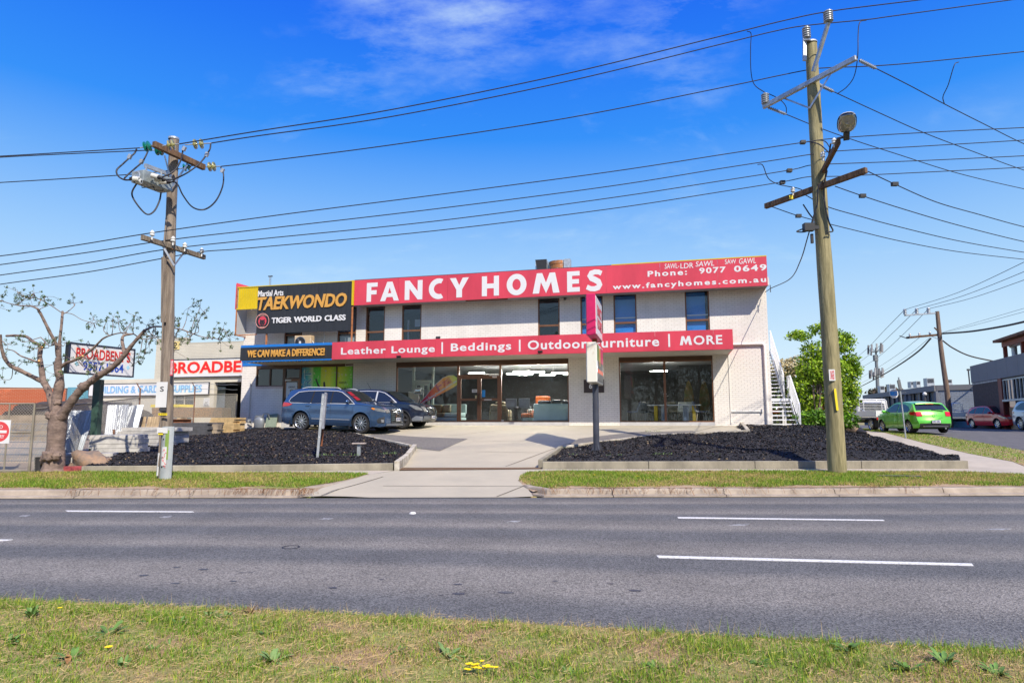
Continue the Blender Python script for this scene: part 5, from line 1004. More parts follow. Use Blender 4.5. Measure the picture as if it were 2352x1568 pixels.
for q, (a, b, c, d, m) in enumerate(((-1, -.45, .55, .95, 'weed_pale'), (-.45, .1, .45, .9, 'gold'), (-.7, .9, .35, .55, 'dark_grey'), (-.9, .9, .25, .35, 'orange_plastic'), (-.98, .98, .05, .25, 'dark_grey'), (.1, .98, .55, .95, 'box_magenta'))):
    mb = MB(); h_ = zl1 - zl0; mb.box(.1675, .172, a, b, zl0 + h_ * c, zl0 + h_ * d); mb.build('print_patch', M_[m], f)
# blank steel sign on posts
p = G(728, 1061); t_ = thing('steel_sign', 'blank galvanised sign seen edge-on on a leaning steel post in the left mulch bed', 'sign', p, R(14))
M1 = Matrix.Rotation(R(3.2), 4, 'Y')
mb = MB(); mb.box(-.035, .035, -.035, .035, -.2, 2.02, 0, M1); mb.build('post', M_['galv'], t_); mb = MB(); mb.box(.03, .085, .70, .76, .45, 1.2, 0, M1); mb.build('post', M_['rust'], t_)
mb = MB(); mb.box(.037, .10, -.03, .80, .98, 2.06, 0, M1); mb.build('blank_panel', mat('galv_scratched', (.38, .39, .43), .45, metal=.5, var=.4, scale=14, stretch=(1, 1, .3)), t_)
for z_ in (.72, 1.25, 1.7): mb = MB(); mb.lathe([(.02, 0), (.015, .012), (.001, .014)], M1 @ Matrix.Translation((0, -.036, z_)) @ Matrix.Rotation(PI / 2, 4, 'X'), 8); mb.build('bolt', M_['white_paint'], t_)
p = G(824, 1050); t_ = thing('marker_post', 'short grey T-shaped marker post in the left mulch bed', 'post', p); mb = MB(); mb.box(-.05, .05, -.05, .05, -.1, .42); mb.build('post', M_['galv'], t_); mb = MB(); mb.box(-.2, .2, -.12, .12, .42, .45); mb.build('top_plate', mat('plate_pink', (.5, .42, .38), .7, var=.2), t_)

# ============================================================ POWER POLES
def woodmat(name, c, c2):
    return mat(name, c, .85, scale=3.0, col2=c2, detail=9, bump=.6, bscale=9, stretch=(5, 5, .45), lo=.38, hi=.66)
woodmat('pole_green', (.36, .31, .16), (.17, .15, .07)); woodmat('pole_grey', (.30, .245, .19), (.14, .11, .085)); woodmat('pole_brown', (.24, .165, .12), (.11, .075, .055)); woodmat('arm_wood', (.20, .115, .06), (.08, .045, .025)); woodmat('arm_grey', (.26, .21, .15), (.12, .095, .07))
mat('porcelain', (.30, .33, .36), .25, spec=.6); mat('porcelain_white', (.68, .68, .64), .25); glassmat('glass_green', (.02, .32, .24), .25, 1.5, (.4, .9, .8)); glassmat('glass_clear', (.62, .56, .25), .22, 1.5, (.9, .9, .7)); mat('glassy_green', (.01, .16, .12), .08, spec=.8, coat=.5); mat('glassy_clear', (.30, .28, .10), .08, spec=.8, coat=.5)
def pole_mesh(t_, base, top, r0, r1, m, wob=.012):
    base = Vector(base); top = Vector(top); n = 26; pts = []; rd = []
    for i in range(n):
        t = i / (n - 1); q = base.lerp(top, t); pts.append(q + Vector((wob * math.sin(t * 7.1), wob * math.cos(t * 5.3), 0))); rd.append((r0 + (r1 - r0) * t) * (1 + .02 * math.sin(t * 31)))
    mb = MB(); mb.tube(pts, rd, 20); return mb.build('pole_shaft', M_[m], t_, smooth=60)
def pin_insulator(o, h, r, m='porcelain', n=4):
    pr = [(.018, -.1), (.018, 0), (r * .8, .0)]
    for i in range(n): z = h * i / n; pr += [(r, z + .01), (r * .98, z + .03), (r * .62, z + h / n - .01)]
    pr += [(r * .6, h), (r * .35, h + .02), (.001, h + .02)]
    return MB().lathe(pr, Matrix.Translation(o), 16)
def axis_m(a, b):
    a = Vector(a); z = (Vector(b) - a).normalized(); x = z.orthogonal().normalized(); y = z.cross(x); return Matrix([[x[i], y[i], z[i], a[i]] for i in range(3)] + [[0, 0, 0, 1]])
def disc_ins(a, b, m, t_, r=.125, n=2):
    "string of cap-and-pin discs from a to b"
    a = Vector(a); b = Vector(b); L_ = (b - a).length; mb = MB(); mb.tube([a, b], .014, 6); mb.build('link_rod', M_['galv'], t_)
    for i in range(n):
        q = a.lerp(b, .38 + .24 * i); mb = MB(); mb.lathe([(.03, -.05), (.045, -.03), (r * .6, -.012), (r, .0), (r, .012), (r * .85, .006), (r * .8, .02), (r * .65, .008), (r * .6, .022), (r * .35, .01), (.03, .03), (.02, .05)], axis_m(q, b), 20); mb.build('insulator_disc', M_[m], t_, smooth=50)
def rib_ins(a, b, t_, r=.05, n=9):
    a = Vector(a); b = Vector(b); L_ = (b - a).length; pr = [(.02, 0)]
    for i in range(n): z = L_ * (i + .3) / (n + .6); pr += [(.028, z), (r, z + L_ * .02), (.028, z + L_ * .05)]
    pr += [(.02, L_)]; mb = MB(); mb.lathe(pr, axis_m(a, b), 12); mb.build('strain_insulator', M_['porcelain'], t_, smooth=50)
def arm(t_, a, b, wd, hg, m, name='crossarm'): mb = MB(); mb.bar(a, b, wd, hg); o = mb.build(name, M_[m], t_); bv = o.modifiers.new('b', 'BEVEL'); bv.width = .008; return o
def brace(t_, a, b, m='steel'): mb = MB(); mb.bar(a, b, .012, .045); mb.build('brace', M_[m], t_)
def smoothpts(p, n=10):
    p = [Vector(q) for q in p]; P2 = [p[0] * 2 - p[1]] + p + [p[-1] * 2 - p[-2]]; out = []
    for i in range(1, len(P2) - 2):
        a, b, c, d = P2[i - 1:i + 3]
        for k in range(n):
            t = k / n; out.append(.5 * ((2 * b) + (c - a) * t + (2 * a - 5 * b + 4 * c - d) * t * t + (3 * b - a - 3 * c + d) * t ** 3))
    out.append(p[-1]); return out
def looped(t_, pts, r, name='jumper_cable', m='cable'): mb = MB(); mb.tube(smoothpts(pts, 7), r, 6); return mb.build(name, M_[m], t_, smooth=60)
# ---- left pole
lb = G(376, 1101); LD = lb.y; lt = at(399, 321, LD + .1)
DL = lambda d: LD - 15.5 + d
PL = thing('power_pole', 'weathered grey timber power pole with switchgear and glass insulators, standing in the left verge', 'power pole')
pole_mesh(PL, (lb.x + .02, LD, lb.z - .3), lt, .155, .115, 'pole_grey')
mb = MB(); mb.lathe([(.13, 0), (.13, .05), (.001, .06)], Matrix.Translation(lt), 16); mb.build('pole_cap', M_['galv'], PL)
off_ = Vector((0, -.17, 0))
ua, ub = at(353, 331, DL(14.75)), at(469, 385, DL(16.2)); arm(PL, ua, ub, .11, .15, 'arm_wood'); 
la, lb2 = at(326, 545, DL(14.6)), at(470, 591, DL(16.5)); arm(PL, la, lb2, .09, .12, 'arm_grey')
pc = at(396, 428, LD - .12); brace(PL, at(378, 357, DL(15.0)), pc); brace(PL, at(430, 378, DL(15.7)), pc)
pc = at(400, 610, LD - .14); brace(PL, at(374, 565, DL(15.2)), pc); brace(PL, at(424, 578, DL(15.9)), pc)
G_, C_ = 'glassy_green', 'glassy_clear'
disc_ins(at(356, 333, DL(14.8)), at(322, 340, DL(14.8)), G_, PL); disc_ins(at(385, 346, DL(15.2)), at(348, 345, DL(15.2)), G_, PL); disc_ins(at(446, 380, DL(15.9)), at(412, 388, DL(15.9)), G_, PL, .10)
disc_ins(at(373, 335, DL(14.85)), at(412, 331, DL(14.9)), C_, PL); disc_ins(at(425, 333, DL(15.3)), at(485, 329, DL(15.3)), C_, PL); disc_ins(at(466, 384, DL(16.2)), at(506, 382, DL(16.2)), C_, PL)
LVL = [(350, 540, 14.65), (412.5, 557, 15.4), (433, 570, 15.75), (473, 583, 16.2)]
for i, (x, y, d) in enumerate([(349, 547, 14.65), (397, 560, 15.35), (424, 574, 15.75), (463, 586, 16.3)]):
    q = at(x, y, DL(d)); pin_insulator(q + Vector((0, 0, .06)), .11, .055, n=2).build('pin_insulator', M_['porcelain_white'], PL, smooth=50)
# switchgear: tank on a bracket with bushings
sw = thing('pole_switch', 'grey box-shaped switch with white ribbed bushings bolted to the left power pole', 'switchgear')
a_, b_ = at(315, 405, DL(14.4)), at(384, 425, DL(15.2))
ax = (b_ - a_).normalized(); up_ = Vector((0, 0, 1)); sd_ = ax.cross(up_).normalized(); MS = Matrix([[ax[i], sd_[i], up_[i], a_[i]] for i in range(3)] + [[0, 0, 0, 1]]); Ls = (b_ - a_).length
mat('switch_grey', (.30, .34, .34), .5, metal=.2, var=.25, scale=4)
mb = MB(); mb.prism([(0, -.13), (Ls, -.2), (Ls, .05), (Ls * .97, .15), (0, .15)], -.19, .19, 0, MS); o = mb.build('tank', M_['switch_grey'], sw); bv = o.modifiers.new('b', 'BEVEL'); bv.width = .025; bv.segments = 2
mb = MB(); mb.lathe([(.11, 0), (.12, .02), (.10, .03), (.08, .02), (.001, .02)], MS @ Matrix.Rotation(-PI / 2, 4, 'Y'), 20); mb.build('dial', M_['galv'], sw, smooth=40)
mb = MB(); mb.bar(at(333, 380, DL(14.7)), at(392, 402, DL(15.4)), .07, .09); mb.build('bracket', M_['galv'], sw); mb = MB(); mb.bar(at(336, 382, DL(14.7)), at(336, 404, DL(14.7)), .03, .03); mb.bar(at(371, 395, DL(15.1)), at(371, 412, DL(15.1)), .03, .03); mb.build('hanger', M_['galv'], sw)
mb = MB(); mb.tube([at(326, 424, DL(14.5)), at(326, 431, DL(14.5)), at(356, 430, DL(14.8))], .012, 5); mb.tube([at(352, 428, DL(14.8)), at(355, 437, DL(14.8)), at(375, 438, DL(15.0)), at(376, 430, DL(15.0))], .012, 5); mb.build('operating_handle', M_['black'], sw)
for k, (x0, y0_, x1, y1_, d) in enumerate(((348, 403, 368, 408, 14.75), (356, 412, 378, 413, 14.85), (366, 418, 389, 418, 15.0), (320, 412, 302, 410, 14.5), (325, 417, 309, 415, 14.55))):
    a, b = at(x0, y0_, DL(d - .28)), at(x1, y1_, DL(d - .28)); rib_ins_name = MB(); Lb = (b - a).length; pr = [(.03, 0)]
    for i in range(7): z = Lb * .8 * i / 7; pr += [(.045, z), (.062, z + Lb * .04), (.045, z + Lb * .09)]
    pr += [(.04, Lb * .8)]; mb = MB(); mb.lathe(pr, axis_m(a, b), 14); mb.build('bushing', M_['porcelain_white'], sw, smooth=50); mb = MB(); mb.lathe([(.045, Lb * .78), (.05, Lb * .9), (.02, Lb * 1.25), (.001, Lb * 1.26)], axis_m(a, b), 12); mb.build('boot', M_['cable'], sw, smooth=50)
def pxs(l): return [at(x, y, DL(d)) for x, y, d in l]
looped(PL, pxs([(314, 342, 14.8), (309, 352, 14.8), (298, 362, 14.7), (283, 376, 14.6), (268, 391, 14.5), (272, 405, 14.5), (286, 413, 14.5), (300, 413, 14.5)]), .019)
looped(PL, pxs([(340, 347, 15.2), (334, 360, 15.1), (326, 373, 15.0), (309, 388, 14.8), (292, 403, 14.6), (286, 412, 14.55), (302, 414, 14.55)]), .019)
looped(PL, pxs([(320, 419, 14.5), (312, 425, 14.5), (303, 446, 14.5), (316, 471, 14.5), (337, 492, 14.6), (354, 485, 14.7), (366, 462, 14.8), (370, 442, 14.8)]), .019)
looped(PL, pxs([(421, 336, 15.3), (419, 352, 15.2), (414, 371, 15.0), (404, 388, 14.9), (390, 400, 14.8), (368, 408, 14.75)]), .019)
looped(PL, pxs([(484, 331, 15.3), (482, 343, 15.2), (474, 356, 15.2), (458, 376, 15.1), (430, 397, 14.9), (400, 411, 14.9), (378, 413, 14.85)]), .019)
looped(PL, pxs([(507, 384, 16.2), (513, 398, 16.1), (512, 425, 16.0), (500, 455, 15.8), (482, 475, 15.6), (462, 482, 15.5), (440, 474, 15.3), (420, 448, 15.1), (409, 425, 15.0), (400, 418, 15.0), (389, 418, 15.0)]), .019)
for x, y, d in ((298, 360, 14.7), (325, 371, 15.0), (423, 342, 15.2), (475, 355, 15.2), (511, 392, 16.1)):
    mb = MB(); mb.cbox(at(x, y, DL(d)), (.07, .07, .11), rot=(0, .4, 0)); mb.build('line_clamp', M_['galv'], PL)
mb = MB(); mb.tube([at(382, 500, LD - .18), at(377, 560, LD - .17), at(375, 700, LD - .19), at(371, 850, LD - .2), at(368, 1000, LD - .2), at(364, 1070, LD - .2)], .02, 6); mb.build('cable_guard', M_['pole_grey'], PL)
mb = MB(); mb.bar(at(365, 1040, LD - .21), at(361, 1092, LD - .2), .03, .03); mb.build('white_conduit', M_['white_paint'], PL)
mb = MB(); mb.bar(at(376.5, 590, LD - .16), at(375.5, 740, LD - .16), .12, .02, up=(0, 1, 0)); mb.build('timber_strip', M_['pole_grey'], PL)
def plate(parent, cx, cy, w_, h_, D, m, name='plate', text=None, tm='black', lean=0):
    c = at(cx, cy, D); s_ = D / F_PX; W_, H_ = w_ * s_, h_ * s_; mb = MB(); mb.box(-W_ / 2, W_ / 2, -.006, .006, -H_ / 2, H_ / 2); o = mb.build(name, M_[m], parent, c)
    if lean: o.rotation_euler = (0, lean, 0)
    if text:
        for i, (s, a, b, c_, d) in enumerate(text): e = txt(s, o, M_[tm], a * W_, b * W_, c_ * H_, d * H_, y=-.0075, ext=.001)
    return o
mat('sign_y', (.8, .62, .02), .5)
plate(PL, 371, 906, 25, 58, LD - .24, 'white_paint', 'number_plate', [('S', -.15, .2, .12, .32)]); plate(PL, 373, 940, 16, 6, LD - .23, 'dark_grey', 'small_tag')
plate(PL, 374, 951, 20, 5, LD - .22, 'sign_y', 'yellow_tag', [('S-4477', -.45, .45, -.3, .3)]); plate(PL, 373, 988, 24, 13, LD - .22, 'white_paint', 'white_tag'); plate(PL, 369, 995.5, 11, 5, LD - .22, 'sign_y', 'yellow_tag')
plate(PL, 394.5, 844, 6, 37, LD - .21, 'sign_red', 'warning_tag', [('DANGER', -.4, .4, -.45, .45)], 'white_paint'); 
# steel guard wrapped round the foot
mb = MB(); n = 12; c = G(386, 1102); R0 = .165; V = []
for j, z in enumerate((0, 1.28)):
    for i in range(n): a = -2.75 + i * 2.2 / (n - 1); V.append((R0 * math.cos(a), R0 * math.sin(a), z - (.0 if j == 0 else 0)))
for j, z in enumerate((0, 1.28)):
    for i in range(n): a = -2.75 + i * 2.2 / (n - 1); V.append(((R0 + .006) * math.cos(a), (R0 + .006) * math.sin(a), z))
mb.add(V, [(i, i + 1, n + i + 1, n + i) for i in range(n - 1)] + [(2 * n + i, 3 * n + i, 3 * n + i + 1, 2 * n + i + 1) for i in range(n - 1)] + [(n + i, n + i + 1, 3 * n + i + 1, 3 * n + i) for i in range(n - 1)] + [(0, n, 3 * n, 2 * n), (n - 1, 3 * n - 1, 4 * n - 1, 2 * n - 1)])
gq = mb.build('steel_guard', mat('guard', (.50, .53, .53), .45, metal=.45, var=.12, scale=3), PL, Vector((lb.x + .10, LD - .04, lb.z - .02)), smooth=50)
def curved(a0, a1, z0, z1, r, m, name, parent, n=8):
    mb = MB(); V = [(r * math.cos(a0 + (a1 - a0) * i / n), r * math.sin(a0 + (a1 - a0) * i / n), z) for z in (z0, z1) for i in range(n + 1)] + [((r + .003) * math.cos(a0 + (a1 - a0) * i / n), (r + .003) * math.sin(a0 + (a1 - a0) * i / n), z) for z in (z0, z1) for i in range(n + 1)]; k = n + 1
    mb.add(V, [(i, i + 1, k + i + 1, k + i) for i in range(n)] + [(2 * k + i, 2 * k + i + 1, 3 * k + i + 1, 3 * k + i) for i in range(n)]); return mb.build(name, M_[m], parent)
curved(-1.62, -1.15, .50, 1.19, .1735, 'reflect_green' if 'reflect_green' in M_ else mat('reflect_green', (.20, .30, .06), .5, var=.1).name, 'green_reflector', gq)
curved(-2.0, -1.35, .36, .80, .177, 'white_paint', 'paint_patch', gq)
mat('spray_red', (.6, .05, .06), .6)
for i in range(6):
    z = .34 + i * .075; a = random.uniform(-1.95, -1.6); pts = [((.181) * math.cos(a + t * .3), (.181) * math.sin(a + t * .3), z + .03 * math.sin(t * 5 + i)) for t in np.linspace(0, 1, 7)]; mb = MB(); mb.tube(pts, .006, 4); mb.build('graffiti', M_['spray_red'], gq)
for z in (1.18, .98, .55, .33): mb = MB(); mb.lathe([(.018, 0), (.014, .014), (.001, .015)], Matrix.Translation((.172 * math.cos(-1.9), .172 * math.sin(-1.9), z)) @ Matrix.Rotation(PI / 2, 4, 'X'), 8); mb.build('bolt', M_['black'], gq)

# ---- right pole
rb = G(1924, 1087); RD = rb.y; rt = at(1862, 101, RD)
DR = lambda d: RD - 16.8 + d
PR = thing('power_pole', 'tall greenish treated timber power pole with two crossarms in the right verge', 'power pole')
pole_mesh(PR, (rb.x + .0, RD, rb.z - .3), rt, .225, .155, 'pole_green', .02)
mb = MB(); mb.lathe([(.17, 0), (.17, .04), (.1, .07), (.001, .08)], Matrix.Translation(rt), 16); mb.build('pole_cap', M_['galv'], PR)
ra, rb_ = at(1753, 246, DR(18.0)), at(1967, 133, DR(15.6)); arm(PR, ra, rb_, .1, .13, 'galv')
rc, rd_ = at(1758, 474, DR(18.2)), at(1990, 391, DR(15.5)); arm(PR, rc, rd_, .11, .15, 'arm_wood')
brace(PR, at(1801, 226, DR(17.5)), at(1858, 248, RD - .2)); brace(PR, at(1909, 168, DR(16.2)), at(1859, 249, RD - .2))
re, rf = at(1886, 402, DR(16.9)), at(1926, 325, DR(14.9)); arm(PR, re, rf, .1, .13, 'arm_wood', 'short_crossarm')
arm(PR, at(1868, 165, DR(16.5)), at(1903, 52, DR(15.9)), .09, .09, 'galv', 'riser_bracket'); arm(PR, at(1848, 140, DR(16.7)), at(1848, 85, DR(16.7)), .06, .1, 'galv', 'top_bracket'); arm(PR, at(1846, 93, DR(16.7)), at(1861, 92, DR(16.6)), .08, .04, 'galv', 'top_bracket')
for x, y, d, h_, r_ in ((1903, 50, 15.9, .30, .12), (1853, 88, 16.7, .32, .11), (1758, 238, 17.9, .30, .11)):
    pin_insulator(at(x, y, DR(d)), h_, r_, n=5).build('pin_insulator', M_['porcelain'], PR, smooth=40)
for x, y, d in ((1916, 330, 15.1), (1890, 361, 16.0), (1821, 441, 17.3)): pin_insulator(at(x, y, DR(d)), .12, .06, n=2).build('pin_insulator', M_['porcelain_white'], PR, smooth=40)
rib_ins(at(1974, 139, DR(15.5)), at(2013, 158, DR(15.7)), PR); rib_ins(at(1881, 195, DR(16.8)), at(1915, 211, DR(17.0)), PR); rib_ins(at(1764, 247, DR(18.0)), at(1806, 263, DR(18.2)), PR)
def pr(l): return [at(x, y, DR(d)) for x, y, d in l]
looped(PR, pr([(1716, 72, 17.0), (1725, 78, 17.1), (1724, 110, 17.2), (1725, 165, 17.4), (1733, 195, 17.7), (1757, 213, 17.9)]), .012); looped(PR, pr([(1762, 214, 17.9), (1790, 228, 17.9), (1805, 245, 18.1), (1806, 264, 18.2)]), .012)
looped(PR, pr([(1990, 47, 15.7), (1975, 52, 15.6), (1971, 80, 15.6), (1970, 130, 15.6), (1962, 175, 16.0), (1945, 200, 16.5), (1923, 216, 17.0)]), .012)
looped(PR, pr([(2202, 143, 16.5), (2192, 150, 16.4), (2178, 195, 16.6), (2166, 222, 16.8), (2169, 239, 17.0)]), .012)
looped(PR, pr([(1740, 378, 17.4), (1752, 380, 17.4), (1765, 410, 17.5), (1790, 424, 17.6), (1830, 432, 17.5), (1850, 440, 17.2)]), .012)
looped(PR, pr([(1855, 325, 16.9), (1880, 331, 16.4), (1898, 345, 15.9), (1910, 358, 15.6)]), .015); looped(PR, pr([(1876, 322, 16.6), (1895, 325, 16.0), (1905, 338, 15.7), (1912, 352, 15.5)]), .013)
looped(PR, pr([(1900, 392, 16.4), (1895, 410, 16.5), (1880, 430, 16.5), (1877, 470, 16.55), (1868, 500, 16.6), (1865, 530, 16.6)]), .02); looped(PR, pr([(1908, 330, 15.4), (1900, 380, 16.2), (1893, 430, 16.5), (1895, 470, 16.5), (1904, 510, 16.5), (1913, 530, 16.5), (1900, 533, 16.5)]), .02)
looped(PR, pr([(1845, 470, 17.0), (1858, 490, 16.8), (1868, 505, 16.7), (1862, 522, 16.6), (1850, 532, 16.6), (1830, 532, 16.6), (1848, 525, 16.6), (1866, 525, 16.6)]), .018)
for x, y, d in ((1844, 327, 16.8), (1813, 392, 17.1), (1797, 419, 17.3), (1874, 523, 16.5)): mb = MB(); mb.cbox(at(x, y, DR(d)), (.13, .1, .09)); mb.build('line_connector', M_['black'], PR)
mb = MB(); mb.cbox(at(1857, 522, DR(16.5)), (.26, .16, .2)); mb.cbox(at(1865, 548, DR(16.6)), (.06, .06, .25)); mb.build('junction_box', M_['black'], PR)
plate(PR, 1911, 861, 14, 26, RD - .22, 'white_paint', 'warning_plate', [('DANGER', -.3, .35, -.4, .4)], 'spray_red'); plate(PR, 1920.5, 917, 5, 50, RD - .23, 'sign_y', 'yellow_strip', lean=-.06)
mb = MB(); mb.bar(at(1906, 906, RD - .22), at(1916, 893, RD - .26), .02, .02); mb.build('peg', M_['dark_grey'], PR); plate(PR, 1787 + 176, 1, 1, 1, RD, 'black', 'tag') if 0 else None
mb = MB(); mb.box(-.05, .05, -.01, .01, -.05, .05); mb.build('yellow_tag', M_['sign_y'], PR, at(1817, 453, DR(17.2)))
# street light
sl = thing('street_lamp', 'street lamp with clear glass bowl on a short arm of the right power pole', 'street lamp')
hd = at(1945, 282, DR(14.5)); Ml = Matrix.Translation(hd) @ Matrix.Rotation(R(-24), 4, 'Z') @ Matrix.Rotation(R(-24), 4, 'X'); mb = MB(); mb.tube([at(1893, 385, DR(16.5)), at(1915, 350, DR(15.7)), at(1925, 318, DR(15.0)), Ml @ Vector((0, .42, -.02))], .03, 8); mb.build('lamp_arm', M_['dark_grey'], sl, smooth=50)
def dome(rx, ry, rz, flip, n=10, seg=20, pw=.8):
    mb = MB(); V = []; 
    for i in range(n + 1):
        a = PI / 2 * i / n
        for k in range(seg):
            q = 2 * PI * k / seg; cx_, sx_ = math.cos(q), math.sin(q); V.append(Ml @ Vector((rx * math.cos(a) * math.copysign(abs(cx_) ** pw, cx_), ry * math.cos(a) * math.copysign(abs(sx_) ** pw, sx_), flip * rz * math.sin(a))))
    mb.add(V, [(i * seg + k, i * seg + (k + 1) % seg, (i + 1) * seg + (k + 1) % seg, (i + 1) * seg + k) for i in range(n) for k in range(seg)]); return mb
dome(.21, .31, .13, 1).build('lamp_housing', mat('lamp_grey', (.45, .47, .50), .4, metal=.3, var=.1), sl, smooth=60); glassmat('lamp_glass', (.75, .74, .68), .12, 1.0); dome(.195, .29, .14, -1).build('lamp_bowl', M_['lamp_glass'], sl, smooth=60)
mb = MB(); mb.cbox((0, 0, -.01), (.30, .48, .02), Ml); mb.cbox((0, .05, -.06), (.06, .16, .06), Ml); mb.build('reflector', M_['white_paint'], sl); mb = MB(); mb.cbox((0, .36, -.02), (.13, .24, .13), Ml); mb.build('lamp_neck', M_['dark_grey'], sl)

# ---- overhead lines: each conductor its own thing, hung through its real supports
WG = 'overhead power lines'
def wire(pts, r, label, name='power_line', grp=WG, m='cable'): 
    mb = MB(); mb.tube(smoothpts(pts, 8), r, 5); return tag(mb.build(name, M_[m], None, smooth=60), label, 'power line', grp)
def interp_d(x): return float(np.interp(x, [-300, 376, 1880, 2600], [LD + 1.2, LD, RD, RD + 1.0]))
def W(l, dd=0): return [at(x, y, interp_d(x) + dd) for x, y in l]
wr = .013
wire(W([(-160, 603), (0, 588), (180, 562.5), (355, 534), (640, 494), (1000, 448), (1400, 395), (1680, 352), (1845, 327.5), (1919, 318), (2100, 306), (2420, 290)], -.6), wr, 'topmost of the four lower wires, ending in a connector at the right power pole')
wire(W([(-160, 630), (0, 608), (200, 580), (397, 550), (588, 528), (1000, 480), (1400, 428), (1654, 387.5), (1780, 368), (1855, 356), (1919, 347.5), (2120, 336), (2420, 318)], -.1), wr, 'second from the top of the four lower wires')
wire(W([(-160, 655), (0, 632), (200, 604), (376, 573.5), (588, 550), (1000, 508), (1400, 455), (1654, 416), (1813, 391), (1860, 380), (1907, 377), (2120, 369), (2420, 355)], .3), wr, 'third from the top of the four lower wires')
wire(W([(-160, 678), (0, 653), (200, 625), (376, 593), (466, 578), (588, 568.5), (1000, 530), (1400, 480), (1654, 441), (1797, 418), (1860, 406), (1929, 405), (2120, 396), (2420, 381)], .7), wr, 'lowest of the four lower wires between the poles')
wire([at(-160, 366, DL(14.6)), at(0, 359, DL(14.7)), at(322, 340, DL(14.8))], wr, 'upper left wire running to the green glass insulator nearest the camera'); wire([at(-160, 376, DL(15.0)), at(0, 361.5, DL(15.1)), at(348, 345, DL(15.2))], wr, 'upper left wire just below its twin, to the second green insulator'); wire([at(-160, 428, DL(15.8)), at(0, 419.5, DL(15.85)), at(312, 400, DL(15.9)), at(412, 388, DL(15.9))], wr, 'lower of the three upper left wires, passing behind the switch box')
def W3(l, d0, d1): return [at(x, y, DL(d0) + (DR(d1) - DL(d0)) * np.clip((x - 440) / 1420, 0, 2)) for x, y in l]
wire(W3([(412, 331), (588, 302), (900, 252), (1300, 170), (1654, 84), (1800, 48), (1903, 27), (2075, 5), (2300, -22)], 14.9, 15.9), .015, 'top wire, rising from the left pole to the highest insulator of the right pole'); wire(W3([(485, 329), (588, 313), (900, 268), (1300, 188), (1654, 102.5), (1780, 72), (1853, 59), (1991, 45.5), (2050, 37.5), (2325, 0), (2460, -18)], 15.3, 16.7), .015, 'second wire from the top, to the insulator on top of the right pole'); wire(W3([(508, 382.5), (588, 373), (900, 333), (1300, 272), (1654, 202.5), (1780, 176), (1850, 162), (1885, 157), (2013, 151.5), (2130, 142), (2352, 119), (2480, 106)], 16.2, 17.2), .015, 'third wire from the top, passing behind the right pole at its metal crossarm')
mb = MB(); tw = smoothpts([at(2040, 8, DR(15.9)), at(2124, 2, DR(15.9))], 8)
def WR(l): return [at(x, y, DR(d)) for x, y, d in l]
for l, lab in (([(2013, 158, 15.7), (2090, 197, 16.2), (2169, 239, 17.0), (2260, 285, 18.3), (2360, 334, 20), (2480, 380, 22)], 'steepest of the wires leaving the metal crossarm to the right'), ([(1915, 211, 17.0), (2010, 255, 17.6), (2122, 305, 18.6), (2240, 350, 20), (2352, 391, 21.6), (2480, 430, 23)], 'middle wire leaving the metal crossarm to the right'), ([(1806, 263, 18.2), (1885, 295, 18.5), (1970, 325, 18.9), (2057, 353, 19.5), (2200, 398, 21), (2352, 434, 23), (2480, 460, 25)], 'lowest wire leaving the metal crossarm, passing behind the pole'), ([(1994, 394, 15.5), (2055, 423, 15.9), (2150, 464, 16.8), (2250, 493, 18), (2352, 521, 19.4), (2480, 550, 21)], 'top wire leaving the wooden crossarm to the right'), ([(1918, 428, 16.2), (1981, 450, 16.5), (2074, 480, 17.2), (2200, 517, 18.4), (2352, 555, 20.2), (2480, 580, 22)], 'second wire leaving the wooden crossarm to the right'), ([(1850, 448, 17.0), (1901, 475, 17.4), (1980, 498, 17.9), (2059, 519.5, 18.5), (2200, 553, 20), (2352, 579.5, 22), (2480, 598, 24)], 'third wire leaving the wooden crossarm to the right'), ([(1773, 475, 18.1), (1834, 496, 18.4), (1899, 513, 18.8), (1980, 533, 19.3), (2074, 555, 20), (2200, 578, 21.5), (2352, 595.6, 23.5), (2480, 608, 25)], 'lowest wire leaving the wooden crossarm to the right')): wire(WR(l), .013, lab)
for x, y, d in ((2055, 423, 15.9), (1981, 450, 16.5), (1834, 496, 18.4)): mb = MB(); mb.cbox(at(x, y, DR(d)), (.15, .1, .09)); mb.build('line_connector', M_['black'], PR)
e1 = BL(25.36, .6, 5.62); sp_ = [at(1866, 505, DR(16.6)), at(1855, 545, DR(17.2)), at(1838, 600, DR(19.5)), at(1815, 640, DR(23)), e1]; wire(sp_, .016, 'service cable dropping from the right pole to the corner of the brick building', 'service_cable')

# ---- far pole down the side street
fb = G(2184, 981); FD = 46.0; fb = at(2184, 981, FD); PF = thing('power_pole', 'leaning brown power pole further down the side street behind the parked cars', 'power pole')
ft = at(2152, 715, FD); pole_mesh(PF, fb - Vector((0, 0, .5)), ft, .19, .13, 'pole_brown', .05)
arm(PF, at(2077, 724.5, FD + .6), at(2149, 719, FD), .1, .1, 'galv'); arm(PF, at(2082, 775.5, FD + .6), at(2163, 768, FD), .11, .15, 'sign_y' if 0 else 'arm_wood')
for x in (2079, 2106, 2133): pin_insulator(at(x, 722 - (x - 2079) * .06, FD + .4), .4, .13, n=4).build('pin_insulator', M_['porcelain'], PF, smooth=40)
for x in (2090, 2112, 2136, 2160): pin_insulator(at(x, 772 - (x - 2090) * .08, FD + .4), .2, .08, n=2).build('pin_insulator', M_['porcelain'], PF)
brace(PF, at(2137, 771, FD + .2), at(2165, 783, FD - .2)); arm(PF, at(2066, 771, FD + .8), at(2084, 777, FD + .6), .06, .06, 'dark_grey', 'outrigger'); mb = MB(); mb.tube([at(2154, 760, FD), at(2146, 752, FD)], .05, 6); mb.build('stub_branch', M_['pole_brown'], PF)
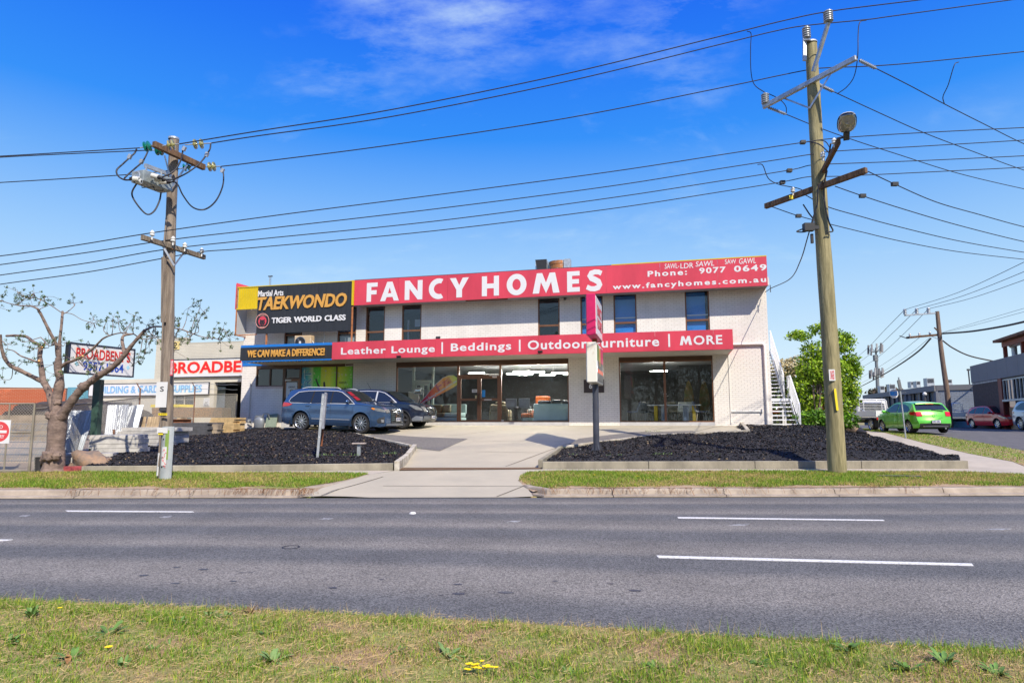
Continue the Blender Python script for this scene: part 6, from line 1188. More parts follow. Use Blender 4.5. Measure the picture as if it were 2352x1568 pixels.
for l, lab, r_ in (([(2078, 711, 46.4), (2200, 672, 40), (2352, 602, 31), (2450, 550, 27)], 'top far wire rising to the right edge above the side street', .016), ([(2106, 710, 46.3), (2210, 680, 40), (2352, 624, 32), (2450, 580, 28)], 'second far wire rising to the right edge', .016), ([(2133, 709, 46.2), (2230, 685, 41), (2352, 643, 33), (2450, 605, 29)], 'third far wire rising to the right edge', .016), ([(2078, 711, 46.6), (2030, 760, 60), (1990, 802, 80), (1955, 830, 110)], 'top far wire running away down the side street', .02), ([(2106, 710, 46.6), (2050, 765, 60), (2000, 812, 80), (1958, 843, 110)], 'second far wire running away down the side street', .02), ([(2133, 709, 46.6), (2070, 772, 60), (2010, 825, 80), (1962, 852, 110)], 'third far wire running away down the side street', .02), ([(2162, 764, 46), (2240, 741, 41), (2352, 708, 33), (2450, 680, 29)], 'thin far wire above the thick twisted cable', .010), ([(2162, 765, 46), (2240, 746, 41), (2352, 716, 33), (2450, 690, 29)], 'second thin far wire above the thick twisted cable', .010), ([(2136, 775, 46.4), (2080, 820, 58), (2020, 858, 80), (1977, 880, 110)], 'thin far wire running down the side street, upper', .014), ([(2112, 775, 46.4), (2060, 815, 58), (2010, 848, 80), (1977, 868, 110)], 'thin far wire running down the side street, lower', .014)): wire([at(*q) for q in l], r_, lab)
mat('twist', (.05, .03, .02), .8, var=.6, scale=40)
wire([at(2165, 766, 46), (at(2230, 761, 41)), at(2300, 750, 36), at(2352, 739, 33), at(2450, 715, 29)], .06, 'thick twisted bundled cable running right from the far pole', 'bundled_cable', m='twist'); wire([at(2165, 782, 46), at(2190, 800, 46), at(2230, 818, 46.5), at(2296, 832, 47.5)], .05, 'thick twisted cable drooping from the far pole to the grey rooftop', 'bundled_cable', m='twist'); wire([at(2138, 777, 46.2), at(2110, 806, 50), at(2065, 838, 60), at(2020, 865, 78), at(1976, 888, 110)], .06, 'thick dark cable running from the far pole down the side street', 'bundled_cable', m='twist')
# ============================================================ PRUNED STREET TREE (left)
tb = G(120, 1085); TD = tb.y + .15
mat('bark', (.27, .195, .155), .9, scale=5, col2=(.12, .085, .07), detail=10, bump=1.0, bscale=12, stretch=(1, 1, 1.6)); mat('cut_wood', (.62, .36, .13), .8)
tintmat('leafmat', .5, .35, .4)
tree = thing('pruned_tree', 'hard-pruned street tree with thick bare limbs and small leaf rosettes, left of the power pole', 'tree')
def tz(x, y, d=0): return at(x * .3125 * 1.0, 643.1 + y * .3125, TD + d)
def limb(l, name='branch', d0=0, d1=0, seg=12, wob=.0):
    P_ = [tz(x, y, d0 + (d1 - d0) * i / (len(l) - 1)) for i, (x, y, r) in enumerate(l)]; rr = [r * .3125 * TD / F_PX for _, _, r in l]
    q = smoothpts(P_, 8); n = len(q); rs = np.interp(np.linspace(0, len(l) - 1, n), range(len(l)), rr); rs = [r * (1 + (.05 if seg < 16 else .01) * math.sin(i * .9 + r * 90) + .03 * math.sin(i * .43)) for i, r in enumerate(rs)]
    mb = MB(); mb.tube(q, rs, seg); mb.build(name, M_['bark'], tree, smooth=70); return q
nodes = []
def LB(l, **k): nodes.extend(limb(l, **k))
# flared trunk with burls
q = limb([(388, 1440, 92), (392, 1400, 80), (400, 1330, 66), (408, 1230, 58), (418, 1120, 58), (425, 1040, 62), (430, 985, 58)], name='trunk', seg=20)
def burl(x, y, r, d=-.12, sc=(1, .8, 1.1)):
    bm = bmesh.new(); bmesh.ops.create_icosphere(bm, subdivisions=3, radius=1); R_ = r * .3125 * TD / F_PX
    for v in bm.verts: n = v.co.normalized(); v.co = Vector((n.x * sc[0], n.y * sc[1], n.z * sc[2])) * R_ * (1 + .16 * math.sin(n.x * 7 + y) + .14 * math.sin(n.z * 9 + x) + .08 * math.sin(n.y * 13))
    me = bpy.data.meshes.new('burl'); bm.to_mesh(me); bm.free(); me.materials.append(M_['bark']); me.polygons.foreach_set('use_smooth', [True] * len(me.polygons)); link('burl', me, tree, tz(x, y, d))
burl(375, 1295, 52, -.16); burl(335, 1320, 34, -.1); burl(410, 1290, 30, -.22); burl(375, 1000, 30); burl(350, 985, 18); burl(418, 900, 28, -.06); burl(615, 785, 36, .0, (1.1, .9, .9)); burl(455, 1085, 20, .05)
LB([(430, 1000, 46), (415, 900, 34), (432, 800, 33), (440, 720, 27), (425, 650, 25), (432, 570, 22)], d1=-.05)
LB([(432, 575, 17), (440, 440, 10), (452, 330, 9), (460, 228, 8)], d0=-.05, d1=.1)
LB([(428, 560, 17), (412, 470, 11), (370, 390, 11), (335, 320, 10), (300, 250, 9), (275, 210, 8)], d0=0, d1=-.5); LB([(275, 210, 6), (220, 190, 4.5), (150, 188, 4), (70, 172, 3), (0, 150, 2.5), (-60, 140, 2)], d0=-.5, d1=-.8)
LB([(400, 960, 30), (370, 850, 24), (345, 790, 22), (318, 735, 22), (305, 650, 18), (292, 570, 17), (298, 505, 15)], d1=.3); LB([(300, 520, 13), (290, 480, 12), (240, 450, 11), (190, 415, 11), (110, 408, 10), (48, 410, 9)], d0=.3, d1=.9)
LB([(312, 745, 17), (230, 705, 15), (150, 665, 15), (80, 630, 14), (35, 575, 12), (12, 500, 10), (3, 400, 8)], d0=.3, d1=-.3); LB([(275, 603, 8), (215, 580, 7), (150, 555, 5), (100, 520, 4), (40, 505, 3)], d0=.3, d1=.8)
LB([(445, 1010, 40), (480, 960, 34), (520, 900, 30), (565, 840, 29), (615, 785, 30), (660, 750, 24), (720, 705, 24), (790, 665, 21), (860, 610, 19), (915, 550, 17), (960, 490, 14), (1010, 430, 12), (1065, 368, 11)], d0=-.05, d1=-.6)
LB([(1060, 372, 9), (1120, 345, 7), (1180, 342, 6), (1260, 350, 5), (1340, 365, 4.5), (1420, 395, 4), (1500, 420, 3), (1600, 432, 2.5)], d0=-.6, d1=.5); LB([(912, 535, 12), (905, 490, 12), (898, 450, 11), (905, 412, 9), (940, 400, 8), (985, 395, 6)], d0=-.4, d1=-.1); LB([(985, 397, 4), (1040, 432, 4), (1100, 430, 3), (1160, 420, 3), (1230, 410, 2)], d0=-.1, d1=.4)
LB([(450, 640, 12), (485, 610, 12), (540, 592, 10), (605, 560, 9), (680, 505, 8), (730, 455, 7), (765, 425, 6), (830, 400, 5), (890, 388, 4), (935, 390, 3)], d0=0, d1=-.5); LB([(462, 250, 4), (500, 230, 3), (545, 190, 2.5), (550, 170, 2)], d0=.1, d1=.2); LB([(460, 245, 3), (380, 190, 3), (320, 155, 3), (270, 130, 2), (250, 100, 2)], d0=.1, d1=-.2); LB([(465, 240, 2.5), (530, 250, 2.5), (600, 290, 2), (690, 318, 2)], d0=.1, d1=.3); LB([(300, 420, 3), (360, 480, 3), (420, 470, 3)], d0=0, d1=0)
for x, y, r, d in ((737, 683, 15, -.14), (1063, 366, 8, -.5), (307, 488, 9, .2), (287, 592, 7, .2), (608, 556, 6, -.2)):
    c = tz(x, y, d - .06); R_ = r * .3125 * TD / F_PX; mb = MB(); mb.lathe([(R_ * 1.15, -.06), (R_ * 1.1, 0), (R_, .004), (.001, .004)], Matrix.Translation(c) @ Matrix.Rotation(1.0, 4, 'X') @ Matrix.Rotation(.5, 4, 'Y'), 14); mb.build('cut_stub', M_['cut_wood'], tree)
CL = [(15, 110), (130, 90), (180, 120), (160, 150), (240, 190), (250, 95), (350, 120), (350, 190), (540, 170), (690, 290), (690, 315), (830, 285), (870, 310), (990, 260), (960, 320), (1080, 330), (1050, 400), (1120, 400), (1320, 340), (1290, 270), (1470, 200), (1500, 225), (1450, 290), (1430, 340), (1560, 380), (1640, 360), (1690, 410), (1620, 440), (1400, 420), (200, 490), (150, 450), (330, 450), (400, 430), (40, 540), (170, 600), (20, 730), (390, 620), (480, 460), (470, 580), (590, 610), (670, 570), (740, 610), (650, 660), (1060, 540), (1010, 600), (1280, 520), (1160, 450), (1210, 300), (1240, 380), (1385, 205), (1130, 350), (930, 350), (350, 470), (250, 500), (60, 470), (-20, 200), (1350, 430), (1290, 420), (1240, 330), (700, 620), (100, 640), (785, 300), (1100, 470), (1020, 560), (390, 690), (150, 170), (1540, 400), (1665, 385)]
TW = []; LV = []; LC = []
npn = np.array([list(q) for q in nodes])
mb = MB()
def leafc(c, r, n, sz):
    for _ in range(n):
        d = RNG.normal(0, 1, 3); d /= np.linalg.norm(d); o = c + d * r * RNG.uniform(.3, 1); a = RNG.normal(0, 1, 3); a -= d * a.dot(d) * .6; a /= np.linalg.norm(a); b = np.cross(a, d); b /= np.linalg.norm(b) + 1e-9; s = sz * RNG.uniform(.6, 1.3)
        LV.extend([o - a * s, o + b * s * .4, o + a * s, o - b * s * .4]); t = RNG.random(); col = np.array([.09, .16, .06]) * RNG.uniform(.5, 1.5) if t < .75 else np.array([.20, .24, .05]) * RNG.uniform(.7, 1.3); LC.extend([col] * 4)
for i, (x, y) in enumerate(CL):
    dd = random.uniform(-.5, .5); c = np.array(tz(x, y, dd)); 
    j = np.argmin(((npn - c) ** 2).sum(1) + RNG.uniform(0, .03, len(npn))); a = npn[j]; m_ = (a + c) / 2 + np.array([0, 0, -.06 + .04 * math.sin(i)]) + RNG.normal(0, .05, 3); mb.tube(smoothpts([a, m_, c], 6), [.012 - .007 * k / 12 for k in range(13)], 5)
    for _ in range(6):
        o = c + RNG.normal(0, .13, 3); mb.tube([c, (c + o) / 2 + RNG.normal(0, .015, 3), o], .004, 4); leafc(o, .055, 11, .030)
mb.build('twigs', M_['bark'], tree, smooth=70)['kind'] = 'stuff'; link('leaves', fastmesh('leaves', LV, np.arange(len(LV)).reshape(-1, 4), M_['leafmat'], LC), tree)

# ============================================================ NEIGHBOUR'S ROADSIDE SIGN
NB = 'building supplies'
sb = G(216, 1047); GDp = sb.y
bs = thing('pylon_sign', 'white rectangular sign reading BROADBENTS 9557 1564 on a dark green steel post', 'sign')
a_ = at(159, 785, GDp - 1.5); b_ = at(310, 803, GDp + .35); c_ = at(151.6, 857, GDp - 1.5)
ux = (b_ - a_); ux.z = 0; Wd = ux.length; rz_ = math.atan2(ux.y, ux.x); Hd = a_.z - c_.z
fr = thing('sign_box', None, None, (a_.x, a_.y, c_.z), rz_); fr.parent = bs
mb = MB(); mb.box(0, Wd, 0, .14, 0, Hd); mb.build('box_body', M_['black'], fr)
mb = MB(); mb.box(.04, Wd - .04, -.012, 0, .04, Hd - .04); mb.build('sign_face', M_['sign_white'], fr)
mb = MB(); mb.box(0, Wd, -.03, .0, 0, .04); mb.box(0, Wd, -.03, 0, Hd - .04, Hd); mb.box(0, .04, -.03, 0, .04, Hd - .04); mb.box(Wd - .04, Wd, -.03, 0, .04, Hd - .04); mb.build('frame', mat('frame_blue', (.02, .025, .05), .5), fr)
mat('red_dark', (.52, .015, .02), .45); mat('blue_text', (.015, .07, .42), .45); mat('shadow_blue', (.20, .36, .62), .5); mat('peach', (.75, .5, .35), .5); mat('pale_blue', (.35, .62, .75), .5)
txt("BROADBENT'S", fr, M_['peach'], Wd * .095, Wd * .935, Hd * .485, Hd * .875, y=-.0125, bold=.038); txt("BROADBENT'S", fr, M_['red_dark'], Wd * .105, Wd * .925, Hd * .50, Hd * .86, y=-.016, bold=.02)
txt('9557.1564', fr, M_['blue_text'], Wd * .21, Wd * .83, Hd * .13, Hd * .43, y=-.014, bold=.02, shear=-.05)
for x in (.12, .90): shape([[(0, .5), (.5, 1), (1, .5), (.5, 0)]], fr, M_['pale_blue'], Wd * (x - .03), Wd * (x + .03), Hd * .24, Hd * .42, y=-.014, name='diamond_print')
for x in (.3, .78): mb = MB(); mb.tube([(Wd * x - .05, .1, Hd), (Wd * x, .1, Hd + .1), (Wd * x + .05, .1, Hd)], .01, 5); mb.build('lifting_eye', M_['black'], fr)
mb = MB(); pt = at(229, 870, GDp); mb.bar(sb - Vector((0, 0, .3)), (pt.x - .02, GDp, pt.z - .02), .2, .2, up=(0, 1, 0)); mb.build('post', mat('post_green', (.035, .075, .055), .5, var=.3, scale=4), bs)

# ============================================================ CHAIN LINK FENCE AND GATE
mat('fence_wire', (.34, .33, .29), .55, metal=.5); mat('fence_post', (.28, .25, .19), .6, metal=.3, var=.2); mat('rusty_post', (.20, .10, .06), .85, var=.3)
def fence_run(parent, a, b, ha, hb, sp=.075, r=.0045, name='wire_mesh'):
    a = Vector(a); b = Vector(b); Lf = (b - a).length; mb = MB(); n = int((Lf + max(ha, hb)) / sp)
    def pt(s, t):
        u = s / Lf; h = ha + (hb - ha) * u; q = a.lerp(b, u); return q + Vector((0, 0, t * h))
    H = (ha + hb) / 2; V = []; Fc = []
    for sgn in (1, -1):
        for i in range(-int(H / sp) - 1, int(Lf / sp) + int(H / sp) + 1):
            s0 = i * sp; s1 = s0 + sgn * H; t0, t1 = 0.0, 1.0
            if s1 == s0: continue
            def cl(s, t): return s, t
            ss, tt = [s0, s1], [0.0, 1.0]
            lo_t = 0.0; hi_t = 1.0
            if sgn > 0:
                lo_t = max(0, (0 - s0) / H); hi_t = min(1, (Lf - s0) / H)
            else:
                lo_t = max(0, (s0 - Lf) / H); hi_t = min(1, s0 / H)
            if hi_t - lo_t < .02: continue
            p0 = pt(s0 + sgn * H * lo_t, lo_t); p1 = pt(s0 + sgn * H * hi_t, hi_t); mb.tube([p0, p1], r, 3, cap=False)
    o = mb.build(name, M_['fence_wire'], parent, fix=False); o['kind'] = 'stuff'; return o
def rail_bar(parent, a, b, r=.022, name='top_rail', m='fence_post'): mb = MB(); mb.tube([a, b], r, 8); return mb.build(name, M_[m], parent, smooth=60)
def Gp(x, y): return G(x, y)
g0 = G(66, 1086.5); gh = 1.72
gate = thing('mesh_gate', 'wide chain-link gate with a round NO ENTRY sign at the left edge', 'gate')
gdir = Vector((-1, -.06, 0)).normalized(); gz0 = g0.z + .06
A = Vector((g0.x, g0.y, gz0)); Bq = A + gdir * 5.2
for s in (0, .62, 2.2, 5.2): q = A + gdir * s; rail_bar(gate, q + Vector((0, 0, .0)), q + Vector((0, 0, gh)), .026 if s == 0 else .02, 'gate_upright')
for z in (.0, .98, gh): rail_bar(gate, A + Vector((0, 0, z)), Bq + Vector((0, 0, z)), .02, 'gate_rail')
fence_run(gate, A, Bq, gh, gh)
mb = MB(); mb.bar(A + gdir * .1 + Vector((0, -.12, -.03)), Bq + Vector((0, -.12, -.05)), .05, .04); mb.bar(A + gdir * .6 + Vector((0, -.2, -.05)), Bq + Vector((0, -.2, -.05)), .04, .03); tag(mb.build('timber_rails', M_['pole_grey']), 'two weathered timber rails lying on the grass below the gate', 'timber')
nd = at(0, 991, A.y - .06); mb = MB(); mb.box(-.28, .28, -.004, .006, -.3, .3); ne = mb.build('no_entry_sign', M_['sign_white'], gate, nd + Vector((-.02, 0, 0)))
shape([ell(0, 0, 1, 1, 36)], ne, M_['spray_red'], -.26, .26, -.26, .26, y=-.005, name='disc_print'); mb = MB(); mb.box(-.2, .2, -.012, -.0085, -.035, .035); mb.build('bar_print', M_['sign_white'], ne)
txt('NO', ne, M_['sign_white'], -.09, .09, .08, .17, y=-.009); txt('ENTRY', ne, M_['sign_white'], -.15, .15, -.17, -.08, y=-.009)
FP = [(67, 1086, 939), (234, 1051, 921.8), (314, 1018, 913), (442, 995, 905.8), (546.9, 984.7, 905)]
fen = thing('chain_link_fence', 'chain-link fence rising from the gate to the corner of the brick building', 'fence'); fp = []
for i, (x, yb, yt) in enumerate(FP):
    g = [g0, None, None, None, BL(-.12, .15, -.2)][i]
    if g is None:
        u = {1: .26, 2: .47, 3: .77}[i]; e = BL(-.12, .15, -.2); q = g0.lerp(e, u); qx = at(x, yb, q.y); g = Vector((qx.x, q.y, qx.z))
    tp = at(x, yt, g.y).z; fp.append((g, max(1.4, tp - g.z)))
for i, (g, h) in enumerate(fp):
    if i == 1: continue
    rail_bar(fen, g, g + Vector((0, 0, h + (.36 if i in (2, 3) else 0))), .03, 'fence_post', 'rusty_post' if i in (2, 3) else 'fence_post')
    if i in (2, 3): rail_bar(fen, g + Vector((0, 0, h + .3)), g + Vector((-.1, -.1, h + .55)), .02, 'barb_arm', 'rusty_post')
for i in range(4):
    (a, ha), (b, hb) = fp[i], fp[i + 1]; rail_bar(fen, a + Vector((0, 0, ha)), b + Vector((0, 0, hb)), .02); fence_run(fen, a, b, ha, hb)
    if i >= 2:
        for z in (.15, .3): mb = MB(); mb.tube(smoothpts([a.lerp(b, t) + Vector((0, 0, ha + (hb - ha) * t + z * 1.6 + random.uniform(-.03, .03))) for t in np.linspace(0, 1, 7)], 3), .008, 4); mb.build('barbed_wire', M_['galv'], fen)
mb = MB(); q = at(261, 1037, 20.2); mb.bar(q - Vector((0, 0, .3)), at(262, 986, 20.2), .05, .05); tag(mb.build('rusty_stake', M_['rusty_post']), 'short rusty stake by the fence above the boulder', 'post')

# ============================================================ NEIGHBOUR'S BUILDING (cream blockwork)
mat('cream_block', (.56, .53, .44), .9, var=.08, scale=1, bump=.2); mat('cream_block2', (.46, .43, .36), .9, var=.08, scale=1); mat('mortar_cream', (.42, .40, .33), .95); mat('render_cream', (.60, .56, .46), .9, var=.10, scale=.7)
ND = 36.5; nb0 = at(557, 984, ND); NPH = -PHI
NBO = Vector((nb0.x, nb0.y, 1.05)); NM = Matrix.Translation(NBO) @ Matrix.Rotation(NPH, 4, 'Z')
def NFP(x, y, off=0):
    d = ray(x, y); n = np.array([-math.sin(PHI), -math.cos(PHI), 0]); p0 = np.array(NBO) + n * off; P = C_O + d * (np.dot(p0 - C_O, n) / np.dot(d, n)); q = P - np.array(NBO); return float(q[0] * math.cos(PHI) - q[1] * math.sin(PHI)), float(q[2])
def NT(name, label, cat, **k): return thing(name, label, cat, NBO, NPH, **k)
nbd = NT('warehouse', 'cream blockwork building of the supply yard, left of the brick building', 'building')
xr = 4.0; x1, zt = NFP(360, 782); x2, _ = NFP(471, 782); _, zh = NFP(430, 787); xst, zst = NFP(535, 797); xl, zl_ = NFP(205, 882); xd0, zd = NFP(493, 878)
zl_ += .25
MBb = wall_with_openings(xl, xr, -1.2, zl_, [(xd0, xr - .2, -1.2, NFP(520, 877)[1]), (NFP(240, 930)[0], NFP(304, 930)[0], NFP(270, 962)[1], NFP(270, 924)[1]), (NFP(378, 908)[0], NFP(444, 930)[0], NFP(420, 932)[1], NFP(420, 907)[1])], 0, .25)
MBb.build('wall', M_['render_cream'], nbd)
mb = MB(); mb.box(x1, xr, .002, .25, zl_, zh); mb.box(x1, NFP(430, 790)[0], .002, .25, zh, NFP(400, 776)[1]); mb.box(NFP(525, 800)[0], xr, .0, .24, zh, zst) if zst > zh else None; mb.build('upper_wall', M_['mortar_cream'], nbd)
fl_, ct_ = courses(x1, xr, zl_, zh - .02, [], .24, .086, .008); brick_stuff(fl_ + ct_, 'block_courses', M_['cream_block'], nbd)
mb = MB(); mb.box(xl, x1, .25, 12, zl_ - .3, zl_ - .1); mb.box(x1, xr, .25, 12, zh - .4, zh - .2); mb.box(xl, xl + .25, .25, 12, -1.2, zl_); mb.box(x1, x1 + .25, .25, 12, zl_, zh); mb.build('roof_slab', M_['galv'], nbd)
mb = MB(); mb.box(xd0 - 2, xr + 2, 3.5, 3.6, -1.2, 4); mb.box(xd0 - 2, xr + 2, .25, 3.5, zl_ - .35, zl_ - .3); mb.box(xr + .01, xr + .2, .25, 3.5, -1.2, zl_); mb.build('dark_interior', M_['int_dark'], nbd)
for a, b, zb_, zt_ in ((NFP(240, 930)[0], NFP(304, 930)[0], NFP(270, 962)[1], NFP(270, 924)[1]), (NFP(378, 908)[0], NFP(444, 930)[0], NFP(420, 932)[1], NFP(420, 907)[1])):
    mb = MB(); frame(mb, a, b, zb_, zt_, .05, .05, .12)
    if a > NFP(340, 930)[0]:
        for t in (.33, .66): mb.box(a + (b - a) * t - .02, a + (b - a) * t + .02, .05, .12, zb_, zt_)
        mb.box(a, b, .05, .12, zb_ + (zt_ - zb_) * .58, zb_ + (zt_ - zb_) * .62)
    f = mb.build('window_frame', M_['cream_block'], nbd); mb = MB(); mb.box(a + .03, b - .03, .16, .17, zb_ + .03, zt_ - .03); mb.build('pane', mat('dark_pane', (.03, .035, .045), .1, spec=.6, var=.5, scale=2), f)
    mb = MB(); mb.box(a - .1, b + .1, -.12, .0, zb_ - .12, zb_ - .02); mb.build('sill', M_['render_cream'], nbd)
s1 = NT('wall_sign', 'large white wall sign with red BROADBEN lettering, cut off by the brick building', 'sign'); a, zb_ = NFP(385, 868); b, _ = NFP(575, 860); _, zt_ = NFP(450, 826.5); zb_ = NFP(450, 865)[1]
mb = MB(); mb.box(a, b + 1.5, -.10, -.015, zb_, zt_); mb.build('sign_panel', M_['sign_white'], s1); mb = MB(); mb.box(a - .05, b + 1.5, -.11, -.015, zt_, zt_ + .05); mb.box(a - .05, b + 1.5, -.11, -.015, zb_ - .05, zb_); mb.build('frame', M_['frame_blue'], s1)
zz0, zz1 = NFP(450, 857)[1], NFP(450, 831)[1]; xa = NFP(392, 845)[0]; xb = NFP(556, 845)[0]; xe = xa + (xb - xa) * 11 / 7.75
txt("BROADBENTS", s1, M_['peach'], xa - .06, xe + .06, zz0 - .05, zz1 + .05, y=-.102, bold=.05); txt("BROADBENTS", s1, mat('red_text', (.72, .012, .012), .45), xa, xe, zz0, zz1, y=-.107, bold=.03)
s2 = NT('wall_sign', 'long white wall sign reading BUILDING & GARDEN SUPPLIES in pale blue', 'sign'); a, zb_ = NFP(206, 909); b, _ = NFP(480, 907); zt_ = NFP(206, 883.5)[1]
mb = MB(); mb.box(a, b, -.08, -.015, zb_, zt_); mb.build('sign_panel', M_['sign_white'], s2); mb = MB(); mb.box(a - .04, b + .04, -.09, -.015, zt_, zt_ + .04); mb.box(a - .04, b + .04, -.09, -.015, zb_ - .04, zb_); mb.box(a - .04, a, -.09, -.015, zb_, zt_); mb.box(b, b + .04, -.09, -.015, zb_, zt_); mb.build('frame', M_['frame_blue'], s2)
h_ = zt_ - zb_; txt('BUILDING & GARDEN SUPPLIES', s2, M_['pale_blue'], a + (b - a) * .055, a + (b - a) * .945, zb_ + h_ * .18, zb_ + h_ * .80, y=-.082, bold=.03); txt('BUILDING & GARDEN SUPPLIES', s2, M_['shadow_blue'], a + (b - a) * .06, a + (b - a) * .95, zb_ + h_ * .22, zb_ + h_ * .84, y=-.086, bold=.01)
def nplate(label, x0, y0, x1_, y1_, m, lines=(), off=.03, tm='black', name='notice'):
    a, zt_ = NFP(x0, y0, off); b, zb_ = NFP(x1_, y1_, off); t_ = NT(name, label, 'sign'); mb = MB(); mb.box(a, b, -off - .012, -off, zb_, zt_); mb.build('plate', M_[m], t_); h_ = zt_ - zb_; w_ = b - a
    for s, p, q, r, u in lines: txt(s, t_, M_[tm], a + w_ * p, a + w_ * q, zb_ + h_ * r, zb_ + h_ * u, y=-off - .014)
nplate('yellow house number plate ending in 2 high on the cream wall behind the pole', 393, 784, 412, 802, 'sign_y' if 0 else mat('cream_yellow', (.70, .56, .22), .6).name, [('2', .3, .75, .1, .9)])
nplate('white NO ENTRY sign on the cream wall', 468, 914, 481, 932, 'sign_white', [('NO', .3, .7, .32, .52), ('ENTRY', .12, .88, .05, .25)])
nplate('white ORGANIC COMPOST sign behind the fence', 180, 938, 200, 950, 'sign_white', [('ORGANIC', .08, .92, .58, .85), ('COMPOST', .08, .92, .15, .45)], 6)
nplate('small CAR PARK sign behind the green post', 202, 947, 224, 953, 'pale_green', [('CAR PARK', .05, .95, .15, .85)], 5.5)
nplate('white BLACK MULCH sign in the yard', 139, 940, 162, 954, 'sign_white', [('BLACK', .2, .8, .55, .88), ('MULCH', .15, .85, .12, .45)], 8)
nplate('white board with orange BROADBENTS lettering behind the fence', 165, 952, 232, 968, 'sign_white', [('BROADBENTS', .35, 1.0, .3, .72)], 5, 'orange_plastic')

# red brick and lattice buildings at far left
mat('red_brick', (.38, .085, .03), .9, var=.35, scale=2.5); mat('mortar_red', (.42, .25, .17), .95)
def frame_obj(name, label, cat, x0, x1, ybase, ytop, D0, D1=None):
    D1 = D1 or D0; a = at(x0, ybase, D0); b = at(x1, ybase, D1); v = Vector((b.x - a.x, b.y - a.y, 0)); zt_ = at(x0, ytop, D0).z
    t_ = thing(name, label, cat, (a.x, a.y, a.z), math.atan2(v.y, v.x)); return t_, v.length, zt_ - a.z
t_, Lw, Hh = frame_obj('red_brick_building', 'low orange-red brick wall of a building at the left edge', 'building', -160, 145, 975, 889.5, 40, 42)
mb = MB(); mb.box(0, Lw, 0, .3, -.5, Hh); mb.build('wall', M_['mortar_red'], t_); f_, c_ = courses(0, Lw, 0, Hh, [], .24, .086, .012); f_ = brick_parts(f_, t_, M_['red_brick'], 240, None, lambda b: abs(b[0] - Lw + 1.5) + abs(b[2] - Hh + .6)); brick_stuff(f_ + c_, 'brick_courses', M_['red_brick'], t_); mb = MB(); mb.box(0, Lw, -.02, .34, Hh, Hh + .05); mb.build('coping', M_['rust'], t_)
t_, Lw, Hh = frame_obj('lattice_screen', 'teal blue lattice wall panel beside the red brick wall', 'screen', 146, 247, 975, 889, 39.5); mat('teal', (.09, .25, .33), .7)
mb = MB(); mb.box(0, Lw, .1, .14, -.3, Hh); mb.build('backing_sheet', M_['teal'], t_)
mat('teal_light', (.16, .38, .46), .7)
for c0, c1 in ((.12, .40), (.62, .98)):
    for i in range(12): q = Lw * (c0 + (c1 - c0) * i / 11); mb = MB(); mb.box(q - .02, q + .02, .05, .09, .3, Hh - .1); mb.build('lattice_slat', M_['teal_light'], t_)
    for j in range(14): q = .35 + (Hh - .5) * j / 13; mb = MB(); mb.box(Lw * c0, Lw * c1, .03, .05, q - .02, q + .02); mb.build('lattice_slat', M_['teal_light'], t_)
t_, Lw, Hh = frame_obj('shed', 'small cream shed behind the lattice panel', 'shed', 235, 345, 960, 888, 43); mb = MB(); mb.box(0, Lw, 0, 3, -.5, Hh); mb.build('wall', M_['render_cream'], t_); mb = MB(); mb.box(-.1, Lw + .1, -.1, 3, Hh, Hh + .12); mb.build('roof', M_['galv'], t_)
t_, Lw, Hh = frame_obj('grey_gable', 'grey gable roof peeping over the teal lattice', 'roof', 170, 230, 900, 878, 48); mb = MB(); mb.prism([(0, 0), (Lw, 0), (Lw * .5, Hh)], 0, 6); mb.build('gable', M_['galv'], t_)

# ---- yard goods
mat('zinc', (.50, .54, .58), .45, metal=.4, var=.15, scale=5); mat('timber_new', (.58, .40, .18), .8, var=.3, scale=6); mat('timber_dark', (.10, .10, .105), .85, var=.3, scale=6); mat('stone_pale', (.50, .48, .44), .9, var=.25, scale=4); mat('stone_tan', (.42, .32, .2), .9, var=.3, scale=4); mat('sleeper', (.34, .27, .19), .9, var=.3, scale=3)
def YP(x, y): return G(x, y)
def lean_sheets(x, y, n, lab, w_, h_, m='zinc', sp=.1, tilt=.35):
    p = YP(x, y); t_ = thing('sheet_stack', lab, 'metal sheets', p, .1)
    for i in range(n):
        mb = MB(); k = 6; V = []
        for j in range(k * 2 + 1): V.append((j * w_ / (k * 2), .02 * (j % 2)))
        vs_ = [(a, b + i * .03, 0) for a, b in V] + [(a + random.uniform(-.02, .02) + .12 * (i - n / 2) * .3, b + h_ * tilt + i * .03, h_) for a, b in V]; q = len(V)
        mb.add(vs_, [(j, j + 1, q + j + 1, q + j) for j in range(q - 1)]); o = mb.build('corrugated_sheet', M_[m], t_, (i * sp, -i * .02, 0)); o.rotation_euler = (0, random.uniform(-.12, .12), 0)
lean_sheets(106, 1048, 7, 'fan of corrugated zinc sheets leaning on blocks left of the tree', .32, 1.35); lean_sheets(238, 1016, 5, 'corrugated zinc sheets leaning right of the tree trunk', .4, 1.35, sp=.16); lean_sheets(300, 1013, 4, 'short leaning boards and sheets by the green post', .2, .9, 'stone_tan', .22)
p = YP(10, 1062); t_ = thing('steel_mesh_stack', 'stack of steel reinforcing mesh sheets leaning behind the gate', 'steel mesh', p, .05)
for k in range(4):
    mb = MB()
    for i in range(13): mb.tube([(-1.2 + i * .2, k * .12, 0), (-1.2 + i * .2 + .1, .55 + k * .12, 1.1)], .007, 4)
    for i in range(7): mb.tube([(-1.2, k * .12 + .08 * i, .04 + i * .17), (1.3, k * .12 + .08 * i, .04 + i * .17)], .007, 4)
    mb.build('mesh_sheet', M_['meter_grey'], t_)
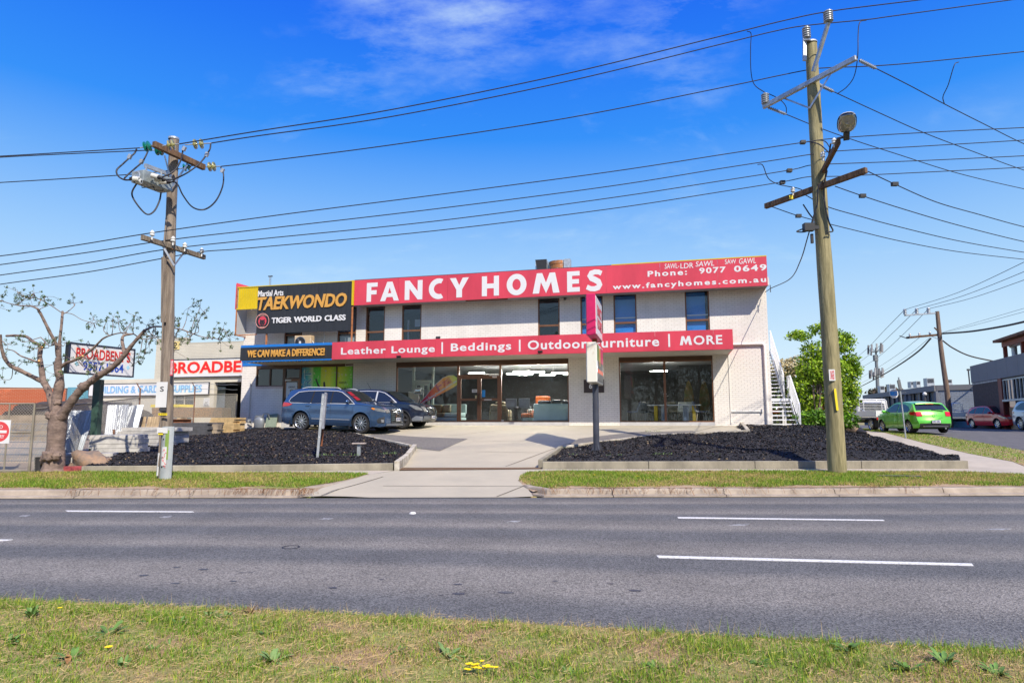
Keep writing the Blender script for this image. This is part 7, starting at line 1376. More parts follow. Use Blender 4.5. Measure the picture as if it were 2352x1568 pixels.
def stack(x, y, L_, W_, rows, hr, m, lab, cols=1, rz=0, name='timber_stack', cat='timber stack', piece='board', jit=.04):
    p = YP(x, y); t_ = thing(name, lab, cat, p, rz)
    for r in range(rows):
        for c in range(cols): mb = MB(); e = random.uniform(-jit, jit); mb.box(-L_ / 2 + e, L_ / 2 + e, c * W_ / cols + .004, (c + 1) * W_ / cols - .004, r * hr + .003, (r + 1) * hr - .006); mb.build(piece, M_[m], t_)
    return t_
stack(428, 1002, 1.9, 1.0, 8, .07, 'timber_dark', 'stack of dark grey timber boards behind the fence', 2, -.2); stack(508, 995, 1.2, .8, 8, .085, 'timber_new', 'stack of new yellow timber boards near the brick building', 2, -.25)
stack(260, 1050, 1.3, .9, 5, .13, 'stone_pale', 'stack of pale stone slabs beside the green sign post', 1, .2, 'slab_stack', 'stone slabs', 'slab', .1); stack(335, 1026, 2.0, .9, 5, .13, 'stone_pale', 'long stack of pale stone slabs right of the fence post', 1, -.1, 'slab_stack', 'stone slabs', 'slab', .1); stack(195, 1066, 1.2, .6, 3, .1, 'stone_pale', 'low pile of white slabs behind the boulder', 1, .3, 'slab_stack', 'stone slabs', 'slab', .1)
stack(395, 998, .6, .6, 6, .12, 'orange_plastic' if 0 else 'stone_tan', 'tan block stack behind the left power pole', 2, 0, 'block_stack', 'blocks', 'block')
for x, y, L_, nr_, lab in ((30, 1012, 5.5, 4, 'tan sleeper retaining wall in the yard, left of the tree'), (290, 1000, 8.0, 2, 'long sleeper retaining wall across the yard behind the green post')): 
    stack(x, y, L_, .3, nr_, .24, 'sleeper', lab, 1, -.12, 'sleeper_wall', 'wall', 'sleeper', .03)
p = YP(300, 1000); t_ = thing('steel_beam', 'long rusty steel beam lying on top of the sleeper wall', 'beam', p + Vector((0, .1, .5)), -.12); mb = MB(); mb.box(-4.6, 2.6, -.08, .08, 0, .02); mb.box(-4.6, 2.6, -.01, .01, .02, .15); mb.box(-4.6, 2.6, -.08, .08, .15, .17); mb.build('beam_profile', M_['rust'], t_)
mb = MB(); mb.box(-1.2, 2.2, -.5, .5, -.05, .42); tag(mb.build('bark_pile', mat('bark_pile', (.28, .15, .05), .95, var=.5, scale=12, bump=1)), None); bpy.data.objects['bark_pile'].location = YP(390, 990) + Vector((-.2, 1.4, .7)); tag(bpy.data.objects['bark_pile'], 'orange timber offcuts stacked behind the left power pole', 'timber')
t_ = thing('wheelie_bin', 'green skip bin with a yellow lid against the cream wall', 'bin', NM @ Vector((NFP(440, 985)[0] - .3, -1.2, 0)), NPH); mb = MB(); mb.prism([(-.75, .3), (.75, .3), (.95, 1.25), (-.95, 1.25)], -.5, .5); mb.build('bin_body', M_['post_green'], t_); mb = MB(); mb.prism([(-1.0, 1.27), (1.0, 1.27), (.9, 1.42), (-.95, 1.42)], -.55, .55); mb.build('lid', M_['sign_y'], t_)
t_ = thing('mulch_pile', 'dark heap of mulch in the yard behind the gate', 'mulch heap', YP(20, 1012) + Vector((0, 3.5, .6)), 0); bm = bmesh.new(); bmesh.ops.create_icosphere(bm, subdivisions=4, radius=1)
for v in bm.verts: n = v.co; v.co = Vector((n.x * 3.2, n.y * 1.5, max(0, n.z) * 1.0)) * (1 + .06 * math.sin(n.x * 9) + .05 * math.sin(n.z * 14 + n.y * 8))
me = bpy.data.meshes.new('heap'); bm.to_mesh(me); bm.free(); me.materials.append(mat('heap', (.06, .045, .035), .95, var=.5, scale=8, bump=1.0, bscale=10)); me.polygons.foreach_set('use_smooth', [True] * len(me.polygons)); link('heap', me, t_)
p = G(88, 1083); mb = MB(); mb.lathe([(.14, 0), (.17, .36), (.18, .38), (.16, .38), (.13, .02), (.001, .02)], Matrix.Translation(p + Vector((0, .1, 0))), 18); tag(mb.build('plastic_pot', M_['dark_grey'], smooth=40), 'dark plastic pot left of the tree base', 'pot')

# ============================================================ FOLIAGE
def foliage(t_, blobs, n, sz, cols, name='foliage', shell=.35, m='leafmat', asp=.45):
    "leaf-sized faces spread through overlapping blobs"
    tot = sum(b[3] * b[4] * b[5] for b in blobs); V = []; Cc = []
    for (cx, cy, cz, rx, ry, rz) in blobs:
        k = max(20, int(n * rx * ry * rz / tot)); d = RNG.normal(0, 1, (k, 3)); d /= np.linalg.norm(d, axis=1)[:, None]; r = 1 - shell * RNG.random(k) ** 1.5
        r *= 1 + .13 * np.sin(d[:, 0] * 6 + cx * 3) + .12 * np.sin(d[:, 2] * 7 + cy) + .09 * np.sin(d[:, 1] * 11 + d[:, 0] * 5); o = d * r[:, None] * np.array([rx, ry, rz]) + np.array([cx, cy, cz])
        a = RNG.normal(0, 1, (k, 3)) + np.array([0, 0, -.3]); a /= np.linalg.norm(a, axis=1)[:, None]; nn = d * .8 + RNG.normal(0, .5, (k, 3)) + np.array([0, 0, .4]); b = np.cross(a, nn); b /= np.linalg.norm(b, axis=1)[:, None] + 1e-9
        s = (sz * RNG.uniform(.6, 1.4, k))[:, None]; V.append(np.stack([o - a * s, o + b * s * asp, o + a * s, o - b * s * asp], 1).reshape(-1, 3)); c = np.array(cols)[RNG.integers(0, len(cols), k)] * RNG.uniform(.6, 1.4, (k, 1)); Cc.append(np.repeat(c, 4, 0))
    V = np.concatenate(V); Cc = np.concatenate(Cc); return link(name, fastmesh(name, V, np.arange(len(V)).reshape(-1, 4), M_[m], Cc), t_)
BD = 29.0; g = G(1905, 978); bc = at(1895, 985, BD); bz = gz(bc.x, BD)
bt = thing('bush', 'tall bright green leafy bush behind the right power pole', 'bush', (bc.x, BD, bz))
def B_(x, y, rx, rz, d=0): q = at(x, y, BD + d); return (q.x - bc.x, d, q.z - bz, rx, max(.5, rx * .8), rz)
GCOL = [(.24, .40, .015), (.34, .52, .02), (.14, .27, .012), (.44, .56, .05), (.08, .15, .012)]
bb_ = [B_(1868, 806, .55, .45), B_(1925, 790, .7, .45), B_(1895, 850, 1.1, .8), B_(1938, 860, .7, .9), B_(1852, 858, .45, .55), B_(1928, 930, .7, .8), B_(1862, 925, .6, .75, .3), B_(1952, 826, .32, .35), B_(1842, 772, .42, .22), B_(1905, 762, .5, .28), B_(1958, 905, .3, .6), B_(1830, 765, .25, .16), B_(1875, 752, .28, .2), B_(1945, 775, .25, .25), B_(1966, 850, .2, .3), B_(1835, 885, .25, .3)]
foliage(bt, bb_ + [(x + random.uniform(-.9, .9) * rx, y + random.uniform(-.5, .5), z + random.uniform(-.9, .9) * rz, .22, .2, .2) for x, y, z, rx, _, rz in bb_ for _k in range(2)], 15000, .075, GCOL, shell=.55)
mb = MB()
for k in range(7): a = random.uniform(0, 6.28); mb.tube(smoothpts([(.1 * k - .35, 0, 0), (.1 * k - .4 + .2 * math.cos(a), .1 * math.sin(a), 1.2), (.4 * math.cos(a) + .1 * k - .3, .3 * math.sin(a), 2.6)], 5), .045, 6)
mb.build('stems', M_['bark'], bt)
lc = at(1875, 972, 27.5); lb_ = thing('shrub', 'low leafy shrub at the foot of the tall green bush', 'bush', (lc.x, 27.5, gz(lc.x, 27.5))); foliage(lb_, [(-.1, 0, .35, .75, .6, .38), (.9, .2, .25, .5, .4, .3), (1.5, .4, .25, .5, .4, .35)], 1600, .075, [(.10, .24, .012), (.16, .32, .02), (.06, .14, .01)], asp=.55)
hc = at(1822, 985, 34); hb = thing('hedge', 'dense hedge with cream flower heads behind the staircase', 'hedge', (hc.x, 34, 1.0))
foliage(hb, [(-.4, 0, 1.2, 1.3, .9, 1.4), (.7, .3, 1.3, 1.3, .9, 1.5), (.1, 0, 2.6, 1.5, .9, 1.1), (-.6, 0, 2.9, .8, .7, .75), (1.6, .2, 2.2, .8, .7, 1.2)], 6500, .10, [(.05, .10, .015), (.08, .14, .02), (.16, .17, .05), (.04, .07, .012)]); foliage(hb, [(.1, -.2, 3.2, 1.5, .8, .65), (-.5, -.2, 3.3, .8, .6, .5)], 1100, .11, [(.62, .52, .30), (.5, .42, .22), (.66, .60, .42)], 'flower_heads'); foliage(hb, [(1.5, -.7, 1.2, .35, .2, .9)], 160, .12, [(.6, .06, .02), (.55, .12, .06)], 'red_leaves')
mb = MB()
for x in (-.8, -.1, .6): mb.tube([(x, 0, -.2), (x + .1, 0, 1.4), (x, .1, 2.4)], .05, 6)
mb.build('stems', M_['bark'], hb)
for x, D, H_, lab in ((1800, 38, 1.5, 'grey slatted timber screen seen under the staircase'),):
    a = at(x - 38, 975, D); t_ = thing('timber_screen', lab, 'screen', (a.x, D, 1.0), -PHI)
    for k in range(8): mb = MB(); mb.box(k * .3, k * .3 + .2, 0, .06, 0, H_); mb.build('slat', M_['dark_grey'], t_)

# ============================================================ BUILDINGS ALONG THE SIDE STREET
mat('grey_brick', (.30, .33, .36), .9, var=.1, scale=2); mat('mortar_grey', (.18, .195, .21), .95); mat('blue_grey', (.155, .165, .19), .85, var=.1, scale=2); mat('fascia_grey', (.20, .195, .19), .7); mat('shutter', (.05, .04, .045), .6); mat('slab_grey', (.24, .235, .235), .85, var=.06, scale=.6); mat('brown_brick', (.085, .055, .052), .85, var=.3, scale=4); mat('brown_steel', (.22, .045, .03), .6)
c1 = at(2159, 975, 50.5); GB0 = Vector((c1.x, 50.5, .95)); top1 = at(2159, 884.5, 50.5).z; c2 = at(1990, 975, 72); v = Vector((c2.x - c1.x, 21.5, 0)); Lg = v.length; rg = math.atan2(v.y, v.x)
gb = thing('grey_building', 'long low grey brick building with narrow shuttered windows down the side street', 'building', GB0, rg)
Hg = top1 - .95
# local x runs away down the street, +y is towards the left/street side
ops = []
for i in range(6): a = .9 + i * Lg / 6; ops.append((a, a + 1.9, 1.0 if i else .7, 2.9))
mb = wall_with_openings(0, Lg, -.3, Hg - .45, ops, -.25, 0); mb.build('wall', M_['blue_grey'], gb)
for i in range(7): mb = MB(); q = i * Lg / 6; mb.box(q - .14, q + .14, .0, .16, -.3, Hg - .45); mb.build('pier', M_['dark_grey'] if i % 2 else M_['blue_grey'], gb)
mb = MB(); mb.box(-.0, Lg, -.3, .2, Hg - .45, Hg); mb.build('fascia', M_['fascia_grey'], gb)
for a, b, c, d in ops:
    mb = MB(); frame(mb, a, b, c, d, .07, -.2, -.1); mb.box(a, b, -.2, -.1, c + .55, c + .62); f = mb.build('window_frame', M_['fascia_grey'], gb); mb = MB(); mb.box(a + .05, b - .05, -.18, -.17, c + .05, d - .05); mb.build('pane', mat('sky_pane', (.10, .14, .18), .06, spec=.8), f)
    for q in (a + .07, b - .62): mb = MB(); mb.box(q, q + .55, -.12, -.06, c + .62, d - .07); mb.build('shutter', M_['shutter'], gb)
ew = thing('end_wall_side', None, None, (0, 0, 0), 0); ew.parent = gb; ew.name = 'end_wall'
ev = at(2243, 975, 49.0) - c1; ev.z = 0; Le = ev.length + 1.5; ew.rotation_euler = (0, 0, math.atan2(ev.y, ev.x) - rg)
mb = MB(); mb.box(.0, Le, .02, .25, -.3, Hg - .42); mb.build('end_wall_core', M_['mortar_grey'], ew); f_, c_ = courses(0, Le, -.1, Hg - .42, [], .36, .14, .012); brick_stuff(f_ + c_, 'brick_courses', M_['grey_brick'], ew, .005); mb = MB(); mb.box(-.05, Le, -.06, .3, Hg - .41, Hg); mb.build('end_fascia', M_['fascia_grey'], ew)
mb = MB(); ex = Vector((math.cos(ew.rotation_euler.z), math.sin(ew.rotation_euler.z), 0)) * Le; mb.add([(0, -.2, Hg - .2), (Lg, -.2, Hg - .2), (Lg + ex.x, ex.y, Hg - .2), (ex.x, ex.y, Hg - .2)], [(0, 1, 2, 3)]); mb.build('roof', M_['fascia_grey'], gb)
def ac_roof(x, y, w_, h_, D, lab):
    q = at(x, y, D); t_ = thing('rooftop_unit', lab, 'air conditioner', q, -.1, group='air conditioners on the grey roof'); s_ = D / F_PX; W_, H_ = w_ * s_, h_ * s_; mb = MB(); mb.box(-W_ / 2, W_ / 2, 0, .6, -H_ * .8, H_); mb.build('casing', M_['galv'], t_)
    for k in range(5): mb = MB(); mb.box(-W_ / 2 + .05, W_ / 2 - .05, -.03, -.005, H_ * (.12 + k * .16), H_ * (.22 + k * .16)); mb.build('louvre', M_['dark_grey'], t_)
for x, y, w_, h_, D, lab in ((2138, 880, 16, 12, 56, 'largest rooftop air conditioner on the grey roof, left of the leaning pole'), (2110, 883, 9, 8, 58, 'small rooftop unit left of the largest one'), (2097, 884, 9, 8, 60, 'grey rooftop box left of the small unit'), (2180 + 2, 879, 10, 8, 54, 'rooftop air conditioner right of the leaning pole'), (2050, 893, 13, 11, 66, 'pale rooftop air conditioner beside the brown tree crown'), (2027, 895, 10, 9, 68, 'leftmost rooftop air conditioner on the grey roof')): ac_roof(x, y, w_, h_, D, lab)
t_ = thing('mast', 'thin antenna mast on the roof beside the brown building', 'mast', at(2228, 885, 52)); mb = MB(); mb.tube([(0, 0, -.5), at(2224, 850, 52) - at(2228, 885, 52)], .05, 6); mb.cbox(at(2224, 849, 52) - at(2228, 885, 52), (.2, .1, .15)); mb.build('mast_tube', M_['dark_grey'], t_)
t_ = thing('path_light', 'short dark lamp post with a white globe by the grey building', 'lamp', at(2126, 975, 47)); p0 = at(2126, 975, 47); mb = MB(); mb.tube([(0, 0, 0), at(2124, 912, 47) - p0], .09, 8); mb.build('post', M_['dark_grey'], t_); mb = MB(); mb.lathe([(.001, .16), (.1, .12), (.15, 0), (.1, -.1), (.001, -.12)], Matrix.Translation(at(2124, 905, 47) - p0), 12); mb.build('globe', M_['white_paint'], t_, smooth=60)
# brown brick building with grey upper slabs, at the right edge
A0 = at(2240, 960, 46); A1 = at(2352, 960, 37.5); v = Vector((A1.x - A0.x, A1.y - A0.y, 0)); Lb_ = v.length * 1.8; rbz = math.atan2(v.y, v.x); H1 = at(2240, 880, 46).z - 1.0; H2 = at(2240, 841, 46).z - 1.0
bbd = thing('brown_building', 'dark brown brick building with grey concrete upper band at the right edge', 'building', (A0.x, A0.y, 1.0), rbz)
cs = lambda x: (lambda d: ((np.cross([A0.x, A0.y], [math.cos(rbz), math.sin(rbz)]) / np.cross([d[0], d[1]], [math.cos(rbz), math.sin(rbz)])) * d))(ray(x, 950))
def sx_(x): q = cs(x); return math.hypot(q[0] - A0.x, q[1] - A0.y)
xo = sx_(2308)
mb = wall_with_openings(0, Lb_, -.3, H1, [(xo, Lb_ - .3, -.3, H1 - .05)], 0, .3); mb.build('wall', M_['shutter'], bbd); f_, c_ = courses(0, sx_(2300), 0, H1 - .1, [], .24, .086, .012); brick_stuff(f_ + c_, 'brick_courses', M_['brown_brick'], bbd)
mb = MB(); mb.box(sx_(2300), xo, -.05, .3, -.3, H1); mb.build('steel_column', M_['brown_steel'], bbd); mb = MB(); mb.box(.0, sx_(2298), -.03, 0, H1 - .12, H1 - .02); mb.build('flashing', M_['stone_pale'], bbd)
nsl = 9
for i in range(nsl): a = Lb_ * i / nsl; mb = MB(); mb.box(a + .008, a + Lb_ / nsl - .008, -.06, .3, H1 + .01, H2); mb.build('wall_panel', M_['slab_grey'], bbd)
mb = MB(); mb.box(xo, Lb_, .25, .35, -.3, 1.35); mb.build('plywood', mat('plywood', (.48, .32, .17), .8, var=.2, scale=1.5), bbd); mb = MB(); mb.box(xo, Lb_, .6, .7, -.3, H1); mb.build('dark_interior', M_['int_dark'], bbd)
for i in range(9): q = xo + .1 + i * .55; mb = MB(); mb.box(q, q + .07, .0, .07, H1 - 1.35, H1 - .08); mb.build('mullion', M_['galv'], bbd)
mb = MB(); mb.box(xo, Lb_, -.08, .06, H1 - 1.45, H1 - 1.33); mb.box(xo, Lb_, 0, .06, H1 - .16, H1 - .08); mb.build('window_rail', M_['galv'], bbd)
mb = MB(); mb.box(0, .3, .3, 14, -.3, H2); mb.box(.3, Lb_, 6, 6.2, -.3, H2); mb.build('side_wall', M_['slab_grey'], bbd)
rt0 = sx_(2291); ZR = at(2291, 792, 43).z - 1.0
for a in (rt0, rt0 + 3, rt0 + 6): mb = MB(); mb.box(a, a + .18, .6, .8, H2 - .2, ZR); mb.build('roof_frame_post', M_['brown_steel'], bbd)
mb = MB(); mb.box(rt0 - .4, Lb_, .2, 3.2, ZR, ZR + .16); mb.build('plant_roof', M_['rusty_post'], bbd); mb = MB(); mb.box(rt0, Lb_, .55, .65, ZR - .35, ZR - .05); mb.build('roof_beam', M_['brown_steel'], bbd); mb = MB(); mb.box(rt0 + .2, Lb_, 2.6, 2.7, H2, ZR); mb.build('dark_screen', M_['shutter'], bbd)
mb = MB(); mb.tube(smoothpts([(rt0 + .7, 1.0, H2 - .2), (rt0 + .7, 1.0, H2 + .75), (rt0 + 1.1, 1.0, H2 + .95), (Lb_, 1.0, H2 + 1.0)], 5), .16, 10); mb.tube([(rt0 + .3, 1.5, H2 + 1.45), (Lb_, 1.5, H2 + 1.5)], .13, 10); mb.tube([(rt0 + 1.4, 1.2, H2), (rt0 + 1.4, 1.2, H2 + 1.4)], .1, 8); mb.build('duct_pipe', M_['zinc'], bbd, smooth=60)
mb = MB(); mb.box(-2.0, 2, -.3, .3, 0, .7); o = mb.build('hoarding', mat('pool_blue', (.16, .42, .62), .6, var=.2, scale=1.5), None, at(2190, 972, 48.5)); o.location.z = .95; tag(o, 'low pale blue board behind the leaning pole', 'board')
# telecom tower
TWD = 170; tb_ = at(2017, 905, TWD); tw = thing('telecom_tower', 'tall thin telecom mast with two rings of antenna panels in the distance', 'tower', tb_)
def tp(x, y): return at(x, y, TWD) - tb_
mb = MB(); mb.tube([tp(2018, 930), tp(2015, 870), tp(2012, 815)], [.5, .42, .36], 10); mb.build('mast', mat('tower_grey', (.14, .155, .17), .6), tw, smooth=60)
for cy_, n, w_ in ((802, 9, 15), (858, 10, 14)):
    for k in range(n):
        a = 2 * PI * k / n + .3; x = 2011 + (2 if cy_ > 830 else -1) + w_ * math.cos(a); y = cy_ + 4 * math.sin(a); mb = MB(); q = tp(x, y) + Vector((0, w_ * .1 * math.sin(a), 0)); mb.cbox(q, (.36, .25, random.uniform(1.7, 2.3)), rot=(0, .06, 0)); mb.build('antenna_panel', mat('ant_%d' % (k % 3), [(.30, .31, .32), (.12, .12, .13), (.22, .22, .24)][k % 3], .6), tw)
        mb = MB(); mb.tube([tp(2012, cy_ + 8), q], .07, 4); mb.build('bracket', M_['tower_grey'], tw)
mb = MB(); mb.cbox(tp(2011, 822), (.9, .9, 1.6)); mb.build('equipment', M_['tower_grey'], tw)
for x, y, r, D, lab in ((2038, 886, 2.8, 95, 'brown-green tree crown showing behind the grey roof'),): 
    q = at(x, y, D); t_ = thing('far_tree', lab, 'tree', (q.x, D, 1)); foliage(t_, [(0, 0, q.z - 2.1, 2.6, 2, 1.0), (-1.2, 0, q.z - 2.6, 1.6, 1.5, .8), (1.6, 0, q.z - 2.2, 1.2, 1.2, .6)], 1100, .3, [(.09, .08, .04), (.06, .055, .03), (.13, .09, .06)]); mb = MB(); mb.tube([(0, 0, -1), (0, 0, q.z - 2)], .2, 6); mb.build('trunk', M_['bark'], t_)
# street sign
g = G(2081, 1007); ss = thing('street_sign', 'grey street sign post with its blade seen edge-on by the green car', 'sign', g); t1 = at(2064, 866, g.y) - g; mb = MB(); mb.tube([(0, 0, -.2), t1], .03, 8); mb.build('post', M_['galv'], ss); mb = MB(); q = at(2066, 884, g.y) - g; mb.cbox(q, (.10, .8, .42), rot=(0, -.12, -.5)); mb.build('sign_blade', mat('sign_backing', (.2, .2, .19), .6), ss)
q = at(2053, 904, g.y + .5) - g; mb = MB(); mb.lathe([(.001, .012), (.19, .012), (.2, 0), (.001, 0)], Matrix.Translation(q) @ Matrix.Rotation(PI / 2, 4, 'X'), 20); d_ = mb.build('round_plate', M_['sign_white'], ss); mb = MB(); mb.box(q.x - .17, q.x + .14, q.y - .02, q.y - .013, q.z - .08, q.z + .1); mb.build('blue_patch', mat('sign_azure', (.03, .28, .75), .5), d_); mb = MB(); mb.bar(q, q + Vector((.3, -.4, .05)), .02, .02); mb.build('bracket', M_['galv'], ss)

# ============================================================ ACROSS THE ROAD BEHIND THE CAMERA (seen mirrored in the shop glass)
hs_ = thing('house', 'low house with a grey hipped roof across the road, seen mirrored in the shop window', 'house', (4, -24, 0), 0)
mb = MB(); mb.box(-2, 12, -4, 4, 0, 2.6); mb.build('wall', M_['brown_brick'], hs_); mb = MB(); mb.add([(-2.8, 4.8, 2.6), (12.8, 4.8, 2.6), (12.8, -4.8, 2.6), (-2.8, -4.8, 2.6), (1.5, 0, 5.0), (8.5, 0, 5.0)], [(0, 1, 5, 4), (1, 2, 5), (2, 3, 4, 5), (3, 0, 4)]); mb.build('roof', mat('roof_grey', (.17, .17, .185), .7, var=.1, scale=4), hs_)
for i, (x, y, h, s) in enumerate(((-30, -15, 11, 1.5), (-23, -14, 11, 1.5), (-17, -16, 12, 1.5), (-11, -14, 10, 1.4), (-6, -15, 12, 1.5), (-1, -14, 11, 1.4), (4.5, -15, 13, 1.5), (19, -15, 12, 1.6), (26, -15, 13, 1.6), (33, -16, 11, 1.5), (10, -33, 13, 1.7), (2, -32, 13, 1.7), (40, -17, 12, 1.5))):
    t_ = thing('roadside_tree', 'dark leafy tree across the road, mirrored in the shop windows', 'tree', (x, y, 0), group='trees across the road')
    bl_ = [(random.uniform(-1.6, 1.6) * s, random.uniform(-1.2, 1.2) * s, h * random.uniform(.22, .9), 1.8 * s, 1.6 * s, 1.5 * s) for _ in range(11)]; foliage(t_, bl_, 5200, .19, [(.045, .085, .02), (.07, .12, .02), (.03, .055, .015)], name='crown', shell=.6)
    mb = MB(); mb.tube([(0, 0, -.2), (.2, 0, h * .4), (0, .1, h * .7)], [.3, .2, .1], 8); mb.build('trunk', M_['bark'], t_)
# ============================================================ VEHICLES
mat('blue_paint', (.06, .12, .235), .25, metal=.6, coat=1.0); mat('navy_paint', (.012, .018, .04), .25, metal=.3, coat=1.0); mat('green_paint', (.11, .50, .03), .28, metal=.2, coat=1.0); mat('red_paint', (.68, .010, .018), .25, metal=0, coat=1.0); mat('silver_paint', (.36, .41, .50), .3, metal=.6, coat=.8); mat('white_car', (.68, .68, .66), .35, coat=.5)
mat('bright_trim', (.50, .51, .52), .35); mat('car_glass', (.015, .02, .024), .03, spec=.9); mat('cladding', (.025, .027, .03), .6); mat('bumper_grey', (.16, .18, .21), .5, metal=.2); mat('headlight', (.34, .35, .35), .08, metal=.5, coat=1.0); mat('amber', (.8, .25, .01), .2); mat('tail_red', (.55, .008, .01), .15, coat=1.0); mat('rim_silver', (.55, .56, .58), .25, metal=.9); mat('rim_dark', (.02, .02, .022), .4)
mat('arch_black', (.008, .008, .009), .9); mat('plate_white', (.66, .66, .64), .5); mat('plate_text', (.02, .05, .2), .5); mat('groove', (.01, .01, .012), .8)
WHEELS = {}
def wheel(t_, x, y, r, w_, side, spokes=12, style='silver'):
    e = bpy.data.objects.new('wheel', None); COL.objects.link(e); e.parent = t_; e.location = (x, y, r); e.rotation_euler = (0, random.uniform(0, 1.5), 0) if 0 else (0, 0, 0); e.scale = (1, side, 1)
    key = (r, w_, spokes, style)
    if key not in WHEELS:
        rr = r * .72; mb = MB(); Mx = Matrix.Rotation(PI / 2, 4, 'X')
        mb.lathe([(rr, -w_ / 2 + .01), (r * .93, -w_ / 2), (r * .985, -w_ / 2 + .025), (r, -w_ / 4), (r, w_ / 4), (r * .985, w_ / 2 - .025), (r * .93, w_ / 2), (rr, w_ / 2 - .01)], Mx, 36); ty = mb.mesh('tyre', M_['tyre'], 50)
        mb = MB(); mb.lathe([(rr, w_ / 2 - .008), (rr * .985, w_ / 2 + .002), (rr * .93, w_ / 2 - .012), (rr * .9, w_ / 2 - .06)], Mx, 36); mb.lathe([(rr * .13, w_ / 2 - .005), (rr * .15, w_ / 2 - .03), (.001, w_ / 2 - .002)][::1], Mx, 14)
        for k in range(spokes):
            a = 2 * PI * k / spokes; Mk = Matrix.Rotation(a, 4, 'Y'); y_ = -(w_ / 2 - .025)
            wa, wb = (rr * .08, rr * .05) if spokes > 8 else (rr * .14, rr * .16)
            mb.add([Mk @ Vector(p) for p in ((rr * .1, y_ - .005, -wa), (rr * .95, y_ - .004, -wb), (rr * .95, y_ - .004, wb), (rr * .1, y_ - .005, wa), (rr * .1, y_ + .025, -wa), (rr * .95, y_ + .02, -wb), (rr * .95, y_ + .02, wb), (rr * .1, y_ + .025, wa))], [(0, 1, 2, 3), (4, 7, 6, 5), (0, 4, 5, 1), (2, 6, 7, 3)])
        sp = mb.mesh('rim', M_['rim_silver'], 40)
        mb = MB(); mb.lathe([(rr * .95, w_ / 2 - .06), (.001, w_ / 2 - .06)], Mx, 30); mb.lathe([(rr * .95, -w_ / 2 + .02), (.001, -w_ / 2 + .03)], Mx, 30); dk = mb.mesh('hub_back', M_['rim_dark'])
        WHEELS[key] = (ty, sp, dk)
    ty, sp, dk = WHEELS[key]; link('tyre', ty, e); link('rim', sp, e); link('hub_back', dk, e); return e
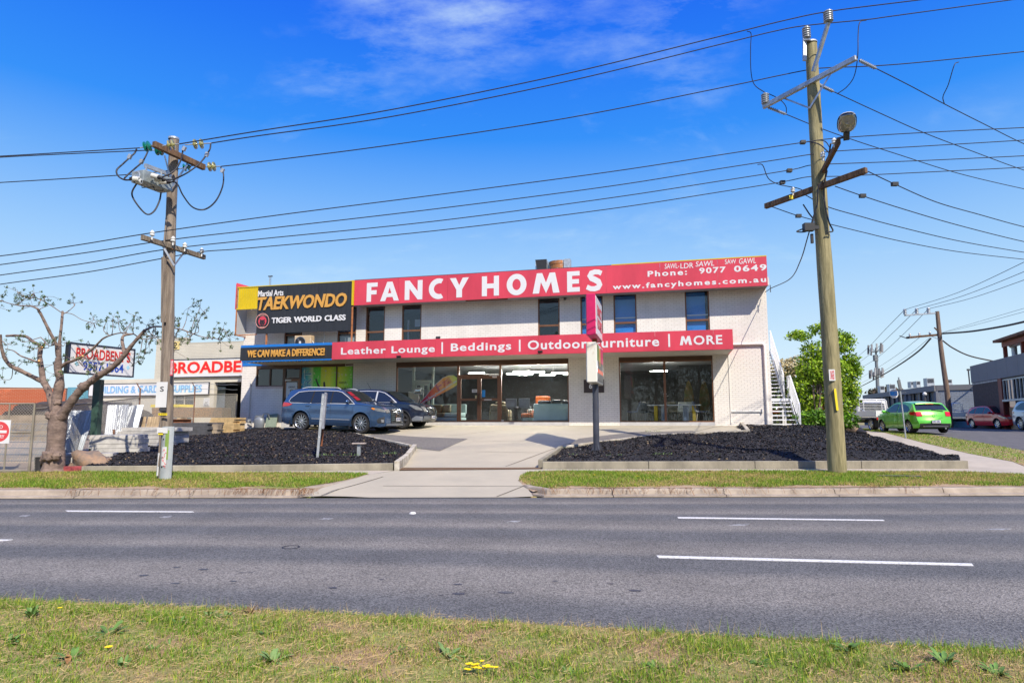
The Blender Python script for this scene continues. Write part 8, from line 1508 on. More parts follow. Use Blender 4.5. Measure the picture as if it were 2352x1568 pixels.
# lathe about z turned by Rx(90): z -> -y, so +w/2 faces -y (the visible right-hand side)
class Car:
    def __init__(s, name, label, cat, loc, rz, L_, W_, prof, wx, wr, paint, rx=0.0, belt=1.0, tumble=.40, group=None, taper=.24, tr=.75):
        s.t = thing(name, label, cat, loc, rz, group); s.t.rotation_euler = (0, rx, rz); s.L = L_; s.W = W_; s.prof = prof; s.wx = wx; s.wr = wr; s.paint = paint; s.belt = belt; s.tum = tumble; s.tp = taper; s.tr = tr
    def w(s, x, z):
        w_ = s.W / 2; a = s.L / 2 - s.tr; d = max(0, (abs(x) - a) / s.tr); w_ -= s.tp * d ** 2.2 * (1 if x > 0 else .62)
        if z > s.belt: w_ -= (z - s.belt) * s.tum
        if z < .42: w_ -= (.42 - z) * .22
        w_ += .012 * math.sin((z - .4) / max(.1, s.belt - .4) * PI) if .4 < z < s.belt else 0
        # waist crease
        if .62 < z < .78: w_ -= .010
        for q in s.wx:
            dd = abs(x - q)
            if dd < .55 and z < .95: w_ += .022 * (1 - (dd / .55) ** 2) * min(1, max(0, (.95 - z) / .2))
        return w_
    def side(s, name, poly, m, off=.0, cell=.09, sides=(-1, 1), parent=None, label=None, cz=.07):
        if len(sides) == 2: s.side(name, poly, m, off, cell, (-1,), parent, label, cz); return s.side(name, poly, m, off, cell, (1,), parent, label, cz)
        mb = MB()
        fs = grid_clip(poly, cell, cz)
        for sd in sides:
            for q in fs:
                b = len(mb.v); mb.v += [(x, sd * (s.w(x, z) + off), z) for x, z in q]; f = tuple(range(b, b + len(q))); mb.f.append(f if sd < 0 else f[::-1]); mb.m.append(0)
        me = mb.mesh(name, M_[m]); bm = bmesh.new(); bm.from_mesh(me); bmesh.ops.remove_doubles(bm, verts=bm.verts, dist=.0005); bm.to_mesh(me); bm.free(); me.polygons.foreach_set('use_smooth', [True] * len(me.polygons)); me.update(); me.set_sharp_from_angle(angle=R(35))
        return link(name, me, parent or s.t, label=label)
    def strip(s, name, pts, m, t0=-1, t1=1, off=0.0, n=10, crown=.035, bow=.10, parent=None, label=None, smooth=35):
        "band over the car following profile points, from side t0 to side t1"
        V = []; 
        # refine profile
        P = []
        for i in range(len(pts) - 1):
            a, b = pts[i], pts[i + 1]; k = max(1, int(math.hypot(b[0] - a[0], b[1] - a[1]) / .14))
            for j in range(k): P.append((a[0] + (b[0] - a[0]) * j / k, a[1] + (b[1] - a[1]) * j / k))
        P.append(pts[-1]); k = len(P)
        for i, (x, z) in enumerate(P):
            a = P[max(i - 1, 0)]; b = P[min(i + 1, k - 1)]; dx_, dz = b[0] - a[0], b[1] - a[1]; l = math.hypot(dx_, dz) or 1; nx, nz = dz / l, -dx_ / l
            if nx * (1 if x > 0 else -1) + nz * .8 < 0: nx, nz = -nx, -nz
            w_ = s.w(x, z); e = max(0, (abs(x) - (s.L / 2 - s.tr)) / s.tr); bw = bow * e * (1 if x > 0 else -1)
            for j in range(n + 1):
                t = t0 + (t1 - t0) * j / n; g_ = 1 - t * t
                V.append((x + bw * g_ + nx * off, t * w_ + 0, z + crown * g_ * (1 if z > .8 else .3) + nz * off))
        mb = MB(); mb.add(V, [(i * (n + 1) + j, i * (n + 1) + j + 1, (i + 1) * (n + 1) + j + 1, (i + 1) * (n + 1) + j) for i in range(k - 1) for j in range(n)])
        return mb.build(name, M_[m], parent or s.t, smooth=smooth, label=label)
    def body(s, bottom=.24):
        arch = []
        for q in sorted(s.wx):
            r = s.wr + .055; k = 12
            if bottom < s.wr + r:
                dz = bottom - s.wr; hx = math.sqrt(max(0, r * r - dz * dz)); a0 = math.atan2(dz, -hx); a1 = math.atan2(dz, hx)
                if a0 < 0: a0 += 2 * PI
                arch.append([(q + r * math.cos(a0 + (a1 - a0) * i / k), s.wr + r * math.sin(a0 + (a1 - a0) * i / k)) for i in range(k + 1)])
        poly = list(s.prof)                           # front bottom, over the top, to rear bottom
        for a in arch: poly += a
        o = s.side('body_side', poly, s.paint); o.name = 'body_side'
        s.strip('body', s.prof, s.paint, n=12)
        for q in s.wx:
            r = s.wr + .055
            for sd in (-1, 1):
                mb = MB(); y0, y1 = sd * (s.W / 2 - .03), sd * (s.W / 2 - .38); k = 14; V = [(q + r * math.cos(PI * i / k * 1.16 - .25), y, s.wr + r * math.sin(PI * i / k * 1.16 - .25)) for y in (y0, y1) for i in range(k + 1)]
                mb.add(V, [(i, i + 1, k + 2 + i, k + 1 + i) for i in range(k)] + [tuple(k + 1 + i for i in range(k + 1))]); mb.build('wheel_arch', M_['arch_black'], s.t)
        mb = MB(); mb.box(-s.L / 2 + .25, s.L / 2 - .25, -s.W / 2 + .16, s.W / 2 - .16, bottom - .03, bottom + .14); mb.build('underbody', M_['arch_black'], s.t)
    def arch_trim(s, m, th=.06, off=.012):
        for q in s.wx:
            for sd in (-1, 1):
                k = 16; r0 = s.wr + .045; V = []
                for i in range(k + 1):
                    a = -.30 + (PI + .6) * i / k
                    for rr in (r0, r0 + th): x, z = q + rr * math.cos(a), s.wr + rr * math.sin(a); V.append((x, sd * (s.w(x, z) + off), z))
                    V.append((q + r0 * math.cos(a), sd * (s.w(q, s.wr) - .06), s.wr + r0 * math.sin(a)))
                mb = MB(); mb.add(V, [(3 * i, 3 * i + 1, 3 * i + 4, 3 * i + 3) for i in range(k)] + [(3 * i, 3 * i + 3, 3 * i + 5, 3 * i + 2) for i in range(k)]); mb.build('arch_trim', M_[m], s.t, smooth=40)
    def line(s, pts, m='groove', wd=.010, off=.003, name='door_seam', sides=(-1, 1)):
        for sd in sides:
            P = []
            for i in range(len(pts) - 1):
                a, b = pts[i], pts[i + 1]; k = max(1, int(math.hypot(b[0] - a[0], b[1] - a[1]) / .08))
                for j in range(k): P.append((a[0] + (b[0] - a[0]) * j / k, a[1] + (b[1] - a[1]) * j / k))
            P.append(pts[-1]); V = []
            for i, (x, z) in enumerate(P):
                a = P[max(i - 1, 0)]; b = P[min(i + 1, len(P) - 1)]; dx_, dz = b[0] - a[0], b[1] - a[1]; l = math.hypot(dx_, dz) or 1; nx, nz = -dz / l * wd / 2, dx_ / l * wd / 2
                for e in (-1, 1): V.append((x + nx * e, sd * (s.w(x + nx * e, z + nz * e) + off), z + nz * e))
            mb = MB(); mb.add(V, [(2 * i, 2 * i + 1, 2 * i + 3, 2 * i + 2) for i in range(len(P) - 1)]); mb.build(name, M_[m], s.t)
    def wheels(s, w_=.23, **k):
        for q in s.wx:
            for sd in (-1, 1): wheel(s.t, q, sd * (s.W / 2 - w_ / 2 - .015), s.wr, w_, -sd * -1 if 0 else (1 if sd < 0 else -1), **k)
    def mirror(s, x, z, m, scale=1.0):
        for sd in (-1, 1):
            bm = bmesh.new(); bmesh.ops.create_icosphere(bm, subdivisions=3, radius=1)
            for v in bm.verts: v.co = Vector((v.co.x * .07 if v.co.x > 0 else v.co.x * .05, v.co.y * .125, v.co.z * .085)) * scale
            me = bpy.data.meshes.new('mirror'); bm.to_mesh(me); bm.free(); me.materials.append(M_[m]); me.polygons.foreach_set('use_smooth', [True] * len(me.polygons)); y = s.w(x, z) + .12
            o = link('mirror', me, s.t, (x, sd * y, z)); mb = MB(); mb.cbox((0, sd * -.10, -.05), (.05, .12, .03)); mb.build('mirror_arm', M_['cladding'], o)
    def handle(s, x, z, m='chrome'):
        for sd in (-1, 1): mb = MB(); mb.cbox((x, sd * (s.w(x, z) + .022), z), (.19, .022, .026)); mb.cbox((x, sd * (s.w(x, z) + .004), z - .005), (.14, .01, .06)); o = mb.build('door_handle', M_[m], s.t); bv = o.modifiers.new('b', 'BEVEL'); bv.width = .006
    def plate(s, x, z, sgn, text):
        mb = MB(); mb.box(-.19, .19, -.008, .008, -.065, .065); o = mb.build('number_plate', M_['plate_white'], s.t, (x, 0, z)); o.rotation_euler = (0, 0, PI / 2 if sgn > 0 else -PI / 2); txt(text, o, M_['plate_text'], -.16, .16, -.04, .045, y=-.0095, bold=.02); mb = MB(); frame(mb, -.205, .205, -.08, .08, .014, -.010, .010); mb.build('plate_surround', M_['cladding'], o); return o

def place2(f, r, wb, nudge=0):
    "ground point, heading and pitch from front and rear wheel pixels"
    a, b = G(*f), G(*r); d = a - b; mid = (a + b) / 2; h = math.atan2(d.y, d.x); return mid, h, -math.atan2(d.z, math.hypot(d.x, d.y)), d.length

# 1. the blue SUV ------------------------------------------------------------
qf = at(842, 997, 26.0); qb = at(693, 985.5, 26.9); d = qf - qb; h = math.atan2(d.y, d.x); mid = (qf + qb) / 2; l = d.length; pt = math.atan2(gz(qb.x, qb.y + .8) - gz(qf.x, qf.y + .8), 2.79)
BLUE = (mid.copy(), h, l)
def suv_blue(mid, h, pt):
    prof = [(2.22, .26), (2.40, .30), (2.43, .48), (2.42, .66), (2.40, .84), (2.33, .96), (2.20, 1.04), (1.95, 1.09), (1.45, 1.15), (1.18, 1.18), (.82, 1.40), (.46, 1.60), (.25, 1.665), (-.1, 1.70), (-.9, 1.705), (-1.5, 1.675), (-1.92, 1.625), (-2.06, 1.60), (-2.10, 1.56), (-2.20, 1.34), (-2.33, 1.12), (-2.40, 1.0), (-2.42, .70), (-2.44, .58), (-2.42, .42), (-2.30, .30), (-2.20, .27)]
    c = Car('parked_car', 'metallic blue SUV parked nose-right on the forecourt, a red reflection painted as a strip on its windscreen', 'car', (mid.x, mid.y, mid.z), h, 4.86, 1.93, prof, (1.41, -1.38), .385, 'blue_paint', pt, belt=1.08, tumble=.36)
    c.body(.27); c.arch_trim('bumper_grey' if 0 else 'blue_paint', .07, .022); c.wheels(.235, spokes=12)
    c.side('windscreen_pillar', [(1.10, 1.20), (.85, 1.36), (.5, 1.56), (.44, 1.565), (.78, 1.36), (1.02, 1.20)], 'cladding', .004)
    WN = [[(.86, 1.15), (1.00, 1.15), (.74, 1.34), (.40, 1.535), (.22, 1.575), (.02, 1.59), (.02, 1.12)], [(-.04, 1.115), (-.04, 1.592), (-.5, 1.595), (-.86, 1.585), (-.92, 1.105)], [(-.98, 1.105), (-.93, 1.58), (-1.35, 1.555), (-1.62, 1.52), (-1.95, 1.28), (-2.02, 1.17), (-1.9, 1.13)]]
    c.side('window_trim', [(1.12, 1.10), (.76, 1.375), (.42, 1.565), (.2, 1.61), (-.4, 1.625), (-1.2, 1.60), (-1.66, 1.55), (-1.98, 1.30), (-2.06, 1.17), (-1.92, 1.095)], 'bright_trim', .006); c.side('window_surround', [(1.06, 1.125), (.74, 1.36), (.40, 1.55), (.2, 1.592), (-.4, 1.607), (-1.2, 1.582), (-1.64, 1.53), (-1.96, 1.29), (-2.03, 1.175), (-1.92, 1.115)], 'groove', .009)
    for wdw in WN: c.side('side_window', wdw, 'car_glass', .013)
    c.strip('windscreen', [(1.16, 1.19), (.82, 1.40), (.50, 1.58)], 'car_glass', -.93, .93, .012); c.strip('rear_window', [(-2.14, 1.50), (-2.33, 1.13)], 'car_glass', -.85, .85, .012); c.strip('spoiler', [(-1.9, 1.64), (-2.2, 1.60), (-2.22, 1.57)], 'blue_paint', -.9, .9, .02)
    c.strip('bonnet_edge', [(1.95, 1.10), (2.2, 1.045)], 'blue_paint', -.8, .8, .008)
    c.line([(1.06, 1.10), (1.02, .9), (1.0, .36), (.9, .32)]); c.line([(.0, 1.12), (.0, .40)]); c.line([(-.92, 1.10), (-.93, .95), (-1.0, .85)]); c.line([(.98, .33), (-.9, .33)]); c.line([(.98, .50), (-.86, .50)], 'bright_trim', .014, .008, 'side_trim'); c.handle(-.18, .98, 'blue_paint'); c.handle(-1.08, 1.00, 'blue_paint'); c.mirror(.82, 1.19, 'blue_paint')
    c.line([(2.05, .99), (1.6, 1.05), (1.12, 1.10)], off=.004)
    c.side('headlight', [(2.40, .82), (2.40, .90), (2.2, .965), (1.92, .985), (1.85, .96), (2.1, .86)], 'headlight', .008); c.side('indicator', [(2.02, .955), (1.92, .985), (1.85, .96), (1.98, .90)], 'amber', .013); c.strip('headlight', [(2.415, .80), (2.40, .86), (2.36, .92)], 'headlight', .70, .99, .010); c.strip('headlight', [(2.415, .80), (2.40, .86), (2.36, .92)], 'headlight', -.99, -.70, .010)
    c.side('fog_lamp', [(2.28, .43), (2.36, .44), (2.36, .54), (2.26, .55)], 'headlight', .012); c.side('fog_surround', [(2.14, .40), (2.38, .40), (2.38, .66), (2.2, .60), (2.1, .52)], 'cladding', .006)
    c.strip('grille', [(2.43, .40), (2.425, .66), (2.40, .84), (2.36, .92)], 'cladding', -.62, .62, .014)
    for z0 in (.50, .575, .65, .725): c.strip('grille_bar', [(2.428, z0), (2.426, z0 + .028)], 'chrome', -.66, .66, .035)
    for z0 in (.80, .87): c.strip('grille_bar', [(2.42 - (z0 - .8) * .3, z0), (2.41 - (z0 - .8) * .3, z0 + .03)], 'chrome', -.55, .55, .035)
    mb = MB(); mb.lathe([(.09, 0), (.1, .01), (.08, .015), (.075, 0)], Matrix.Translation((2.55, 0, .82)) @ Matrix.Rotation(PI / 2, 4, 'Y') @ Matrix.Diagonal((.7, 1, 1, 1)), 20); mb.lathe([(.045, 0), (.055, .01), (.04, .012)], Matrix.Translation((2.55, 0, .82)) @ Matrix.Rotation(PI / 2, 4, 'Y'), 16); mb.build('badge', M_['chrome'], c.t)
    c.strip('lower_bumper', [(2.30, .27), (2.41, .32), (2.425, .39)], 'bumper_grey', -.98, .98, .012); c.plate(2.575, .56, 1, '1XM-7EM')
    c.side('tail_lamp', [(-2.38, 1.02), (-2.34, 1.12), (-2.05, 1.10), (-1.82, 1.05), (-1.98, .98), (-2.38, .94)], 'tail_red', .012); c.strip('tail_lamp', [(-2.33, 1.12), (-2.39, 1.02), (-2.40, .95)], 'tail_red', -.98, -.6, .012); c.strip('tail_lamp', [(-2.33, 1.12), (-2.39, 1.02), (-2.40, .95)], 'tail_red', .6, .98, .012)
    c.strip('rear_bumper', [(-2.43, .5), (-2.40, .36), (-2.28, .29)], 'cladding', -.97, .97, .012)
    for sd in (-1, 1): mb = MB(); mb.tube([(.25, sd * .66, 1.68), (.1, sd * .66, 1.735), (-1.3, sd * .66, 1.745), (-1.6, sd * .66, 1.68)], .018, 6); mb.build('roof_rail', M_['bright_trim'], c.t)
    c.strip('painted_reflection', [(1.08, 1.24), (.55, 1.555)], mat('reflection_red', (.30, .015, .03), .2).name, -.86, -.52, .016); c.strip('roof_glass', [(.2, 1.68), (-.1, 1.70), (-.7, 1.71)], 'car_glass', -.6, .6, .008)  # red reflection in the windscreen, painted as a coloured band on the glass
    for i, q in enumerate((-1.98, -1.0)): pass
    for sd in (-1, 1):
        for x in (-1.9, .9): mb = MB(); mb.cbox((x, sd * .86, .28), (.03, .2, .26)); mb.build('mud_flap', M_['cladding'], c.t)
    return c
hh = BLUE[1]; c1_ = suv_blue(BLUE[0], hh, pt)
# fit wheelbase: shift so the body sits centred on the wheels' mid point
fwd = Vector((math.cos(hh), math.sin(hh), 0)); lat = Vector((-math.sin(hh), math.cos(hh), 0))
c1_.t.location = Vector(BLUE[0]) + lat * (1.93 / 2 - .12) - fwd * .13 
c1_.t.scale = (1, 1, 1.04)
c1_.t.location.z = (gz(qf.x, qf.y + .8) + gz(qb.x, qb.y + .8)) / 2
# 2. the dark SUV behind ------------------------------------------------------
def suv_dark():
    prof = [(2.10, .30), (2.20, .36), (2.24, .55), (2.22, .72), (2.16, .86), (2.05, .97), (1.70, 1.06), (1.15, 1.14), (.78, 1.36), (.40, 1.56), (.15, 1.63), (-.4, 1.66), (-1.2, 1.63), (-1.75, 1.55), (-1.9, 1.46), (-2.1, 1.18), (-2.2, .98), (-2.24, .7), (-2.22, .42), (-2.1, .30)]
    fw_ = at(925, 985.5, 28.0); h2 = hh + R(0); f_ = Vector((math.cos(h2), math.sin(h2), 0)); lt_ = Vector((-math.sin(h2), math.cos(h2), 0)); mid = Vector(fw_) - f_ * 1.33 + lt_ * .82
    c = Car('parked_car', 'dark navy compact SUV parked behind the blue one, beside the shop window', 'car', (mid.x, mid.y, gz(mid.x, mid.y) + .02), h2, 4.52, 1.82, prof, (1.31, -1.31), .355, 'navy_paint', pt * .8, belt=1.05, tumble=.36)
    c.body(.30); c.arch_trim('cladding', .05); c.wheels(.225, spokes=5)
    c.side('window_trim', [(1.06, 1.09), (.72, 1.33), (.38, 1.52), (.1, 1.585), (-.5, 1.60), (-1.3, 1.56), (-1.8, 1.36), (-1.85, 1.2), (-1.7, 1.08)], 'bright_trim', .006)
    for wdw in ([(.96, 1.11), (.70, 1.31), (.36, 1.50), (.1, 1.56), (.04, 1.565), (.04, 1.10)], [(-.03, 1.10), (-.03, 1.57), (-.5, 1.575), (-.85, 1.565), (-.85, 1.10)], [(-.92, 1.10), (-.92, 1.56), (-1.3, 1.535), (-1.76, 1.34), (-1.8, 1.2), (-1.7, 1.11)]): c.side('side_window', wdw, 'car_glass', .013)
    c.strip('windscreen', [(1.13, 1.15), (.78, 1.36), (.44, 1.54)], 'car_glass', -.92, .92, .012); c.strip('rear_window', [(-1.92, 1.42), (-2.08, 1.18)], 'car_glass', -.85, .85, .012)
    c.side('headlight', [(2.20, .78), (2.16, .86), (1.98, .96), (1.72, 1.02), (1.62, .99), (1.95, .80)], 'headlight', .010); c.strip('headlight', [(2.23, .74), (2.17, .86), (2.10, .92)], 'headlight', .70, .99, .012); c.strip('headlight', [(2.23, .74), (2.17, .86), (2.10, .92)], 'headlight', -.99, -.70, .012)
    c.strip('grille', [(2.24, .60), (2.23, .74), (2.17, .86)], 'cladding', -.48, .48, .012)
    for z0 in (.64, .69, .80): c.strip('grille_bar', [(2.235, z0), (2.23, z0 + .022)], 'chrome', -.48, .48, .028)
    c.strip('lower_bumper', [(2.14, .32), (2.21, .40), (2.24, .54)], 'bumper_grey', -.99, .99, .014); c.side('bumper_side', [(2.20, .34), (2.22, .52), (1.95, .54), (1.78, .42), (1.78, .32)], 'bumper_grey', .010); c.side('fog_lamp', [(2.12, .42), (2.19, .43), (2.18, .51), (2.10, .51)], 'headlight', .014)
    c.plate(2.375, .50, 1, 'UM'); c.line([(1.02, 1.08), (.98, .8), (.95, .36)]); c.line([(.0, 1.1), (.0, .38)]); c.line([(-.88, 1.1), (-.95, .8)]); c.handle(-.15, .96, 'navy_paint'); c.handle(-.98, .98, 'navy_paint'); c.mirror(.82, 1.16, 'navy_paint'); mb = MB(); mb.cbox((2.36, 0, .80), (.02, .14, .11)); mb.build('badge', M_['chrome'], c.t); mb = MB(); mb.tube([(-.9, .3, 1.66), (-1.15, .3, 2.0)], .008, 4); mb.build('aerial', M_['cable'], c.t)
    return c
suv_dark()
# 3. green hatchback (seen from behind) ---------------------------------------
def hatch(name, label, paint, loc, rz, L_=3.92, W_=1.70, H_=1.48, wb=2.49, five=False, plate='1AB-2CD', rx=0, spokes=7, wr=.30, belt=.98):
    k = L_ / 3.92; hk = H_ / 1.48; F = lambda P: [(x * k, z * hk) for x, z in P]
    prof = F([(1.84, .22), (1.94, .30), (1.96, .48), (1.93, .64), (1.82, .76), (1.60, .85), (1.20, .94), (.98, .98), (.55, 1.26), (.22, 1.42), (-.1, 1.475), (-.6, 1.48), (-1.15, 1.43), (-1.45, 1.36), (-1.52, 1.31), (-1.72, 1.06), (-1.80, .96), (-1.86, .80), (-1.90, .62), (-1.95, .52), (-1.94, .34), (-1.86, .24)])
    c = Car(name, label, 'car', loc, rz, L_, W_, prof, (wb / 2 + .0, -wb / 2), wr, paint, rx, belt=belt * hk, tumble=.42, taper=.22, tr=.62)
    c.body(.22); c.wheels(.20, spokes=spokes)
    if five: ws = [[(.72, .99), (.84, 1.0), (.50, 1.24), (.18, 1.37), (.02, 1.39), (.02, .98)], [(-.04, .98), (-.04, 1.395), (-.5, 1.40), (-.82, 1.37), (-.82, .99)], [(-.88, .995), (-.88, 1.36), (-1.15, 1.29), (-1.42, 1.08), (-1.38, 1.02)]]
    else: ws = [[(.72, .98), (.84, .99), (.50, 1.23), (.18, 1.365), (-.05, 1.39), (-.30, 1.39), (-.30, .975)], [(-.38, .98), (-.38, 1.39), (-.75, 1.37), (-1.15, 1.27), (-1.42, 1.08), (-1.30, .99)]]
    for q in ws: c.side('side_window', F(q), 'car_glass', .010)
    c.strip('windscreen', F([(.96, 1.0), (.55, 1.26), (.26, 1.40)]), 'car_glass', -.92, .92, .010); c.strip('rear_window', F([(-1.50, 1.315), (-1.56, 1.24), (-1.72, 1.045)]), 'car_glass', -.90, .90, .012, bow=.12)
    c.strip('spoiler', F([(-1.30, 1.40), (-1.55, 1.37), (-1.56, 1.34)]), paint, -.88, .88, .016); c.strip('brake_light', F([(-1.555, 1.335), (-1.56, 1.31)]), 'tail_red', -.25, .25, .03)
    c.side('tail_lamp', F([(-1.86, .92), (-1.80, 1.0), (-1.55, .99), (-1.40, .93), (-1.55, .85), (-1.88, .80)]), 'tail_red', .012); c.strip('tail_lamp', F([(-1.79, .98), (-1.85, .84), (-1.87, .78)]), 'tail_red', -.99, -.68, .014); c.strip('tail_lamp', F([(-1.79, .98), (-1.85, .84), (-1.87, .78)]), 'tail_red', .68, .99, .014)
    c.strip('tailgate_seam', F([(-1.905, .595), (-1.907, .585)]), 'groove', -.72, .72, .008); c.strip('lower_bumper', F([(-1.955, .50 - .05), (-1.94, .34), (-1.88, .25)]), 'cladding', -.96, .96, .010); c.strip('bumper_lip', F([(-1.95, .33), (-1.945, .30)]), 'chrome', -.8, .8, .018)
    c.plate(-2.075 * k, .54 * hk, -1, plate); c.side('headlight', F([(1.90, .64), (1.84, .76), (1.60, .85), (1.35, .88), (1.50, .78), (1.75, .66)]), 'headlight', .010); c.strip('headlight', F([(1.94, .62), (1.85, .75)]), 'headlight', .62, .98, .012); c.strip('headlight', F([(1.94, .62), (1.85, .75)]), 'headlight', -.98, -.62, .012)
    c.strip('grille', F([(1.965, .34), (1.965, .54)]), 'cladding', -.55, .55, .012); c.line(F([(.94, .97), (.88, .7), (.86, .30)])); c.line(F([((.0 if five else -.33), .98), ((.0 if five else -.33), .30)])); c.line(F([(.86, .28), (-.7, .28)])); c.handle((-.15 if five else -.22) * k, .86 * hk, paint); c.mirror(.74 * k, 1.03 * hk, paint, .9)
    if five: c.handle(-.95 * k, .88 * hk, paint); c.line(F([(-.85, .99), (-.95, .7)]))
    mb = MB(); mb.bar((-1.82 * k, .05, 1.07 * hk), (-1.87 * k, -.45, 1.02 * hk), .02, .03); mb.build('rear_wiper', M_['black'], c.t); mb = MB(); mb.lathe([(.055, 0), (.065, .008), (.05, .01), (.045, 0)], Matrix.Translation((-2.02 * k, 0, .88 * hk)) @ Matrix.Rotation(-PI / 2, 4, 'Y'), 16); mb.build('badge', M_['chrome'], c.t)
    mb = MB(); mb.tube([(-1.7 * k, -.45, .24), (-1.98 * k, -.45, .23)], .04, 10); mb.build('exhaust', M_['chrome'], c.t)
    return c
a = G(2083, 987.5); b = G(2168, 992.8); rl = Vector(a); rr_ = Vector(b); ax_ = (rr_ - rl)
DG = 31.5; ql = at(2092, 988.5, DG); dirg = math.atan2(1, .34)
pg = at(2088, 990, DG + .6); hatch('parked_car', 'bright green three-door hatchback parked at the kerb, seen from behind', 'green_paint', (pg.x + .18, pg.y, gz(pg.x, pg.y) + .015), R(86), plate='LRO-5ML')
# 4. red hatchback
qr = at(2274, 983, 42.0); cr_ = hatch('parked_car', 'red five-door hatchback parked across the side street, facing the camera', 'red_paint', (qr.x + .6, 42.0, gz(qr.x, 42.0) + .01), R(-96), 4.36, 1.82, 1.47, 2.65, True, plate='ABC', wr=.325)
# 5. silver SUV at the right edge
def suv_silver():
    prof = [(2.30, .30), (2.40, .5), (2.36, .85), (2.2, .98), (1.3, 1.10), (1.1, 1.14), (.6, 1.50), (.3, 1.66), (-.3, 1.75), (-1.2, 1.74), (-1.9, 1.62), (-2.02, 1.54), (-2.22, 1.22), (-2.36, 1.05), (-2.42, .75), (-2.38, .42), (-2.25, .32)]
    q = at(2350, 984.5, 37.5); h = R(-100); f_ = Vector((math.cos(h), math.sin(h), 0)); lt_ = Vector((-math.sin(h), math.cos(h), 0)); mid = q + f_ * 1.42 + lt_ * .84
    c = Car('parked_car', 'silver-blue SUV cut off by the right edge of the picture', 'car', (mid.x, mid.y, gz(mid.x, mid.y) + .01), h, 4.85, 1.92, prof, (1.45, -1.45), .38, 'silver_paint', 0, belt=1.08, tumble=.36); c.body(.30); c.arch_trim('silver_paint', .06, .016); c.wheels(.25, spokes=10)
    for wdw in ([(.86, 1.14), (.5, 1.46), (.2, 1.62), (.02, 1.64), (.02, 1.13)], [(-.04, 1.13), (-.04, 1.65), (-.9, 1.64), (-.9, 1.14)], [(-.97, 1.14), (-.97, 1.63), (-1.5, 1.56), (-1.92, 1.30), (-1.8, 1.18)]): c.side('side_window', wdw, 'car_glass', .012)
    c.strip('windscreen', [(1.08, 1.16), (.6, 1.50), (.34, 1.64)], 'car_glass', -.92, .92, .012); c.strip('rear_window', [(-2.03, 1.52), (-2.2, 1.24)], 'car_glass', -.85, .85, .012); c.handle(-.2, 1.0, 'silver_paint'); c.handle(-1.1, 1.02, 'silver_paint'); c.line([(.0, 1.1), (.0, .42)]); c.line([(-.93, 1.1), (-1.0, .85)]); c.side('tail_lamp', [(-2.38, 1.0), (-2.32, 1.1), (-2.0, 1.08), (-2.0, .95)], 'tail_red', .012); c.side('lower_trim', [(1.0, .32), (1.0, .42), (-.95, .42), (-.95, .32)], 'cladding', .01); c.mirror(.8, 1.2, 'silver_paint')
suv_silver()
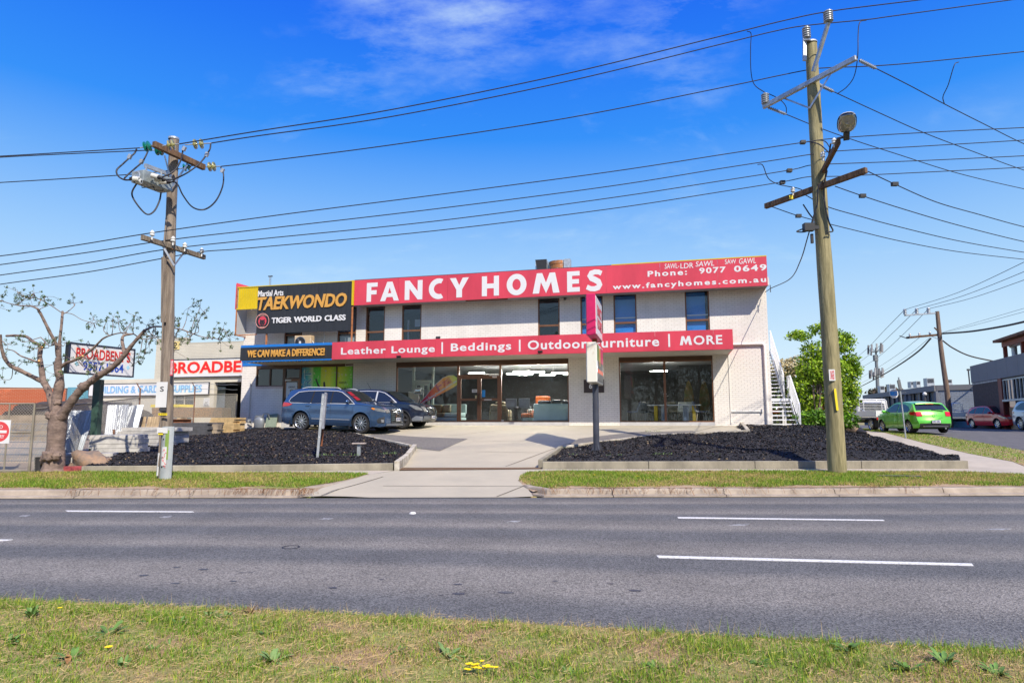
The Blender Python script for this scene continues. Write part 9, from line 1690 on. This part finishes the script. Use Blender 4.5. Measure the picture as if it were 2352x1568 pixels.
# 6. white tray-back utility ---------------------------------------------------
def ute(label, q, rz, paint='white_car', full=True, word=None):
    t_ = thing('utility_truck', label, 'ute', q, rz)
    mb = MB(); mb.box(-2.35, .15, -.93, .93, .78, .88); mb.build('tray_deck', M_['bumper_grey'], t_)
    for nm, b in (('tailgate', (-2.40, -2.35, -.93, .93, .80, 1.12)), ('drop_side', (-2.35, .1, -.96, -.93, .80, 1.10)), ('drop_side', (-2.35, .1, .93, .96, .80, 1.10))): mb = MB(); mb.box(*b); mb.build(nm, M_[paint], t_)
    for y in (-.6, 0, .6): mb = MB(); mb.box(-2.42, -2.40, y - .03, y + .03, .84, .92); mb.build('latch', M_['black'], t_)
    mb = MB(); z1 = 1.78; mb.tube([(.12, -.82, .88), (.10, -.74, z1 - .08), (.10, -.66, z1), (.10, .66, z1), (.10, .74, z1 - .08), (.12, .82, .88)], .04, 8); mb.build('headboard_frame', M_[paint], t_, smooth=50)
    for k in range(6): mb = MB(); mb.tube([(.10, -.74, 1.2 + k * .09), (.10, .74, 1.2 + k * .09)], .012, 5); mb.build('headboard_bar', M_[paint], t_)
    for y in (-.5, .5): mb = MB(); mb.tube([(.10, y, .88), (.10, y, z1)], .02, 5); mb.build('headboard_bar', M_[paint], t_)
    mb = MB(); mb.tube([(.1, -.8, 1.3), (-1.0, -.9, 1.12)], .02, 5); mb.tube([(.1, .8, 1.3), (-1.0, .9, 1.12)], .02, 5); mb.build('side_brace', M_[paint], t_)
    mb = MB(); mb.box(-2.2, 2.3, -.4, .4, .45, .65); mb.build('chassis', M_['arch_black'], t_); mb = MB(); mb.cbox((-2.3, 0, .55), (.15, 1.0, .12)); mb.build('tow_bar', M_['dark_grey'], t_)
    for y in (-.7, .7): mb = MB(); mb.box(-2.41, -2.36, y - .2, y + .2, .62, .74); mb.build('tail_lamp', M_['tail_red'], t_); mb = MB(); mb.box(-2.05, -2.03, y - .16, y + .16, .22, .7); mb.build('mud_flap', M_['black'], t_)
    for x in (-1.5, 1.75):
        for sd in (-1, 1): wheel(t_, x, sd * .74, .36, .23, 1 if sd < 0 else -1, 6)
    if full:
        V = [(.25, .55), (.25, 1.62), (.40, 1.74), (1.2, 1.72), (1.75, 1.15), (2.55, 1.02), (2.62, .5)]; mb = MB(); mb.prism(V, -.82, .82); o = mb.build('cab', M_[paint], t_); bv = o.modifiers.new('b', 'BEVEL'); bv.width = .05; bv.segments = 3
        mb = MB(); mb.prism([(.45, 1.08), (.45, 1.62), (1.15, 1.62), (1.6, 1.14)], -.83, -.82); mb.prism([(.45, 1.08), (.45, 1.62), (1.15, 1.62), (1.6, 1.14)], .82, .83); mb.box(.235, .245, -.65, .65, 1.15, 1.58); mb.build('cab_window', M_['car_glass'], t_)
        for sd in (-1, 1): mb = MB(); mb.cbox((1.45, sd * 1.0, 1.18), (.08, .2, .22)); mb.build('mirror', M_['black'], t_)
    if word: e = txt(word, t_, M_['black'], -.8, -.15, 1.0, 1.07, y=0); e.rotation_euler = (0, 0, -PI / 2); e.location = (-2.404, -.95 + .15, 0)
    return t_
q = at(2010, 987, 37.5); ute('white tray-back utility truck parked ahead of the green car, seen from behind', (q.x, q.y, gz(q.x, q.y)), R(84), word='TOYOTA')
q = at(2208, 985, 47.0); ute('flat-tray utility truck with a grey headboard parked behind the red car', (q.x + .3, q.y + .5, gz(q.x, q.y)), R(120), 'silver_paint', False)
q = at(1850, 965, 42); hatch('parked_car', 'silver car glimpsed behind the bushes at the side of the building', 'silver_paint', (q.x - 1.2, 41, gz(q.x, 41)), R(15), 4.3, 1.8, 1.46, 2.6, True, wr=.32)
